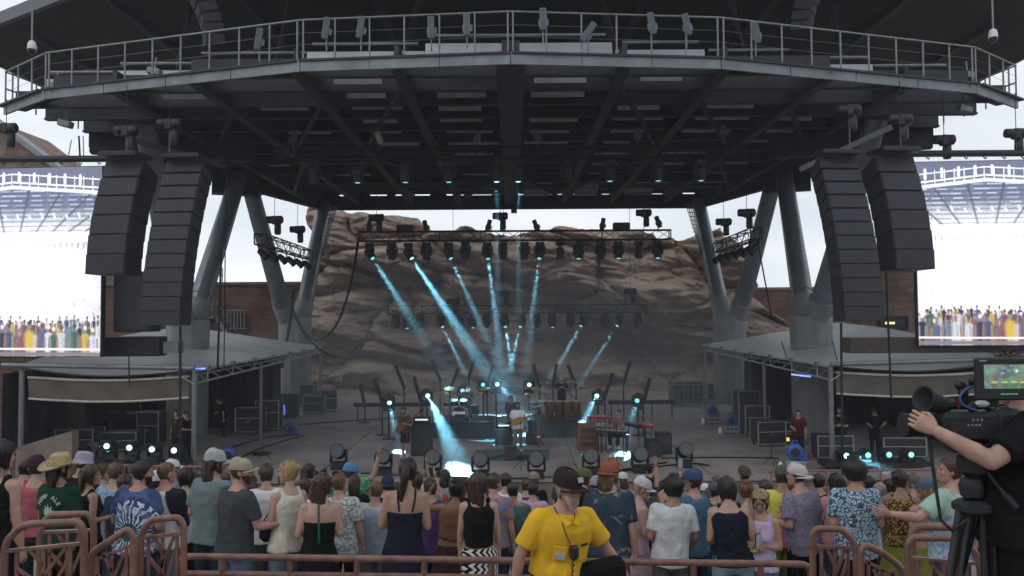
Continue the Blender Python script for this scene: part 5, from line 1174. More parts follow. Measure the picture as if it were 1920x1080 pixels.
def text_mesh(txt, size, name, mt, parent, M, bold=0.0):
    cu = bpy.data.curves.new('t', 'FONT'); cu.body = txt; cu.size = size; cu.align_x = 'CENTER'; cu.align_y = 'CENTER'; cu.extrude = .002; cu.offset = bold; cu.resolution_u = 3
    o = bpy.data.objects.new('t', cu); TMP.collection.objects.link(o); TMP.view_layers[0].update(); ev = o.evaluated_get(TMP.view_layers[0].depsgraph); me = bpy.data.meshes.new_from_object(ev)
    bpy.data.objects.remove(o); me.name = name; me.transform(M); me.materials.clear(); me.materials.append(mt); q = bpy.data.objects.new(name, me); COL.objects.link(q); q.parent = parent; return q

# ================================================================== STAGE: band, instruments, floor lamps, wings
def S(px, py): p = atZ(px, py, 0.0); return p                      # a point of the stage floor seen at that pixel
M_DRUMW = mat('drum_shell_dark', (.03, .02, .02), .25, var=.1); M_CONGA = mat('conga_red_wood', (.10, .03, .022), .3, var=.25, vs=5); M_BRASS = mat('cymbal_brass', (.55, .42, .20), .3, .8); M_CHROME = mat('chrome', (.6, .6, .62), .2, .9); M_SKINW = mat('drum_skin', (.7, .7, .68), .6)
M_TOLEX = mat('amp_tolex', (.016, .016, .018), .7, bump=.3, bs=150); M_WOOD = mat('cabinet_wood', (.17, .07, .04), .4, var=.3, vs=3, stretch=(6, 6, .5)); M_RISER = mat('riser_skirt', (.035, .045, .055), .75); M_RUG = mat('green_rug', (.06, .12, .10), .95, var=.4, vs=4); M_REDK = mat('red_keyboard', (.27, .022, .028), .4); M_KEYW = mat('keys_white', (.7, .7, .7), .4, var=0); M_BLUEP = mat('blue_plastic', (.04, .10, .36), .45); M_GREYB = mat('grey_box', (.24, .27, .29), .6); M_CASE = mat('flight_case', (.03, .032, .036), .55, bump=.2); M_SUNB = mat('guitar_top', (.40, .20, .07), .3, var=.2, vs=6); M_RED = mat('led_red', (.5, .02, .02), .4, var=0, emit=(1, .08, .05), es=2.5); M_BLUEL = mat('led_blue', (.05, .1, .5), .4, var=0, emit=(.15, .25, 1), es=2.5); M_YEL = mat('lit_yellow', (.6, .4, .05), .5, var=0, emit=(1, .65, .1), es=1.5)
# ---- risers
def riser(label, cx, cy, w, d, h):
    t = thing('stage_riser', label, 'riser', (cx, cy, 0)); MB().box((cx, cy, h - .05), (w, d, .1)).build('deck', M_BLACK, t)
    m = MB(); m.sheet(lambda u, v: (cx - w / 2 + w * u, cy - d / 2 + .02 + .015 * math.sin(u * 70), (h - .1) * v), 60, 1); m.build('skirt', M_RISER, t)
    for s_ in (-1, 1): MB().box((cx + s_ * (w / 2 - .03), cy, (h - .1) / 2), (.03, d - .1, h - .11)).build('side_skirt', M_RISER, t)
    for s_ in (-1, 1):
        for q in (-1, 1): MB().tube((cx + s_ * (w / 2 - .1), cy + q * (d / 2 - .12), 0), (cx + s_ * (w / 2 - .1), cy + q * (d / 2 - .12), h - .1), .03, n=6).build('leg', M_GREYM, t)
    return t
riser('left drum riser with grey skirt', -2.05, 34.1, 2.45, 2.3, .66); riser('right percussion riser with grey skirt', 1.85, 34.1, 2.5, 2.3, .66)
def drum(m1, m2, m3, c, r, h, R=None, n=16):
    R = R or Matrix.Identity(3); m1.lathe([(r, 0), (r, h)], n, c, R); m2.lathe([(r * .97, h + .004), (0, h + .006)], n, c, R); m2.lathe([(r * .97, -.004), (0, -.006)], n, c, R)
    for z in (.01, h - .01): m3.lathe([(r + .002, z - .012), (r + .014, z - .012), (r + .014, z + .012), (r + .002, z + .012)], n, c, R)
def drum_part(t, name, c, r, h, R=None, shell=M_DRUMW):
    a, b, d = MB(), MB(), MB(); drum(a, b, d, Vector(c), r, h, R); o = a.build(name, shell, t); b.build('drum_head', M_SKINW, o); d.build('hoop', M_CHROME, o); return o
def stand(t, p, h, r=.012, tri=.28, name='stand'):
    p = Vector(p); m = MB(); m.tube(p + Vector((0, 0, .25)), p + Vector((0, 0, h)), r, n=6)
    for k in range(3): a = k * 2.09 + .5; m.tube(p + Vector((0, 0, .3)), p + Vector((tri * math.cos(a), tri * math.sin(a), .0)), r, n=5)
    return m.build(name, M_CHROME if t and t.name.startswith(('drum', 'perc')) else M_BLACKM, t)
def cymbal(t, p, h, r=.24, tilt=.2, az=0):
    p = Vector(p); stand(t, p, h, name='cymbal_stand'); R = RZ(az) @ RX(tilt)
    MB().lathe([(r, -.02), (r * .5, .0), (.05, .012), (.03, .035), (0, .04)], 20, p + Vector((0, 0, h)), R).build('cymbal', M_BRASS, t)
dz_ = .66
dk = thing('drum_kit', 'dark drum kit on the left riser with white lettering on the bass drum', 'drums', (-2.1, 33.8, dz_))
o = drum_part(dk, 'bass_drum', (-2.25, 33.55, dz_ + .30), .29, .42, RX(-math.pi / 2))
MB().lathe([(.275, 0), (0, .002)], 20, (-2.25, 33.545, dz_ + .30), RX(math.pi / 2)).build('front_head', M_TOLEX, o)
q = text_mesh('goose', .22, 'lettering', mat('white_letter', (.85, .9, .9), .5, var=0, emit=(.7, .8, .8), es=.25), dk, Matrix.Translation((-.15, -.275, .33)) @ Matrix.Rotation(math.pi / 2, 4, 'X') @ Matrix.Shear('XZ', 4, (0, 0)), .006)
drum_part(dk, 'tom', (-2.45, 33.7, dz_ + .62), .16, .22, RX(.3)); drum_part(dk, 'tom', (-2.05, 33.7, dz_ + .62), .16, .22, RX(.3)); drum_part(dk, 'floor_tom', (-1.62, 33.9, dz_ + .2), .2, .4); drum_part(dk, 'snare_drum', (-2.75, 34.0, dz_ + .55), .18, .15)
for (x, y, h, tl, az) in ((-2.9, 33.6, 1.15, .25, .3), (-2.65, 33.5, 1.35, .3, 0), (-1.75, 33.5, 1.3, .3, -.3), (-1.45, 33.8, 1.1, .25, -.5), (-3.05, 34.0, .95, .1, 0), (-1.2, 34.2, 1.25, .3, -.6)): cymbal(dk, (x, y, dz_), h, .22, tl, az)
pk = thing('percussion_set', 'red brown congas and timbales with cymbals on the right riser', 'drums', (1.9, 33.7, dz_))
for k, x in enumerate((1.55, 1.92, 2.29, 2.64)):
    m = MB(); m.lathe([(.13, 0), (.15, .1), (.19, .38), (.185, .55), (.16, .72)], 16, (x, 33.5, dz_ + .05)); c_ = m.build('conga', M_CONGA, pk)
    MB().lathe([(.158, .70), (.175, .70), (.175, .745), (.16, .745)], 16, (x, 33.5, dz_ + .05)).build('hoop', M_BRASS, c_); MB().lathe([(.165, .745), (0, .75)], 16, (x, 33.5, dz_ + .05)).build('drum_head', mat('conga_skin', (.6, .52, .38), .6), c_)
for (x, y, z, r) in ((.85, 33.6, .75, .17), (1.2, 33.6, .78, .17), (1.0, 34.2, .5, .2)): drum_part(pk, 'timbale', (x, y, dz_ + z - .15), r, .16, RX(.2), M_CHROME)
for (x, y) in ((.85, 33.6), (1.2, 33.6)): stand(pk, (x, y, dz_), .6, .014, name='timbale_stand')
for (x, y, h, tl, az) in ((.95, 33.4, 1.3, .3, .3), (1.35, 33.9, 1.5, .25, 0), (2.85, 33.6, 1.35, .3, -.4), (2.5, 34.4, 1.5, .3, -.2), (.7, 33.9, 1.05, .2, .3)): cymbal(pk, (x, y, dz_), h, .2, tl, az)
# ---- musicians
def guitar(label, c, R, body_m, ln=.62, bass=False):
    t = thing('bass_guitar' if bass else 'electric_guitar', label, 'guitar', c); t.rotation_euler = R.to_euler()
    n = 24; vs = []
    for z in (-.022, .022):
        for i in range(n): a = 2 * math.pi * i / n; r_ = .165 + .035 * math.cos(2 * a) + .018 * math.cos(a) ; vs.append((r_ * math.cos(a) * 1.25, r_ * math.sin(a) * .95, z))
    m = MB(); m._add(vs, [tuple(range(n - 1, -1, -1)), tuple(range(n, 2 * n))] + [(i, (i + 1) % n, n + (i + 1) % n, n + i) for i in range(n)]); m.build('body', body_m, t, local=True)
    MB().box((.20 + ln / 2, 0, .028), (ln, .05, .022)).build('neck', M_WOOD, t, local=True); MB().box((.22 + ln + .07, 0, .02), (.15, .075, .018)).build('headstock', M_BLACK, t, local=True)
    MB().box((-.05, 0, .03), (.05, .08, .012)).build('bridge', M_CHROME, t, local=True); MB().box((.06, 0, .028), (.03, .075, .012)).build('pickup', M_BLACK, t, local=True); return t
HOLD = dict(aR=((.25, -.05, -1), (-.75, .65, -.1)), aL=((.4, .2, -.95), (-.15, .85, .35)))
bg_ = 'band on stage'
t, J = person('guitarist in white shirt and khaki trousers at centre stage', (.18, 29.8, 0), 1.80, face=math.pi * 1.03, hair='mid', hair_c=DARKH, beard=DARKH, top='shirt', top_m=fab((.95, .97, 1.0)), bot='jeans', bot_m=fab((.25, .22, .15)), skin_c=PALE, shoes=fab((.6, .6, .6)), vox=.022, group=bg_, **HOLD)
guitar('amber electric guitar held by the centre guitarist', J['W4'] @ Vector((.05, .19, 1.08)), Matrix.Rotation(math.pi * 1.03, 3, 'Z') @ Matrix(((-.93, -.37, 0), (0, 0, 1), (.37, -.93, 0))), M_SUNB)
t, J = person('bass player in shorts and white shoes beside the left bass amplifier', (-3.82, 28.6, 0), 1.78, face=math.pi * .85, hair='short', hair_c=BRH, beard=BRH, top='tee', top_m=fab((.10, .07, .06)), bot='shorts', bot_m=fab((.03, .03, .035)), skin_c=TAN, shoes=fab((.65, .65, .65)), vox=.024, group=bg_, lean=rad(6), **HOLD)
guitar('dark wooden bass guitar held by the bass player', J['W4'] @ Vector((.05, .22, 1.05)), Matrix.Rotation(math.pi * .85, 3, 'Z') @ Matrix(((-.80, -.6, 0), (0, 0, 1), (.6, -.8, 0))), M_WOOD, .78, True)
person('drummer in grey shirt seated behind the left drum kit', (-1.95, 34.75, dz_), 1.78, face=math.pi, sit=True, hair='short', hair_c=LBR, hat='cap', hat_c=fab((.4, .36, .34)), top='tee', top_m=fab((.16, .17, .22)), bot='shorts', bot_m=BLACKF, skin_c=PALE, shoes=BLACKF, vox=.026, group=bg_, aL='clap', aR='clap')
t_ = thing('drum_stool', 'round drum stool under the drummer', 'stool', (-1.95, 34.72, dz_)); MB().lathe([(.15, .42), (.17, .44), (.17, .48), (.14, .50), (0, .5)], 14, (-1.95, 34.72, dz_)).build('seat', M_BLACK, t_); stand(t_, (-1.95, 34.72, dz_), .44, .02, .25)
person('percussionist in black shirt and pale headband behind the congas', (2.1, 34.5, dz_), 1.72, face=math.pi, hair='buzz', hair_c=GREYH, hat='beanie', hat_c=fab((.5, .5, .5)), top='tee', top_m=BLACKF, skin_c=PALE, vox=.026, group=bg_, aL='clap', aR='clap', bot_m=BLACKF, shoes=BLACKF)
person('musician in dark clothes with lit pale hair behind the guitarist', (-.05, 32.9, 0), 1.78, face=math.pi * .92, hair='mid', hair_c=GREYH, top='long', top_m=fab((.10, .11, .13)), bot_m=fab((.08, .09, .10)), skin_c=PALE, vox=.026, group=bg_, aL='bent', aR='bent', lean=rad(12), shoes=BLACKF)
t, J = person('keyboard player in mauve shirt seated among the keyboards', (3.95, 29.9, 0.12), 1.80, face=math.pi * .80, sit=True, hair='short', hair_c=BLACKH, top='shirt', top_m=fab((.22, .13, .16)), bot='jeans', bot_m=BLACKF, skin_c=PALE, shoes=fab((.6, .6, .6)), vox=.024, group=bg_, aL=((.2, .6, -.8), (.1, 1, -.1)), aR=((.2, .6, -.8), (.1, 1, -.1)))
t_ = thing('keyboard_bench', 'black bench under the keyboard player', 'bench', (3.95, 29.9, 0)); MB().bbox((3.95, 29.92, .52), (.7, .35, .09), b=.03).build('seat', M_BLACK, t_)
for x in (-.3, .3):
    for y in (-.12, .12): MB().tube((3.95 + x, 29.92 + y, 0), (3.95 + x, 29.92 + y, .48), .018, n=6).build('leg', M_BLACKM, t_)
# ---- keyboards
def keyboard(label, c, w, rz, body, d=.32, h=.1, legs=True, tilt=0):
    t = thing('keyboard', label, 'keyboard', (c[0], c[1], 0), rz); z = c[2]; R = RX(tilt); b = MB().bbox((0, 0, z), (w, d, h), R, b=.015).build('case', body, t, local=True)
    o = MB(); o.box(R @ Vector((0, -d * .18, h / 2 + .006)) + Vector((0, 0, z)), (w * .9, d * .42, .012), R); o.build('keys', M_KEYW, b, local=True)
    m = MB(); n = int(w / .032)
    for i in range(n):
        if i % 7 not in (2, 6): m.box(R @ Vector((-w * .44 + i * .032, -d * .09, h / 2 + .018)) + Vector((0, 0, z)), (.014, d * .24, .014), R)
    tag(m.build('black_keys', M_BLACK, b, local=True), kind='stuff')
    if legs:
        for s_ in (-1, 1):
            for q in (-1, 1): MB().tube((s_ * w * .42, q * d * .4, 0), (s_ * w * .42, q * d * .4, z - h / 2), .018, n=6).build('leg', M_BLACKM, t, local=True)
    return t
keyboard('long black keyboard in front of the player', (3.55, 29.2, .78), 1.3, rad(150), M_BLACK); keyboard('red keyboard stacked at the player left side', (4.85, 29.5, .98), 1.05, rad(95), M_REDK); keyboard('upper red synthesizer behind the player', (3.3, 30.6, 1.12), .9, rad(165), M_REDK); keyboard('dark electric piano right of the player', (4.55, 30.3, .86), 1.1, rad(120), M_TOLEX); keyboard('grey synthesizer on the keyboard rack', (3.1, 29.9, .95), .8, rad(140), M_GREYB)
t_ = thing('organ_cabinet', 'brown wooden organ speaker cabinet left of the keyboards', 'speaker', (2.78, 30.0, 0)); MB().bbox((2.78, 30.0, .52), (.72, .55, 1.04), b=.02).build('cabinet', M_WOOD, t_)
for z in (.25, .5, .76):
    for k in range(5): MB().box((2.78, 29.715, z - .06 + k * .03), (.56, .02, .012)).build('louvre', M_BLACK, t_)
def amp(label, p, w, d, h, head=True, name='amplifier'):
    t = thing(name, label, 'amplifier', p); p = Vector(p); c_ = MB().bbox(p + Vector((0, 0, h / 2)), (w, d, h), b=.02).build('cabinet', M_TOLEX, t); MB().box(p + Vector((0, -d / 2 - .006, h * .48)), (w * .9, .012, h * .82)).build('grille', M_GRILLE, c_)
    if head:
        a = MB().bbox(p + Vector((0, 0, h + .12)), (w * .8, d * .7, .22), b=.02).build('amp_head', M_TOLEX, t); MB().box(p + Vector((0, -d * .36, h + .14)), (w * .6, .012, .05)).build('lit_panel', mat('amp_panel', (.5, .6, .6), .4, var=0, emit=(.7, .9, .9), es=1.2), a)
    return t
amp('tall black bass amplifier right of the bass player', (-3.28, 29.1, 0), .75, .5, 1.15); amp('low black guitar amplifier behind the guitarist', (-.35, 31.3, 0), .7, .4, .62); amp('second guitar amplifier right of the guitarist', (.75, 31.4, 0), .5, .35, .45, False); amp('black monitor box at the front edge of the rug', (-.07, 28.0, 0), .44, .4, .44, False, 'monitor_speaker'); amp('black keyboard amplifier on the right of the keyboards', (5.45, 29.2, 0), .55, .5, .75, False); amp('black speaker box behind the red keyboard', (5.0, 28.6, 0), .5, .45, .6, False)
MB_ = MB(); MB_.M = Matrix.Translation((-.1, 28.9, .008)); MB_.sheet(lambda u, v: (-1.35 + 2.7 * u + .1 * v, -1.1 + 2.3 * v, .004 * math.sin(u * 14)), 16, 10); tag(MB_.build('stage_rug', M_RUG, loc=(-.1, 28.9, 0)), 'green rug under the centre guitarist', 'rug')
t_ = thing('pedal_board', 'pedal board with lit effect pedals in front of the guitarist', 'pedals', (.5, 28.4, 0)); MB().bbox((.5, 28.4, .05), (.9, .4, .06), RZ(.05), b=.01).build('board', M_BLACK, t_)
for k in range(8): MB().bbox((.16 + .22 * (k % 4), 28.3 + .2 * (k // 4), .11), (.11, .14, .06), b=.01).build('pedal', [M_CHROME, M_BLUEP, M_REDK, M_GREYB][k % 4], t_)
t_ = thing('guitar_stand', 'guitar on a stand right of the guitarist', 'stand', (.98, 30.9, 0)); stand(t_, (.98, 30.9, 0), .6, .014, .25); guitar('dark red guitar resting on its stand at centre stage', (.98, 30.8, .42), RX(math.pi / 2 - .2) @ RZ(math.pi / 2), M_CONGA, .55)
def mic(label, p, h, boom=None):
    p = Vector(p); t = thing('microphone_stand', label, 'mic stand', p); stand(t, p, h, .012, .3); e = p + Vector((0, 0, h))
    if boom: b = e + Vector(boom); MB().tube(e, b, .009, n=5).build('boom', M_BLACKM, t); e = b
    MB().lathe([(.012, -.14), (.018, -.02), (.026, .01), (.024, .04), (0, .055)], 8, e, RX(-1.2)).build('microphone', M_BLACKM, t); return t
mic('microphone stand in front of the guitarist', S(977, 880), 1.5); mic('microphone stand in front of the keyboards', S(1157, 882), 1.45); mic('tripod microphone stand left of the riser', S(811, 838), 1.35); mic('boom microphone stand beside the bass player', S(740, 838), 1.2, (.4, -.1, .2)); mic('boom microphone stand at the keyboards', (3.2, 29.3, 0), 1.2, (.4, .3, .15)); mic('small boom stand at left front of the stage', S(492, 862), .8, (-.2, 0, .15)); mic('small microphone stand near the right front of the stage', S(1447, 872), .9, (.15, 0, .1)); mic('microphone stand left of the guitar amplifier', S(933, 838), 1.1, (.2, .1, .1))
# ---- LED wash heads along the front edge
def wash_face():
    m = MB(); m.lathe([(.0, -.262), (.17, -.262), (.17, -.25)], 18); return m
for k, (px, py) in enumerate(((635, 879), (719, 890), (812, 892), (901, 896), (1006, 896), (1108, 890), (1200, 886), (1283, 876))):
    p = S(px, py); t = moving_head('wash_light', '%s round led wash light from the left along the stage front' % ORD[k], p, (.05 * math.sin(k), -1, .35), 0, 'led wash lights along the stage front', standing=True, sc=1.12)
    h = [c_ for c_ in t.children if c_.name.startswith('head')][0]
    for ch in list(h.children): bpy.data.objects.remove(ch)
    if 'dots' not in KIDS:
        m = MB(); m.lathe([(.19, -.24), (.215, -.27), (.20, -.285), (.185, -.278), (0, -.278)], 20); KIDS['wf'] = m.mesh('face', M_BLACK); m = MB()
        for (n_, r_) in ((1, 0), (6, .055), (12, .11), (18, .160)):
            for i in range(n_): a = 2 * math.pi * i / n_; m.lathe([(.0, -.297), (.012, -.291), (.014, -.278)], 6, (r_ * math.cos(a), r_ * math.sin(a), 0))
        KIDS['dots'] = m.mesh('lens_cells', mat('led_cells', (.62, .70, .70), .25, var=0))
    for nm, sf in (('wf', None), ('dots', 'stuff')):
        o = bpy.data.objects.new({'wf': 'face', 'dots': 'lens_cells'}[nm], KIDS[nm]); COL.objects.link(o); o.parent = h
        if sf: o['kind'] = sf
# ---- lamps on stands upstage with lit lenses
for k, (px, py, Y, lit, tgt, pw, re) in enumerate(((729, 745, 33.0, 2, (742, 815, 30.8), .3, .15), (800, 735, 33.5, 2, (870, 888, 25.9), .9, .55), (868, 727, 35.5, 1, None, 0, 0), (930, 715, 36.0, 2, (960, 748, 33.0), .22, .14), (992, 716, 36.0, 2, None, 0, 0), (1121, 735, 33.5, 2, (1056, 872, 26.6), .32, .40), (1196, 743, 33.5, 1, (1184, 786, 31.5), .25, .14), (906, 716, 37, 1, None, 0, 0))):
    p = atY(px, py, Y); base = p - Vector((0, 0, .55)); aim = Vector((0, -1, -.15)) if not tgt else atY(*tgt) - p
    t = moving_head('floor_lamp', '%s lit moving lamp from the left standing upstage' % ORD[k], base, aim, lit, 'lit lamps on stands upstage', standing=True, sc=1.0)
    st_ = thing('lamp_stand', 'black stand under the %s upstage lamp' % ORD[k], 'stand', (p.x, p.y, 0), group='lamp stands upstage'); m = MB(); m.tube((p.x, p.y, .02), (p.x, p.y, base.z), .035, n=8); m.build('pole', M_BLACKM, st_); MB().box((p.x, p.y, .02), (.5, .5, .04)).build('base_plate', M_BLACKM, st_)
    if tgt: BEAMS.append((p + aim.normalized() * .42, p + aim, pw, re))
# ---- tilted light bars on masts
bars = [(710, 733, 34, -18), (750, 707, 37, -22), (783, 730, 34.5, -16), (818, 695, 38, -22), (851, 712, 37, 22), (885, 688, 39, 18), (918, 708, 37, 14), (1006, 704, 37.5, -16), (1040, 704, 39, 10), (1073, 706, 37, -20), (1141, 723, 35, 20), (1175, 700, 37, 18), (1212, 733, 34, 16), (680, 742, 38, -12)]
for k, (px, py, Y, tl) in enumerate(bars):
    p = atY(px, py, Y); t = thing('light_bar', '%s tilted dark light bar from the left at the back of the stage' % ORD[k], 'light bar', (p.x, p.y, 0), group='tilted light bars at the back of the stage'); R = RY(rad(tl))
    MB().bbox(p, (.15, .13, 1.15), R, b=.02).build('bar', M_BLACK, t); MB().box(p + R @ Vector((0, -.075, 0)), (.09, .02, 1.05), R).build('lens_strip', M_LENS, t)
    b = p + R @ Vector((0, 0, -.5)); MB().tube((b.x, b.y, .03), b, .035, n=8).build('mast', M_BLACKM, t); MB().box((b.x, b.y, .02), (.5, .4, .04)).build('base_plate', M_BLACKM, t)
for (x0, x1, y, Y, lab) in ((664, 800, 759, 38.5, 'left'), (1140, 1266, 754, 38.5, 'right')):
    a, b = atY(x0, y, Y), atY(x1, y, Y); b.z = a.z; t = thing('low_rail', 'long low black rail across the %s back of the stage' % lab, 'rail', ((a + b) / 2).xy.to_3d()); MB().bar(a, b, .3, .18).build('rail', M_BLACKM, t)
    for q in (.05, .35, .65, .95): c_ = a.lerp(b, q); MB().tube((c_.x, c_.y, 0), c_, .03, n=6).build('leg', M_BLACKM, t)
# ---- blowers on boxes
def blower(label, px, py, rz, box=True, sc=1.0):
    p = S(px, py); t = thing('air_blower', label, 'fan', p, rz); z0 = 0
    if box:
        b = thing('haze_machine', 'grey box under ' + label, 'box', p, rz); MB().bbox((0, 0, .17), (.6, .42, .30), b=.02).build('case', M_GREYB, b, local=True)
        for x in (-.18, .0, .18): MB().box((x, -.215, .2), (.1, .012, .1)).build('vent', M_BLACK, b, local=True)
        MB().lathe([(.09, 0), (.09, .2), (.04, .24), (.03, .28)], 10, (-.45, -.05, 0)).build('fluid_bottle', M_WHITEP, b, local=True); z0 = .32
    m = MB(); m.M = Matrix.Translation((0, 0, z0 + .25 * sc)) @ Matrix.Scale(sc, 4); m.lathe([(.10, -.13), (.22, -.13), (.24, -.08), (.24, .08), (.22, .13), (.10, .13)], 20, (0, 0, 0), RX(math.pi / 2)); m.bbox((.18, 0, -.13), (.28, .24, .18), b=.02); m.build('housing', M_BLUEP, t, local=True)
    m = MB(); m.M = Matrix.Translation((0, 0, z0 + .25 * sc)) @ Matrix.Scale(sc, 4); m.lathe([(.12, .132), (.13, .138), (.10, .14), (0, .136)], 16, (0, 0, 0), RX(math.pi / 2)); m.build('intake_grille', M_BLACK, t, local=True)
    m = MB(); m.M = Matrix.Translation((0, 0, z0 + .25 * sc)) @ Matrix.Scale(sc, 4); m.path([(-.08, 0, .22), (-.07, 0, .32), (.07, 0, .32), (.08, 0, .22)], .02, 6); m.build('handle', M_BLUEP, t, local=True)
blower('blue blower lying on the left of the stage floor', 543, 815, .6, False); blower('blue blower near the front left crowd', 428, 868, .2, False, 1.1); blower('rear right blue blower by the wing post', 1336, 794, 0, True); blower('middle right blue blower by the wing post', 1370, 812, 0, True); blower('front right blue blower by the wing post', 1491, 882, -.2, True, 1.1)
# ---- cases
def case(label, p, w, d, h, rz=0, name='flight_case', trim=True, lids=1):
    t = thing(name, label, 'case', p, rz); MB().bbox((0, 0, h / 2 + .08), (w, d, h - .08), b=.02).build('box', M_CASE, t, local=True)
    if trim:
        for sx in (-1, 1):
            for sy in (-1, 1): MB().box((sx * w / 2, sy * d / 2, h / 2 + .08), (.04, .04, h - .08)).build('corner_trim', M_ALU, t, local=True)
        for z in (.10, h * .62, h + .03): MB().box((0, -d / 2 - .004, z), (w, .012, .03)).build('edge_trim', M_ALU, t, local=True)
    for sx in (-1, 1):
        for sy in (-1, 1): MB().lathe([(.04, -.02), (.05, 0), (.04, .02)], 8, (sx * w * .4, sy * d * .38, .05), RX(math.pi / 2)).build('castor', M_BLACK, t, local=True)
    MB().box((0, -d / 2 - .012, h * .5), (.16, .02, .08)).build('latch', M_CHROME, t, local=True); return t
cs = [(470, 812, 1.1, .7, 1.1, 'left road case stack in the left wing front'), (505, 806, 1.0, .7, 1.3, 'tall road case beside the left wing post'), (470, 790, 1.2, .7, .9, 'road case behind the left wing stack'), (590, 775, 1.1, .7, .9, 'low road case by the left column'), (615, 770, 1.0, .6, 1.1, 'dark road case next to the rear left post'), (575, 762, 1.0, .7, 1.2, 'road case deep in the left wing'),
      (1275, 752, 1.1, .8, 1.1, 'left stacked case at the right back of the stage'), (1300, 753, 1.0, .8, 1.15, 'middle stacked case at the right back of the stage'), (1322, 752, .8, .7, 1.0, 'right stacked case beside the rear right column'), (1415, 815, 1.0, .7, 1.2, 'road case inside the right wing'), (1440, 835, 1.1, .7, .9, 'front road case inside the right wing'), (1400, 795, 1.0, .7, 1.5, 'tall rack in the right wing'), (1475, 830, 1.0, .7, .8, 'low case by the right wing front post'),
      (150, 850, 1.4, .8, .9, 'wide black case at the front of the left wing'), (230, 845, 1.3, .8, .7, 'low black case under the cyan lamps at left'), (285, 835, .9, .6, 1.3, 'upright rack with leds in the left wing'), (1560, 860, 1.2, .7, .8, 'black case in the right wing front'), (1690, 858, 1.4, .7, .7, 'wide black case under the cyan lamps at right')]
for (px, py, w_, d_, h_, lab) in cs: case(lab, S(px, py), w_, d_, h_, random.uniform(-.15, .15))
t_ = thing('equipment_rack', 'rack with columns of red and blue leds in the left wing', 'rack', S(541, 783)); p = S(541, 783); MB().bbox(p + Vector((0, 0, .6)), (.9, .6, 1.15), b=.02).build('rack_body', M_CASE, t_)
for k in range(8):
    MB().box(p + Vector((-.28, -.31, .25 + k * .1)), (.05, .02, .05)).build('led', M_RED, t_)
    if k < 5: MB().box(p + Vector((-.12, -.31, .22 + k * .1)), (.05, .02, .05)).build('led', M_BLUEL, t_)
# scaffold frames at the right back
t_ = thing('barrier_stack', 'stack of dark crowd barriers at the right back of the stage', 'barrier', S(1290, 758)); p = S(1290, 758)
for k in range(4):
    m = MB(); y = p.y - .15 * k - .2; x0, x1 = p.x - 1.1, p.x + 1.0
    for z in (.1, .45, .8, 1.12): m.tube((x0, y, z), (x1, y, z), .025, n=5)
    for q in range(9): m.tube((x0 + (x1 - x0) * q / 8, y, .1), (x0 + (x1 - x0) * q / 8, y, 1.12), .02, n=5)
    m.build('barrier', M_GREYM, t_)
t_ = thing('guard_fence', 'steel guard fence beside the rear right column', 'railing', S(1335, 772)); p = S(1335, 772)
for z in (.5, .95): MB().tube(p + Vector((-.4, .4, z)), p + Vector((.9, -.6, z)), .03, n=6).build('rail', M_GREYM, t_)
for q in (0, .5, 1): c_ = (p + Vector((-.4, .4, 0))).lerp(p + Vector((.9, -.6, 0)), q); MB().tube(c_, c_ + Vector((0, 0, .98)), .03, n=6).build('post', M_GREYM, t_)
# lit lamp rows in both wings
for k, (px, py, lit) in enumerate(((178, 838, 1), (191, 840, 1), (206, 833, 2), (248, 836, 2), (290, 839, 2), (331, 841, 2))):
    p = atY(px, py, 25.9); t = moving_head('floor_lamp', '%s cyan lit lamp from the left in the left wing' % ORD[k], (p.x, p.y, p.z - .48), (.1, -1, .02) if k > 1 else (.9, -.35, .02), lit, 'cyan lamps in the wings', standing=True, sc=.95)
for k, (px, py, lit) in enumerate(((1581, 851, 2), (1597, 855, 1), (1621, 850, 1), (1660, 849, 1), (1701, 849, 1))):
    p = atY(px, py, 25.9); t = moving_head('floor_lamp', '%s cyan lit lamp from the left in the right wing' % ORD[k], (p.x, p.y, p.z - .48), (0, -1, .02) if k != 1 else (.7, -.6, -.1), lit, 'cyan lamps in the wings', standing=True, sc=.95)
BEAMS.append((atY(1600, 855, 25.6), atY(1690, 893, 23.6), .18, .22))
for (x0, x1, nm) in ((120, 355, 'left'), (1540, 1740, 'right')):
    a, b = atY(x0, 862, 26.0), atY(x1, 866, 26.0); b.z = a.z; t = thing('lamp_shelf', 'low black deck carrying the cyan lamps in the %s wing' % nm, 'deck', (a + b) / 2); MB().bar(a + Vector((0, 0, -.12)), b + Vector((0, 0, -.12)), .7, .12).build('deck', M_BLACK, t)
    for q in (.05, .5, .95): c_ = a.lerp(b, q); MB().tube((c_.x, c_.y, 0), c_, .03, n=6).build('leg', M_BLACKM, t)
# wing details: yellow lit strip, blue strips, hanging sheets, work table
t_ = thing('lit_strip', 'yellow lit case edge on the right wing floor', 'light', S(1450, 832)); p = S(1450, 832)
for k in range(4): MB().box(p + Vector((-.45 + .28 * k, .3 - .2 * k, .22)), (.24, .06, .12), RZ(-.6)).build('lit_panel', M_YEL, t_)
for (px, py, qx, qy, Y, nm) in ((1484, 702, 1520, 706, 26.2, 'right'), (345, 693, 385, 691, 26.9, 'left')):
    t_ = thing('led_tube', 'blue led tube at the front corner of the %s wing' % nm, 'light', atY(px, py, Y)); MB().tube(atY(px, py, Y), atY(qx, qy, Y), .03, n=6).build('tube', M_BLUEL, t_)
t_ = thing('work_table', 'dark mixing table in the left wing', 'table', S(235, 825)); p = S(235, 825); MB().box(p + Vector((0, 0, .95)), (1.8, .8, .06)).build('top', M_BLACK, t_)
for sx in (-.8, .8):
    for sy in (-.3, .3): MB().tube(p + Vector((sx, sy, 0)), p + Vector((sx, sy, .93)), .025, n=6).build('leg', M_BLACKM, t_)
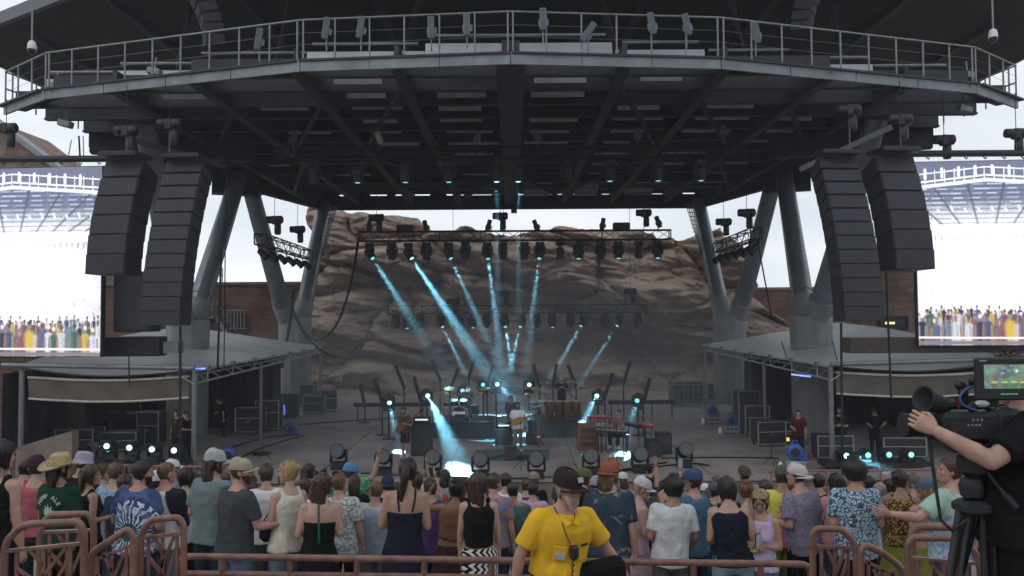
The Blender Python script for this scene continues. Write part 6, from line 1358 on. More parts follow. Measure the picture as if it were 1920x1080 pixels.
for (dx, w_) in ((-.5, .6), (.3, .7)): MB().bbox(p + Vector((dx, 0, 1.06)), (w_, .5, .14), RX(.2), b=.02).build('mixer', M_CASE, t_)
t_ = thing('ramp_wall', 'low sloping brown wall at the left of the stage', 'wall', (-17, 25.5, 0)); m = MB(); q0, q1 = atY(70, 838, 25.4), atY(135, 808, 25.4); m._add([(q0.x - 1.5, 25.4, -1.5), (q1.x, 25.4, -1.5), (q1.x, 25.4, q1.z), (q0.x - 1.5, 25.4, q0.z - .25)] + [(q0.x - 1.5, 25.8, -1.5), (q1.x, 25.8, -1.5), (q1.x, 25.8, q1.z), (q0.x - 1.5, 25.8, q0.z - .25)], [(0, 1, 2, 3), (7, 6, 5, 4), (3, 2, 6, 7), (1, 5, 6, 2), (0, 3, 7, 4)]).build('wall_face', M_STEP, t_)
cg = 'stage crew in the wings'
for (px, py, Y, lab, kw) in ((332, 768, 26.9, 'crew member in black shirt with gold print and hand on head', dict(aL=((.9, .1, .25), (-.7, .1, .6)), top_m=pattern('gold_print', 'dye', [(.012, .012, .014), (.014, .014, .016), (.02, .016, .012), (.35, .26, .08)], 7), fem=True, hair='mid')), (350, 772, 27.8, 'second crew member in black behind the left front post', dict(aL='fold', aR='half')), (1497, 800, 27.5, 'crew member in dark red tee by the right front post', dict(top_m=fab((.10, .015, .02)), aR='bent', lean=rad(10))), (1575, 802, 27.8, 'bearded crew member in black in the right wing', dict(beard=LBR, aL='fold', aR='fold')), (1640, 815, 28.2, 'crew member in dark cap further right in the right wing', dict(hat='cap', hat_c=fab((.02, .02, .02)), aL='hip', aR='bent', lean=rad(12))), (420, 752, 33, 'crew member deep in the left wing', dict(aR='bent', lean=rad(14), face=2.0))):
    p = atY(px, py, Y); kw = dict(dict(hair='short', hair_c=BRH, top='tee', top_m=BLACKF, bot_m=BLACKF, skin_c=PALE, vox=.03, group=cg, face=math.pi * .9), **kw); H_ = 1.76; person(lab, (p.x, Y, max(0, p.z - H_)), H_, **kw)
# cables on the floor
for k, pts in enumerate(([(385, 865), (440, 838), (500, 822), (560, 815)], [(425, 872), (480, 845), (530, 828), (570, 817)], [(640, 885), (760, 893), (880, 897), (980, 898), (1090, 893)], [(1100, 893), (1200, 880), (1290, 870), (1330, 874)], [(560, 797), (640, 791), (720, 786), (800, 786)], [(1240, 860), (1300, 859), (1400, 859), (1460, 860)], [(1150, 885), (1210, 874), (1250, 868)], [(905, 850), (915, 862), (940, 855), (960, 864), (1010, 858)])):
    cable('%s black cable lying on the stage floor' % ORD[k], [S(x, y) + Vector((0, 0, .02)) for x, y in pts], .028, 'floor_cable')
t_ = thing('floor_disc', 'dark flat cymbal case lying at the left front of the stage', 'case', S(490, 852)); p = S(490, 852); MB().lathe([(.32, .0), (.33, .03), (.30, .07), (0, .08)], 16, p).build('disc', M_BLACK, t_)
t_ = thing('notice_sign', 'small pale notice on the wall at the back left of the stage', 'sign', atY(635, 709, 47)); MB().box(atY(635, 709, 47), (.42, .05, .3)).build('board', mat('notice', (.55, .55, .52), .6), t_)
# stage front guard rails
for (px0, px1, py, lab) in ((185, 410, 872, 'left'), (1440, 1760, 884, 'right')):
    a, b = atY(px0, py, 23.2), atY(px1, py + (-4 if px0 > 900 else 4), 23.2); t = thing('pit_rail', 'thin pinkish guard rail in front of the %s wing' % lab, 'railing', (a + b) / 2)
    for dz in (0, -.5): MB().tube(a + Vector((0, 0, dz)), b + Vector((0, 0, dz)), .035, n=6).build('rail', mat('pit_rail_paint', (.25, .13, .11), .5), t)
    for q in (.02, .34, .66, .98): c_ = a.lerp(b, q); MB().tube(Vector((c_.x, c_.y, PITZ)), c_, .03, n=6).build('post', mat('pit_rail_paint', (.25, .13, .11), .5), t)

# ================================================================== CROWD on the terraces
D2 = math.pi / 180; RC = random.Random(21)
def C(px, ytop, Y, label, **kw):
    Y += 1.9 if Y < 12 else 1.0
    p = atY(px, ytop, Y); z = floor_at(Y); H = p.z - z
    hat_extra = .03 if kw.get('hat') else .01
    H = (H - hat_extra) * 1.0
    H2 = min(max(H, 1.52), 1.93)
    kw.setdefault('group', 'crowd in front of the stage'); kw['face'] = kw['face'] * D2 if 'face' in kw else RC.uniform(-20, 20) * D2
    if 'head' not in kw: kw['head'] = (RC.uniform(-38, 38), RC.uniform(-8, 6))
    kw.setdefault('side', RC.uniform(-5, 5)); kw.setdefault('lean', RC.uniform(-3, 5)); kw.setdefault('twist', RC.uniform(-8, 8)); kw.setdefault('stance', RC.uniform(.08, .16))
    if 'head' in kw: kw['head'] = (kw['head'][0] * D2, kw['head'][1] * D2)
    for q in ('lean', 'twist', 'side'):
        if q in kw: kw[q] *= D2
    if DEBUG and abs(H2 - H) > .03: print('HT', label, round(H, 2))
    return person(label, (p.x, Y, p.z - hat_extra - H2), H2, **kw)
DEBUG = False
def prop_can(label, p, r=.033, h=.13, c=(.25, .4, .1), name='drink_can'):
    t = thing(name, label, 'drink', (p.x, p.y, p.z - h / 2)); m = MB(); m.lathe([(r * .85, 0), (r, .012), (r, h - .015), (r * .8, h)], 12, (p.x, p.y, p.z - h / 2)); m.build('can', fab(c, .35), t); MB().lathe([(r * .78, h), (r * .75, h + .004), (0, h + .003)], 12, (p.x, p.y, p.z - h / 2)).build('lid', M_ALU, t); return t
def phone(label, p, face=0.0):
    t = thing('phone', label, 'phone', p, face); m = MB(); m.bbox((0, 0, 0), (.075, .012, .15), b=.005); m.build('case', M_BLACK, t, local=True); MB().box((0, -.008, 0), (.066, .003, .138)).build('display', mat('phone_display', (.02, .02, .03), .1, var=0, emit=(.3, .4, .5), es=.4), t, local=True); return t

# ---- front of the picture, left to right (nearest row)
C(-6, 826, 5.2, 'woman with long dark hair and black tank top at far left edge', fem=True, hair='long', hair_c=BLACKH, hair_len=.42, top='tank', top_m=BLACKF, bot_m=BLACKF, skin_c=PALE, face=-10, build=1.1)
C(67, 852, 8.0, 'person in maroon cap with white front and red tank top, left', fem=True, hair='short', hair_c=DARKH, hat='cap', hat_c=fab((.08, .02, .05)), top='tank', top_m=CORAL, skin_c=PALE, face=25, bot_m=DKDEN)
hz, J = C(113, 850, 6.5, 'woman in wide straw hat and dark green shirt with white leaf print', fem=True, hair='long', hair_c=DARKH, hair_len=.16, hat='straw', hat_c=STRAW, top='tee', top_m=GREENF, skin_c=TAN, face=-18, head=(-25, 0), build=1.2, bot_m=BLACKF, hi=True)
# white print on her back: an arch of letters and a leaf
tm = fab((.55, .60, .55))
def back_print(root, items, mt, cx=0, cz=1.15, surf=-.172):
    for (ch, x, z, rot, sz) in items:
        M = Matrix.Translation((cx + x, surf + abs(x) * .14, cz + z)) @ Matrix.Rotation(math.atan2(.14 * (1 if x > 0 else -1), 1) if abs(x) > .03 else 0, 4, 'Z') @ Matrix.Rotation(math.pi / 2, 4, 'X') @ Matrix.Rotation(rot, 4, 'Z')
        text_mesh(ch, sz, 'letter', mt, root, M, .002)
its = []
for k, ch in enumerate('HEMP ALE'):
    a = math.pi * (.86 - .72 * k / 7); 
    if ch != ' ': its.append((ch, -.13 * math.cos(math.pi - a), .12 * math.sin(a) - .02, a - math.pi / 2, .06))
back_print(hz, its, tm, .03, 1.28)
m = MB()
for k in range(7):
    a = math.pi * (.04 + .92 * k / 6); ln = .06 + .045 * math.sin(a); c, s = math.cos(a), math.sin(a); o = Vector((0, 0, 1.08))
    pts = [(0, 0), (ln * .45, .016), (ln, 0), (ln * .45, -.016)]; m._add([(.04 + x * c - y * s, -.176 + abs(x * c) * .1, 1.205 + x * s + y * c) for x, y in pts], [(0, 1, 2, 3)])
m.build('leaf_print', tm, hz, local=True)
C(145, 846, 8.9, 'person in pale lavender bucket hat behind the straw hat', hair='short', hair_c=BRH, hat='bucket', hat_c=fab((.38, .34, .5)), top='tee', top_m=BLACKF, skin_c=TAN)
C(166, 872, 7.3, 'brown haired woman with bare shoulders right of the straw hat', fem=True, hair='mid', hair_c=BRH, top='tank', top_m=BLACKF, skin_c=TAN, face=-35, head=(-30, 0), aR='bent', bot_m=BLACKF)
C(194, 868, 9.6, 'dark haired man in white tee facing right behind the spiral shirt', hair='short', hair_c=BRH, top='tee', top_m=WHITE, face=-40, head=(-20, 0), skin_c=PALE)
C(214, 866, 8.4, 'short haired man in pale blue tie dye shirt', hair='short', hair_c=LBR, top='tee', top_m=P_BLUEDYE, face=-15, skin_c=PALE)
C(228, 888, 7.9, 'small brown haired person behind the spiral tie dye shirt', hair='short', hair_c=BRH, top='tee', top_m=DKDEN, skin_c=TAN)
_, J = C(254, 864, 6.8, 'bearded man in green and blue spiral tie dye tee', hair='short', hair_c=DARKH, beard=DARKH, top='tee', top_m=P_SPIRAL, face=-22, head=(-30, 0), build=1.18, skin_c=PINK, bot='shorts', bot_m=DKDEN, aL='bent', aR=((.3, .1, -1), (-.4, .7, -.5)))
C(287, 884, 8.6, 'person in white trucker cap looking left behind the raglan shirt', hair='short', hair_c=BRH, hat='truck', hat_c=fab((.6, .6, .62)), top='tee', top_m=REDF, face=50, skin_c=TAN)
C(311, 866, 7.0, 'buzz cut man in white raglan shirt with black sleeves', hair='buzz', hair_c=LBR, top='long', top_m=P_RAGLAN, face=-12, head=(-18, 0), build=1.05, skin_c=PINK, bot_m=DENIM, aL='fold', aR='fold')
C(326, 861, 10.5, 'person in white cap seen between raglan shirt and long haired man', hair='short', hair_c=BRH, hat='cap', hat_c=fab((.7, .7, .72)), top='tee', top_m=GREYF, face=-60, skin_c=PALE)
C(346, 880, 8.2, 'dark haired woman in white knotted top left of the grey cap', fem=True, hair='bob', hair_c=BLACKH, top='tee', top_m=PBLUE, bot_m=BLACKF, skin_c=PALE, face=15)
C(397, 843, 6.6, 'long haired man in grey trucker cap and teal grey tee', hair='long', hair_c=BRH, hair_len=.2, hat='truck', hat_c=GCAP, top='tee', top_m=TEALG, face=-14, head=(-24, 0), skin_c=PALE, bot_m=DKDEN, aL='bent', aR='bent')
_, J = C(441, 858, 6.1, 'man in tan cap and charcoal tee holding a green can', hair='short', hair_c=BRH, hat='cap', hat_c=fab((.40, .36, .24)), top='tee', top_m=CHAR, face=-38, head=(-38, -6), skin_c=PINK, bot_m=DENIM, aL='fold', aR=((.25, .3, -1), (.45, .95, .12)), handR=1.0, beard=BRH, hi=True, build=1.1)
prop_can('green drink can in the hand of the man in the tan cap', J['hand'][1] + Vector((0, .02, .03)), c=(.22, .36, .08))
C(459, 904, 8.4, 'person in pink floral top behind the tan cap', fem=True, hair='mid', hair_c=BRH, top='tee', top_m=P_PINKP, skin_c=PALE)
C(500, 872, 7.4, 'brown haired man in white tee and grey trousers left of the blonde woman', hair='short', hair_c=BRH, top='tee', top_m=WHITE, skin_c=PINK, bot_m=fab((.13, .13, .13)), bot='pants')
_, J = C(538, 864, 6.2, 'blonde woman in cream halter top facing left with hands clasped', fem=True, hair='bun', hair_c=BLOND, top='tank', top_m=CREAM, face=52, head=(18, 0), skin_c=PALE, bot_m=DENIM, aL='fold', aR='fold', hi=True)
t = thing('handbag', 'dark purple handbag held by the blonde woman', 'bag', J['hand'][1] + Vector((0, 0, -.28))); c = J['hand'][1] + Vector((0, 0, -.13)); MB().bbox(c, (.26, .10, .20), RZ(.5), b=.04).build('bag', fab((.07, .03, .09)), t); MB().path([c + Vector((-.1, 0, .08)), c + Vector((-.05, 0, .16)), c + Vector((.05, 0, .16)), c + Vector((.1, 0, .08))], .008, 5).build('strap', fab((.05, .02, .06)), t)
hz, J = C(597, 888, 6.0, 'woman with brown shoulder length hair and bare back in black dress with green strap', fem=True, hair='long', hair_c=BRH, hair_len=.19, top=None, bot='dress', bot_m=BLACKF, hemz=.2, skin_c=PALE, build=1.12, aL='bent', aR='bent')
MB().path([(0, -.095, 1.47), (0, -.118, 1.40), (.002, -.133, 1.30), (.004, -.128, 1.16), (.004, -.118, 1.09)], .013, 6).build('green_strap', fab((.02, .16, .11)), hz, local=True)
_, J = C(643, 888, 7.2, 'man in pale floral shirt beside the raised arm', hair='short', hair_c=LBR, top='shirt', top_m=P_FLORALW, skin_c=PINK, face=-12, head=(-20, 0), bot_m=BLACKF, build=1.1)
_, J = C(647, 868, 10.2, 'person in bright blue cap with one arm raised in green printed sleeve', hair='short', hair_c=BRH, hat='cap', hat_c=fab((.06, .25, .5)), top='tee', top_m=P_GREENP, skin_c=OLIVE, aR=((.45, .25, .75), (.1, .2, 1)), handR=.1)
C(702, 900, 7.5, 'balding man in pale blue tee left of the black dress', hair='buzz', hair_c=LBR, top='tee', top_m=PBLUE, skin_c=PINK, aL='down', bot_m=GREYF, build=1.1)
C(757, 861, 5.9, 'tall woman with dark ponytail in long black strap dress', fem=True, hair='pony', hair_c=DARKH, top='straps', bot='dress', bot_m=NAVY, hemz=.1, skin_c=TAN, build=1.12, aL='fold', aR='bent', face=6, head=(-10, 0))
C(781, 886, 7.3, 'man in white printed tee behind the tall black dress', hair='short', hair_c=BRH, top='tee', top_m=WHITE, skin_c=PINK, aR='half', bot_m=BLACKF, face=-10)
_, J = C(812, 898, 7.2, 'person in purple tie dye tee left of the brown top', hair='short', hair_c=BRH, top='tee', top_m=P_PURPLE, skin_c=TAN, build=1.15, bot_m=fab((.03, .03, .09)), aL='clap', aR='clap')
C(846, 900, 6.6, 'woman with dark updo in brown sheer crop top and maroon skirt', fem=True, hair='updo', hair_c=BLACKH, top='crop', top_m=RUST, bot='skirt', bot_m=MAROON, skin_c=BROWN, build=1.18, aL=((.8, .2, -.1), (-.3, .5, .7)), aR=((.8, .2, -.15), (-.4, .6, .5)))
C(898, 884, 5.6, 'woman with long brown hair in black tank and black and white zigzag trousers', fem=True, hair='long', hair_c=BRH, hair_len=.33, top='tank', top_m=BLACKF, bot='wide', bot_m=P_ZIG, skin_c=PALE, aL='down', aR='down', face=-5)
C(927, 888, 7.4, 'brown haired man in multicolour tie dye shirt right of the zigzag trousers', hair='short', hair_c=BRH, top='tee', top_m=P_MULTI, skin_c=PINK, bot_m=DKDEN, face=-15)
C(961, 902, 7.9, 'man with receding dark hair in grey tie dye tee left of the usher', hair='buzz', hair_c=DARKH, top='tee', top_m=pattern('tie_dye_grey', 'dye', [(.08, .09, .10), (.10, .12, .13), (.05, .16, .16), (.22, .10, .22)], 6), skin_c=OLIVE, bot_m=DKDEN)
C(1096, 878, 8.6, 'man in olive green cap and black jacket facing right behind the usher', hair='short', hair_c=BRH, hat='cap', hat_c=fab((.12, .14, .04)), top='long', top_m=BLACKF, face=-60, skin_c=PINK, beard=LBR)
C(1115, 890, 8.0, 'person in pale grey cap behind the orange cap', hair='short', hair_c=BRH, hat='cap', hat_c=fab((.32, .34, .38)), top='long', top_m=BLACKF, skin_c=PALE)
C(1142, 862, 6.1, 'long haired man in orange backward cap and slate tie dye tee', hair='long', hair_c=LBR, hair_len=.14, hat='capback', hat_c=fab((.34, .085, .04)), top='tee', top_m=P_DARKDYE, skin_c=PINK, build=1.15, bot='shorts', bot_m=RUST, face=-25, aL='bent', aR='down', head=(-10, 0))
hz, J = C(1192, 892, 7.0, 'woman in white visor cap and pink dress facing right', fem=True, hair='short', hair_c=BLOND, hat='cap', hat_c=fab((.55, .58, .66)), top='tank', top_m=PINKD, bot='skirt', bot_m=PINKD, hemz=.4, skin_c=PALE, face=-70, head=(-10, 12), aL='bent', aR='fold', hi=True)
C(1254, 893, 6.0, 'young man with black curly hair in plain white tee', hair='curly', hair_c=BLACKH, top='tee', top_m=fab((.62, .65, .68)), skin_c=OLIVE, bot='shorts', bot_m=fab((.10, .10, .07)), aL='bent', aR=((.35, .0, -1), (.05, .6, -.5)), face=4)
C(1296, 877, 6.9, 'man in blue cap and blue tee facing left', hair='short', hair_c=BRH, hat='cap', hat_c=fab((.04, .08, .18)), top='tee', top_m=BLUET, skin_c=PINK, face=40, head=(18, 0), build=1.18, bot_m=DKDEN, aL='half', aR='down')
C(1372, 894, 5.9, 'woman with dark bobbed hair in navy tank and pale denim shorts', fem=True, hair='bob', hair_c=DARKH, top='tank', top_m=NAVY, bot='shorts', bot_m=LDENIM, skin_c=PALE, build=1.22, aL='bent', aR='bent')
C(1410, 902, 7.6, 'red haired person behind the lavender tank top', fem=True, hair='updo', hair_c=REDH, top='tee', top_m=GREYF, skin_c=PALE)
hz, J = C(1424, 915, 5.9, 'blonde woman in lavender tank looking down with goggles on her hair', fem=True, hair='mid', hair_c=BLOND, top='tank', top_m=LAV, face=150, head=(12, 26), skin_c=TAN, bot='shorts', bot_m=DENIM, aL='fold', aR='fold', hi=True)
m = MB(); m.M = J['HM']; m.box((0, .085, .075), (.13, .02, .03)); m.path([(-.08, .06, .07), (-.095, 0, .07), (-.08, -.06, .07)], .006, 5); m.path([(.08, .06, .07), (.095, 0, .07), (.08, -.06, .07)], .006, 5); m.build('goggles', M_BLACKM, hz, local=True)
m = MB(); m.M = J['U']
ell(m, (.03, .165, 1.12), (.06, .008, .03), 12, 6); m.build('shirt_print', fab((.55, .65, .08)), hz, local=True)
phone('black phone in the hands of the woman in lavender', J['hand'][-1] + Vector((.06, -.03, .04)), .6)
C(1463, 872, 7.2, 'man in grey green cap and neon yellow pink blue tie dye shirt', hair='short', hair_c=BRH, hat='cap', hat_c=fab((.10, .12, .09)), top='tee', top_m=P_NEON, skin_c=OLIVE, bot_m=fab((.3, .3, .05)))
C(1505, 868, 6.5, 'man in pale pink cap and purple grey floral shirt facing left', hair='short', hair_c=BRH, hat='capback', hat_c=fab((.60, .52, .54)), top='shirt', top_m=P_FLORALP, skin_c=PINK, face=28, head=(25, -8), build=1.2, bot='shorts', bot_m=BLACKF, aL='bent', aR='bent', lean=4)
C(1566, 888, 7.8, 'dark haired woman in coral top left of the blue floral shirt', fem=True, hair='mid', hair_c=BLACKH, top='tank', top_m=fab((.5, .2, .2)), skin_c=PINK)
C(1601, 864, 6.2, 'man with black hair in blue and white floral shirt', hair='afro', hair_c=BLACKH, top='shirt', top_m=P_FLORALB, skin_c=TAN, build=1.22, bot='shorts', bot_m=BLACKF, aL='bent', aR='bent')
C(1690, 882, 6.6, 'woman with dark hair in yellow leopard top facing right', fem=True, hair='bun', hair_c=DARKH, top='tank', top_m=P_LEO, skin_c=OLIVE, face=-30, head=(-35, 0), bot_m=fab((.35, .38, .03)), bot='skirt', build=1.1)
C(1741, 894, 6.3, 'woman in blue grey cap with bare pale back right of the leopard top', fem=True, hair='mid', hair_c=BLOND, hat='cap', hat_c=fab((.09, .13, .20)), top=None, bot='skirt', bot_m=fab((.30, .33, .04)), skin_c=PINK, build=1.35, face=10)
C(1782, 856, 5.8, 'man in rainbow tie dye tee facing left with an arm around the bare back', hair='short', hair_c=BRH, top='tee', top_m=P_RAIN, skin_c=PINK, face=35, head=(28, 0), build=1.25, bot='shorts', bot_m=DKDEN, aL=((.75, .25, -.55), (.75, .55, .1)), aR='down', hi=True)
C(1890, 908, 6.4, 'person in orange and yellow tie dye at the right edge', hair='short', hair_c=BRH, top='tee', top_m=pattern('tie_dye_sunset', 'stripe', [(.5, .42, .08), (.5, .2, .05), (.25, .15, .35), (.2, .2, .4)], 1.8), skin_c=TAN, bot_m=BLACKF)
# ---- further rows towards the stage
far = [(573, 870, 13, 'black haired person in red top near the blue cap', DARKH, None, None, CORAL, OLIVE, 'down'),
       (425, 886, 11.5, 'brown haired person in pale top behind the tan cap', BRH, None, None, PBLUE, PALE, 'down'),
       (612, 893, 10.5, 'person in purple blue top behind the bare backed woman', BRH, None, None, P_PURPLE, TAN, 'down'),
       (668, 892, 9.2, 'dark haired person left of the pale blue tee', DARKH, None, None, BLACKF, TAN, 'down'),
       (724, 890, 9.0, 'person in navy cap left of the tall black dress', DARKH, 'capback', (.03, .04, .09), NAVY, PALE, 'down'),
       (872, 896, 10.5, 'dark haired person behind the zigzag trousers woman', DARKH, None, None, BLACKF, BROWN, 'down'),
       (832, 882, 13.5, 'black haired person with raised arm near the pool of light', BLACKH, None, None, GREYF, OLIVE, 'upL'),
       (948, 886, 9.8, 'dark haired person in white hoodie left of the usher', DARKH, None, None, WHITE, PALE, 'down'),
       (793, 905, 10.0, 'person in pale cap ahead of the purple tie dye', BRH, 'cap', (.5, .5, .52), GREYF, PALE, 'down'),
       (1004, 884, 11.0, 'person in tan cap just left of the usher', BRH, 'cap', (.30, .24, .17), BLACKF, PALE, 'down'),
       (1002, 905, 9.0, 'dark haired person close behind the usher shoulder', DARKH, None, None, PINKD, PINK, 'down'),
       (1072, 893, 10.4, 'brown haired person behind the usher cap', LBR, None, None, BLACKF, PALE, 'down'),
       (1173, 885, 11.0, 'person in white cap right of the orange cap', BRH, 'cap', (.6, .6, .6), GREYF, PALE, 'down'),
       (1204, 893, 9.6, 'person in black cap behind the pink dress', DARKH, 'cap', (.02, .03, .03), CHAR, TAN, 'upR'),
       (1240, 900, 9.2, 'person filming with raised tattooed arm above the crowd', DARKH, None, None, CHAR, PALE, 'upR'),
       (1329, 907, 9.8, 'person in white cap right of the blue tee', BRH, 'cap', (.7, .7, .71), LAV, PALE, 'down'),
       (1399, 874, 11.5, 'man in brown backward cap and grey tee near the stage edge', DARKH, 'capback', (.09, .075, .06), GREYF, TAN, 'down'),
       (1538, 888, 9.0, 'dark haired person right of the pink cap', BLACKH, None, None, BLACKF, TAN, 'down'),
       (1440, 898, 9.4, 'brown haired person behind the neon tie dye', BRH, None, None, BLACKF, TAN, 'down'),
       (1655, 905, 8.6, 'grey haired person left of the leopard top', GREYH, None, None, PBLUE, PALE, 'down'),
       (1715, 888, 8.4, 'blond person behind the leopard top', LBR, None, None, CHAR, PINK, 'down'),
       (370, 888, 9.0, 'dark haired person left of the long haired man', DARKH, None, None, GREYF, TAN, 'down'),
       (40, 862, 9.5, 'dark haired person behind the maroon cap', BLACKH, None, None, BLACKF, PALE, 'down'),
       (1625, 892, 9.4, 'dark haired person behind the blue floral shirt', BLACKH, None, None, GREYF, TAN, 'down'),
       (1860, 878, 8.2, 'dark haired person between the tripod and the right edge', DARKH, None, None, DKDEN, TAN, 'down'),
       (1060, 882, 14.5, 'person in dark shirt near the stage left of the olive cap', DARKH, None, None, CHAR, PALE, 'down'),
       (524, 888, 12.5, 'person in black shirt near the stage behind the blonde woman', DARKH, None, None, BLACKF, TAN, 'down'),
       (1270, 888, 13.0, 'person in grey shirt near the stage ahead of the curly hair', BRH, None, None, GREYF, PALE, 'down'),
       (1350, 892, 14.0, 'person in pale shirt near the stage ahead of the bobbed hair', LBR, None, None, PBLUE, PALE, 'down')]
far += [(476, 890, 9.6, 'person in blue tie dye right of the green can', DARKH, None, None, P_BLUEDYE, PALE, 'down'),
       (563, 898, 9.0, 'person in white tee between the blonde woman and the bare back', BRH, None, None, WHITE, PINK, 'down'),
       (684, 903, 10.8, 'person in multicolour dye ahead of the pale blue tee', LBR, None, None, P_MULTI, TAN, 'down'),
       (742, 905, 11.2, 'person in green print ahead of the tall black dress', DARKH, None, None, P_GREENP, OLIVE, 'down'),
       (863, 903, 9.4, 'person in sunset red top right of the dark updo', BRH, None, None, REDF, PALE, 'upL'),
       (985, 898, 10.6, 'person in purple dye just left of the usher cap', BRH, None, None, P_PURPLE, PALE, 'down'),
       (1158, 897, 9.3, 'person in pale print between the orange cap and the pink dress', GREYH, None, None, P_FLORALW, PINK, 'down'),
       (1220, 905, 9.8, 'person in slate dye left of the curly hair', DARKH, None, None, P_DARKDYE, TAN, 'down'),
       (1316, 899, 10.8, 'person in pink print right of the blue cap', LBR, None, None, P_PINKP, PALE, 'down'),
       (1344, 903, 9.0, 'person in charcoal tee left of the bobbed hair', DARKH, 'cap', (.1, .1, .12), CHAR, TAN, 'down'),
       (1484, 894, 9.2, 'person in neon dye between the two caps at right', BRH, None, None, P_NEON, PALE, 'down'),
       (1583, 900, 9.9, 'person in grey tee left of the blue floral collar', LBR, None, None, GREYF, PALE, 'down'),
       (1668, 897, 9.5, 'person in purple floral right of the blue floral shirt', DARKH, None, None, P_FLORALP, TAN, 'upL'),
       (270, 893, 9.8, 'person in navy tee behind the spiral dye shoulder', DARKH, None, None, NAVY, PALE, 'down'),
       (122, 884, 10.2, 'person in coral top ahead of the straw hat', BRH, None, None, CORAL, TAN, 'down')]
for k, (px, py, Y, lab, hc, ht, htc, tm_, sk, pose) in enumerate(far):
    kw = dict(hair='short' if k % 3 else 'mid', hair_c=hc, top='tee', top_m=tm_, skin_c=sk, bot_m=DKDEN, vox=.024, face=(-25, 10, 0, 20, -10)[k % 5], head=((-15, 20, 5)[k % 3], 0), fem=(k % 3 == 0))
    if ht: kw.update(hat=ht, hat_c=fab(htc))
    if pose == 'upR': kw['aR'] = ((.25, .35, .85), (.0, .25, 1)); kw['handR'] = .3
    if pose == 'upL': kw['aL'] = ((.45, .3, .7), (.2, .2, 1)); kw['handL'] = .1
    _, J = C(px, py, Y, lab, **kw)
    if 'filming' in lab: phone('phone held up above the crowd near the blue cap', J['hand'][1] + Vector((0, 0, .03)))
# ---- photographers and security in the pit in front of the stage
for k, (px, py, lab) in enumerate(((590, 884, 'left photographer in black in the pit'), (607, 882, 'middle photographer in black in the pit'), (629, 885, 'right photographer in black in the pit'), (1218, 875, 'camera operator in black in the pit at right'))):
    p = atY(px, py, 22.2); person(lab, (p.x, 22.2, p.z - 1.75), 1.75, hair='short', hair_c=BLACKH, hat='cap', hat_c=fab((.012, .012, .013)), top='tee', top_m=BLACKF, bot_m=BLACKF, vox=.03, group='pit crew in black', face=math.pi * (.2 if k % 2 else -.3), skin_c=TAN)

# ================================================================== FOREGROUND: rails, usher, camera position
M_RAIL = mat('rail_paint_terracotta', (.185, .095, .072), .36, var=.38, vs=9, bump=.15, bs=40)
def rounded(pts, r=.07, n=4):
    P = [Vector(p) for p in pts]; out = [P[0]]
    for k in range(1, len(P) - 1):
        a, b, c = P[k - 1], P[k], P[k + 1]; d0, d1 = (a - b), (c - b); q = min(r, d0.length * .45, d1.length * .45); p0, p1 = b + d0.normalized() * q, b + d1.normalized() * q
        for i in range(n + 1): t = i / n; out.append((1 - t) ** 2 * p0 + 2 * t * (1 - t) * b + t * t * p1)
    return out + [P[-1]]
YR = 6.45
t = thing('handrail', 'long terracotta pipe handrail across the front of the picture', 'railing', atY(940, 1052, YR))
a, b = atY(348, 1043, YR), atY(1508, 1058, YR); fz = floor_at(YR)
MB().path(rounded([a + Vector((-.06, 0, -.35)), a + Vector((-.05, 0, 0)), b + Vector((.05, 0, 0)), b + Vector((.06, 0, -.35))], .09), .028, 8).build('top_rail', M_RAIL, t)
for dz in (-.135, -.5): MB().tube(a + Vector((-.05, 0, dz)), b + Vector((.05, 0, dz)), .026, n=8).build('lower_rail', M_RAIL, t)
for k in range(9): p = a.lerp(b, (k + .55) / 9.2); MB().tube((p.x, p.y, fz), p, .026, n=8).build('post', M_RAIL, t)
def gate(label, pts, Y, lattice, r=.024, name='gate_railing'):
    P = [atY(x, y, Y) for x, y in pts]; fl = floor_at(Y); t = thing(name, label, 'railing', (P[0].x, Y, fl), group='terracotta gate railings')
    P = [Vector((P[0].x, Y, fl))] + P + [Vector((P[-1].x, Y, fl))]
    MB().path(rounded(P, .075), r, 8).build('pipe_frame', M_RAIL, t)
    for (x0, y0, x1, y1) in lattice: MB().bar(atY(x0, y0, Y), atY(x1, y1, Y), .02, .035 if abs(y1 - y0) < 30 else .018, (0, 1, 0)).build('lattice_bar', M_RAIL, t)
    return t
def lat(x0, x1, yb, yt=None):                                       # top flat bar plus uprights and diagonals
    yt = yb if yt is None else yt; xm = (x0 + x1) / 2; ym = (yb + yt) / 2
    return [(x0, yb, x1, yt), (x0 + (x1 - x0) * .14, yb, x0 + (x1 - x0) * .14, 1200), (xm, ym, xm, 1200), (x0 + (x1 - x0) * .86, yt, x0 + (x1 - x0) * .86, 1200), (x0 + (x1 - x0) * .28, ym, xm, ym + 34), (xm + (x1 - x0) * .30, ym, xm - (x1 - x0) * .04, ym + 60), (x0 + (x1 - x0) * .86, ym + 20, xm + 4, ym + 90), (x0 + (x1 - x0) * .14, ym + 40, xm, ym + 75)]
gate('large rounded gate railing at the far left', [(8, 1040), (12, 1015), (42, 983), (150, 978), (158, 1000)], 5.3, lat(12, 152, 1033, 1019))
gate('gate railing behind the large one at far left', [(76, 990), (92, 965), (168, 963), (176, 985)], 5.9, lat(80, 172, 998, 994), .024)
gate('slanted gate railing left of centre left', [(168, 1050), (176, 1034), (240, 992), (250, 1004)], 5.4, lat(172, 248, 1052, 1022))
gate('gate railing beside the left end of the long handrail', [(264, 1000), (282, 974), (336, 970), (345, 986)], 5.6, lat(268, 342, 1008, 1000))
gate('narrow gate railing beside the right end of the long handrail', [(1523, 1004), (1529, 992), (1580, 991), (1602, 1018), (1605, 1040)], 5.6, lat(1530, 1600, 1024, 1028))
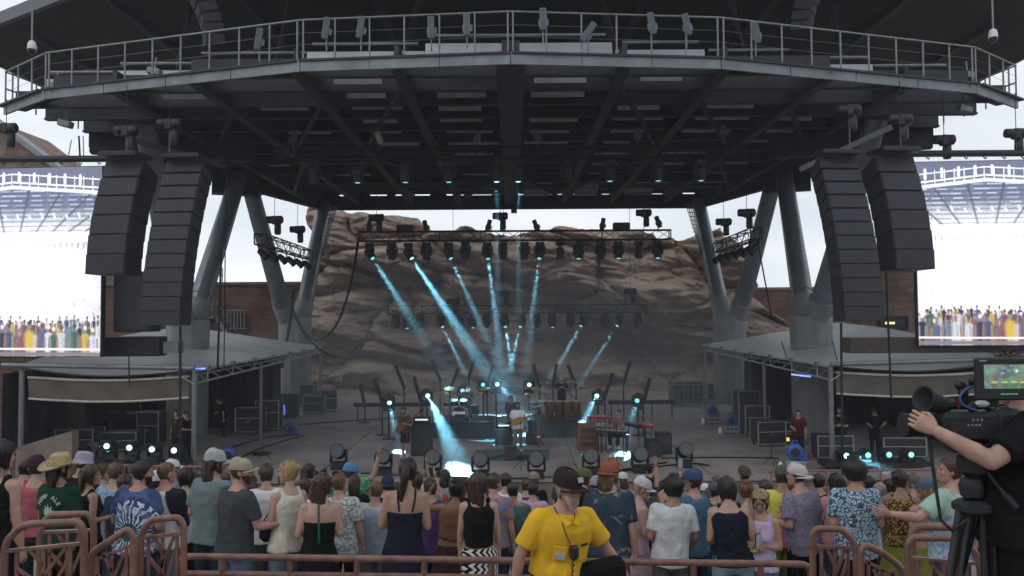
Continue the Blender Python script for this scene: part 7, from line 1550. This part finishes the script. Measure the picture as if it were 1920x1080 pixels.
gate('slanted gate railing right of the narrow gate', [(1614, 1034), (1622, 1022), (1646, 1032), (1694, 1065)], 5.5, lat(1618, 1690, 1050, 1085))
gate('large rounded gate railing under the camera tripod', [(1702, 1022), (1710, 1008), (1795, 1009), (1826, 1030), (1838, 1060)], 5.3, lat(1708, 1830, 1046, 1056))
gate('gate railing behind the one under the tripod', [(1710, 1000), (1716, 988), (1788, 988), (1800, 1000)], 6.0, [(1712, 1004, 1798, 1004)], .03)
gate('slanted gate railing at the far right', [(1851, 1056), (1860, 1046), (1890, 1049), (1945, 1076)], 5.2, lat(1856, 1930, 1075, 1098))
# wooden benches on the near terraces
for k, Y in enumerate((7.35, 8.25, 9.15)):
    z = floor_at(Y - .1); t = thing('bench', 'long wooden bench plank on the %s terrace beyond the rail' % ORD[k], 'bench', (0, Y, z), group='terrace benches')
    for i in range(-6, 7): MB().box((i * 1.9, Y + .28, z + .22), (1.88, .32, .05)).build('plank', M_PLANK, t)
    for i in range(-6, 7): MB().box((i * 1.9, Y + .28, z + .1), (.2, .26, .2)).build('support', M_STEP, t)

# ---- usher in yellow sitting on the rail, facing the camera and looking right
YEL = mat('usher_yellow', (.68, .40, .025), .8, var=.10, vs=7, bump=.35, bs=14, spec=.2)
YU = 6.15; pt = atY(1046, 872, YU); HU = 1.84
sit_h = .50 * HU / 1.75
legs_u = {-1: ((-.25, .40, .70), (-.27, .42, .28)), 1: ((.13, .25, .48), (.12, .16, .09))}
base = Vector((pt.x - .02, YU, pt.z - .02 - (1.75 - .42) * HU / 1.75))
u, J = person('usher in yellow shirt and brown cap sitting on the handrail, looking right', base, HU, face=rad(180 + 24), sit=True, legs=legs_u, build=1.18, skin_c=PINK, hair='short', hair_c=GREYH, hat='cap', hat_c=fab((.035, .025, .022)), beard=(.40, .29, .25), hemz=.99, top='shirt', top_m=YEL, bot='pants', bot_m=BLACKF, lean=rad(8), head=(rad(22), rad(-4)), aR=((.42, -.08, -1), (.06, .0, -1)), aL=((.60, .15, -.8), (.55, .35, -.75)), hi=True, vox=.013, group=None, shoes=BLACKF, side=rad(-3))
U4 = J['U']
def on_u(m, nm, mt): m.M = U4; return m
m = MB(); m.M = U4
for s_ in (-1, 1): m._add([(s_ * .004, .150, 1.425), (s_ * .05, .105, 1.478), (s_ * .09, .085, 1.468), (s_ * .055, .158, 1.405)], [(0, 1, 2, 3)])
m.build('collar', YEL, u, local=True)
m = MB(); m.M = U4; m.box((0, .196, 1.19), (.014, .01, .36)); m.build('placket', mat('usher_yellow_seam', (.55, .31, .02), .8), u, local=True)
for s_ in (-1, 1): m = MB(); m.M = U4; m.bbox((s_ * .09, .178, 1.22), (.10, .012, .11), RZ(-s_ * .35), b=.004); m.build('pocket', YEL, u, local=True)
m = MB(); m.M = U4; m.bbox((-.085, .200, 1.285), (.07, .008, .018), RZ(.3), b=.003); m.build('name_badge', M_BLACK, u, local=True)
m = MB(); m.M = U4; m.bbox((.10, .196, 1.21), (.07, .008, .05), RZ(-.3), b=.003); m.build('patch', fab((.5, .5, .5)), u, local=True)
m = MB(); m.M = J['HM']; m.box((0, .118, .085), (.045, .012, .035), RX(.35)); m.build('cap_patch', fab((.5, .46, .42)), u, local=True)
m = MB(); m.M = U4; m.path([(.09, .02, 1.50), (.07, .12, 1.42), (.03, .19, 1.30), (.0, .205, 1.22), (-.04, .10, 1.45), (-.07, .02, 1.50)], .004, 5); m.build('lanyard', M_BLACK, u, local=True)
rp = J['W4'] @ (U4 @ Vector((.0, .215, 1.24)))
r_ = thing('radio_microphone', 'black radio microphone on a coiled cord at the usher chest', 'radio', rp); m = MB(); m.bbox(rp, (.07, .045, .10), RZ(.4), b=.015); m.build('speaker_mic', M_BLACK, r_)
cp = [J['W4'] @ (U4 @ Vector(q)) for q in ((.0, .225, 1.19), (.01, .245, 1.08), (-.005, .26, .98), (.05, .24, .86), (.14, .18, .82), (.19, .10, .88))]
Q = []
for k in range(len(cp) - 1):
    for i in range(14): p = cp[k].lerp(cp[k + 1], i / 14); a_ = (k * 14 + i) * 1.35; Q.append(p + Vector((.009 * math.cos(a_), 0, .009 * math.sin(a_))))
MB().path(Q, .0055, 5).build('coiled_cord', M_BLACK, r_)
m = MB(); p = J['W4'] @ (U4 @ J[-1][2]); m.tube(p + Vector((0, 0, .02)), p + Vector((.012, -.01, -.008)), .037, n=12); m.build('wristwatch', M_BLACK, r_) if False else None

# ---- camera operator, broadcast camera on tripod and monitor
YC = 4.0; fl = 3.05
pl_ = thing('camera_platform', 'low dark platform under the camera tripod', 'platform', (2.5, 4.1, floor_at(4.1))); MB().box((2.6, 4.2, (fl + floor_at(4.1)) / 2 - .05), (2.4, 1.9, fl - floor_at(4.1) + .08)).build('deck', M_BLACK, pl_)
def cy(px, py, dy=0.0): return atY(px, py, YC + dy)
cam_t = thing('video_camera', 'black broadcast video camera on a tripod at right', 'camera', cy(1810, 830))
m = MB(); m.bbox(cy(1826, 798), (.42, .15, .145), b=.02); m.bbox(cy(1880, 790, .0), (.16, .16, .13), b=.025); m.build('camera_body', M_BLACK, cam_t)
m = MB(); a_, b_ = cy(1745, 800), cy(1702, 797); m.tube(cy(1768, 800), a_, .045, .047, n=16); m.tube(a_, b_, .050, .052, n=18); m.build('lens', M_BLACK, cam_t)
m = MB(); m.tube(b_ + Vector((.03, 0, 0)), b_ + Vector((-.025, 0, 0)), .056, .062, n=18); m.build('lens_hood', M_TOLEX, cam_t)
m = MB(); m.tube(cy(1752, 800), cy(1748, 800), .056, n=18); m.build('focus_ring', M_BLACKM, cam_t)
vf_ = MB().bbox(cy(1775, 757), (.10, .07, .055), b=.02).build('viewfinder', M_BLACK, cam_t)
m = MB(); m.M = Matrix.Translation(cy(1745, 752, -.03)) @ RY(rad(-75)).to_4x4() @ RX(.3).to_4x4(); m.lathe([(.035, -.08), (.05, -.03), (.062, .03), (.068, .05), (.055, .045), (.03, -.02), (0, -.03)], 18, (0, 0, 0)); m.build('eyepiece', M_TOLEX, vf_, local=False)
m = MB(); m.path(rounded([cy(1775, 772), cy(1780, 762), cy(1850, 762), cy(1862, 776)], .03), .014, 8); m.build('top_handle', M_BLACK, cam_t)
MB().bbox(cy(1840, 757, -.02), (.07, .045, .03), b=.012).build('wireless_receiver', M_WHITEP, cam_t)
m = MB()
for k in range(4): m.box(cy(1816 + k * 7, 797, -.078), (.007, .006, .009))
for k in range(3): m.box(cy(1825 + k * 8, 787, -.078), (.006, .006, .008))
tag(m.build('buttons', M_ALU, cam_t), kind='stuff')
m = MB(); m.bbox(cy(1772, 800, -.078), (.05, .012, .09), b=.004); m.build('side_panel', M_BLACKM, cam_t)
MB().box(cy(1792, 757, -.0), (.012, .05, .045)).build('red_clip', fab((.25, .01, .02)), cam_t)
mo = thing('field_monitor', 'field monitor showing drums mounted above the video camera', 'monitor', cy(1885, 712, -.1)); c_ = cy(1884, 710, -.12)
m = MB(); m.bbox(c_, (.285, .04, .205), b=.008); m.build('bezel', M_BLACK, mo); sx_, sz_ = .225, .115
def mon_raster(W=72, H=40):
    r = random.Random(5); U_, V_ = np.meshgrid((np.arange(W) + .5) / W, (np.arange(H) + .5) / H); I = np.stack([.10 + .05 * np.sin(U_ * 9), .15 + .05 * np.sin(U_ * 7 + V_ * 5), .13 + .03 * np.sin(V_ * 8)], -1)
    def blob(u, v, ru, rv, c, s=1.0): a = np.clip(1.6 - 1.6 * (((U_ - u) / ru) ** 2 + ((V_ - v) / rv) ** 2), 0, 1)[..., None] * s; I[:] = I * (1 - a) + np.array(c) * a
    for k in range(60): blob(r.random(), r.random(), .03 + .06 * r.random(), .04 + .1 * r.random(), (r.uniform(.05, .25), r.uniform(.12, .32), r.uniform(.1, .26)), .6)
    for u in (.22, .44, .64, .84): blob(u, .86, .085, .16, (.10, .12, .06)); blob(u, .74, .09, .05, (.45, .42, .16))
    blob(.5, .42, .07, .16, (.08, .11, .10)); blob(.52, .24, .03, .06, (.28, .26, .2)); blob(.70, .27, .03, .05, (.9, 1, 1)); blob(.70, .27, .06, .1, (.35, .6, .6), .4); blob(.4, .35, .06, .03, (.3, .4, .36)); return np.clip(I, 0, 1)
RM = mon_raster(); H_, W_, _ = RM.shape; sc_ = c_ + Vector((0, -.0215, .012))
vs = [sc_ + Vector((-sx_ / 2 + sx_ * i / W_, 0, sz_ / 2 - sz_ * j / H_)) for j in range(H_ + 1) for i in range(W_ + 1)]
fs = [(j * (W_ + 1) + i, (j + 1) * (W_ + 1) + i, (j + 1) * (W_ + 1) + i + 1, j * (W_ + 1) + i + 1) for j in range(H_) for i in range(W_)]
o = MB()._add(vs, fs).build('display', M_SCREEN, mo); at = o.data.attributes.new('picture', 'FLOAT_COLOR', 'FACE'); cc = np.ones((H_ * W_, 4), np.float32); cc[:, :3] = RM.reshape(-1, 3); at.data.foreach_set('color', cc.ravel())
m = MB()
for k in range(7): m.box(c_ + Vector((-.03 + k * .012, -.022, -.072)), (.004, .003, .004))
tag(m.build('indicator_leds', mat('led_green', (.1, .5, .2), .4, var=0, emit=(.2, .9, .4), es=.8), mo), kind='stuff')
MB().box(c_ + Vector((-.115, -.0205, .088)), (.035, .002, .006)).build('maker_mark', mat('grey_mark', (.3, .3, .3), .5, var=0), mo)
br = mo; m = MB(); m.tube(cy(1822, 765), cy(1806, 735), .016, n=8); m.tube(cy(1806, 735), cy(1828, 712), .014, n=8); m.build('mount_arm', M_BLACK, br)
for (x, y) in ((1806, 735), (1822, 763), (1826, 714), (1800, 722)): m = MB(); ell(m, cy(x, y, -.02), (.027, .022, .027), 10, 6); m.build('knob', M_BLACKM, br)
cable('blue video cable looping from monitor to camera', [cy(x, y, -.06) for x, y in ((1836, 724), (1815, 728), (1801, 742), (1802, 755), (1815, 764), (1832, 770))], .006, 'video_cable', mat('blue_cable', (.03, .10, .28), .5))
cable('thin black cable curling over the camera', [cy(x, y, -.05) for x, y in ((1862, 770), (1872, 760), (1888, 762), (1894, 775))], .004, 'video_cable')
tp = thing('camera_tripod', 'black camera tripod in front of the crowd at right', 'tripod', (cy(1812, 900).x, YC, fl)); hd = cy(1822, 850)
m = MB(); m.bbox(cy(1822, 838), (.22, .12, .05), b=.015); m.bbox(cy(1822, 870), (.12, .12, .13), b=.03); m.lathe([(.05, 0), (.06, .05), (.045, .09)], 14, cy(1822, 930)); m.bbox(cy(1822, 950), (.15, .14, .07), b=.02); m.build('fluid_head', M_BLACK, tp)
for (x0, x1, dy, k) in ((1806, 1752, -.18, 0), (1822, 1808, .3, 1), (1848, 1850, -.05, 2)):
    a_ = cy(x0, 955); b_ = Vector((cy(x1, 1080).x + (cy(x1, 1080).x - a_.x) * .9, YC + dy, fl)); d_ = Vector((.02, 0, 0))
    m = MB(); m.tube(a_ - d_, b_ - d_, .017, n=8); m.build('leg', M_BLACK, tp); m = MB(); m.tube(a_ + d_ * 1.6, a_.lerp(b_, .6) + d_ * 1.6, .015, n=8); m.build('leg_upper', M_BLACKM, tp)
m = MB(); m.path([cy(1742, 815, -.05), cy(1748, 870, -.06), cy(1757, 930, -.06), cy(1764, 975, -.06), cy(1785, 995, -.06), cy(1812, 975, -.04)], .008, 6); m.build('pan_handle_cable', M_BLACK, tp)
m = MB(); m.tube(cy(1838, 870), cy(1890, 935, -.1), .013, n=8); m.tube(cy(1884, 928, -.1), cy(1906, 952, -.12), .02, n=8); m.build('pan_handle', M_BLACK, tp)
cable('black cable hanging from the camera past the tripod', [cy(x, y, .05) for x, y in ((1862, 880), (1868, 930), (1872, 990), (1874, 1060), (1874, 1120))], .007, 'video_cable')
# operator: body mostly beyond the right edge, arm reaching to the lens
HO = 1.80; fo_ = rad(76); ln_ = rad(-3)
Sw, Ew, Ww = atY(1936, 808, 3.86), atY(1862, 862, 3.78), atY(1792, 824, 3.84)      # shoulder, elbow, wrist in the place
Rw = Matrix.Rotation(fo_, 3, 'Z'); Ul = Matrix.Translation((0, 0, .95)) @ Euler((-ln_, 0, 0)).to_matrix().to_4x4() @ Matrix.Translation((0, 0, -.95))
shl = Vector((-.178 * (.6 + .4 * 1.2), 0, 1.405)); root = Sw - Rw @ ((Ul @ shl) * (HO / 1.75))
du = (Ul.to_3x3().inverted() @ (Rw.inverted() @ (Ew - Sw))).normalized(); df = (Ul.to_3x3().inverted() @ (Rw.inverted() @ (Ww - Ew))).normalized()
op, J = person('camera operator in black tee reaching for the lens, cut by the right edge', root, HO, face=fo_, build=1.2, skin_c=PALE, hair='short', hair_c=DARKH, top='tee', top_m=BLACKF, bot_m=BLACKF, aL=((-du.x, du.y, du.z), (-df.x, df.y, df.z)), aR='down', vox=.014, hi=True, group=None, handL=.9, shoes=BLACKF, lean=ln_, head=(rad(-8), rad(20)))

# ================================================================== AIR: haze box and smoke, with cones of it added so the lamp beams show
def vol_mat(name, dens, col, nscale=0.0):
    m = bpy.data.materials.new(name); m.use_nodes = True; nt = m.node_tree; nt.nodes.clear()
    out = nt.nodes.new('ShaderNodeOutputMaterial'); v = nt.nodes.new('ShaderNodeVolumePrincipled')
    v.inputs['Color'].default_value = (*col, 1); v.inputs['Density'].default_value = dens; v.inputs['Anisotropy'].default_value = 0.1
    if nscale:
        t = nt.nodes.new('ShaderNodeTexCoord'); z = nt.nodes.new('ShaderNodeTexNoise'); z.inputs['Scale'].default_value = nscale; z.inputs['Detail'].default_value = 2
        r = nt.nodes.new('ShaderNodeMapRange'); r.inputs['From Min'].default_value = .36; r.inputs['From Max'].default_value = .62; r.inputs['To Min'].default_value = dens * .25; r.inputs['To Max'].default_value = dens * 1.7
        nt.links.new(t.outputs['Object'], z.inputs['Vector']); nt.links.new(z.outputs['Fac'], r.inputs['Value']); nt.links.new(r.outputs[0], v.inputs['Density'])
    nt.links.new(v.outputs[0], out.inputs['Volume']); return m
o = MB().box((0, 32, 8.2), (140, 90, 26)).build('haze', vol_mat('haze', 0.0010, (.84, .90, .98)), loc=(0, 32, 8.2)); tag(o, kind='stuff')
def beam_smoke_mat(ln):
    m = vol_mat('stage_smoke', .055, (.9, .95, .97)); nt = m.node_tree; v = [q for q in nt.nodes if q.type == 'PRINCIPLED_VOLUME'][0]
    t = nt.nodes.new('ShaderNodeTexCoord'); s = nt.nodes.new('ShaderNodeSeparateXYZ'); nt.links.new(t.outputs['Object'], s.inputs[0])
    z = nt.nodes.new('ShaderNodeTexNoise'); z.inputs['Scale'].default_value = .7; z.inputs['Detail'].default_value = 2; nt.links.new(t.outputs['Object'], z.inputs['Vector'])
    zr = nt.nodes.new('ShaderNodeMapRange'); zr.inputs['From Min'].default_value = .3; zr.inputs['From Max'].default_value = .7; zr.inputs['To Min'].default_value = .04; zr.inputs['To Max'].default_value = .041; nt.links.new(z.outputs['Fac'], zr.inputs['Value'])
    r = nt.nodes.new('ShaderNodeMapRange'); r.inputs['From Min'].default_value = -ln; r.inputs['From Max'].default_value = -ln * .35; r.inputs['To Max'].default_value = 1.0; nt.links.new(s.outputs['Z'], r.inputs['Value'])
    k = nt.nodes.new('ShaderNodeMath'); k.operation = 'MULTIPLY'; nt.links.new(r.outputs[0], k.inputs[0]); nt.links.new(zr.outputs[0], k.inputs[1]); nt.links.new(k.outputs[0], v.inputs['Density']); return m
def beam(a, b, power, r_end, fade=True):  # adds denser smoke only inside the spot's cone so the beam shows
    a, b = Vector(a), Vector(b); ln = (b - a).length; half_ = math.atan(r_end / ln); R = (b - a).to_track_quat('-Z', 'Y').to_euler()
    d = bpy.data.lights.new('lamp', 'SPOT'); d.energy = power * 90000; d.spot_size = 2 * half_ * 1.02; d.spot_blend = .9; d.shadow_soft_size = .07; d.color = (.25, .74, 1.0)
    o = bpy.data.objects.new('lamp', d); COL.objects.link(o); o.location = a; o.rotation_euler = R
    m = MB().tube((0, 0, 0), (0, 0, -ln), .085, r_end * 1.12 + .02, n=14).build('light_beam', beam_smoke_mat(ln) if fade else vol_mat('stage_smoke', .05, (.9, .95, .97)), loc=a, local=True); m.rotation_euler = R; tag(m, kind='stuff')
for q in BEAMS: beam(*q)
m = MB(); ell(m, (0, 0, 0), (13.5, 14.5, 8.0), 32, 20); tag(m.build('stage_smoke', vol_mat('smoke', .0095, (.84, .93, 1.0)), loc=(0, 39.5, 1.0), local=True), kind='stuff')
bpy.data.scenes.remove(TMP)
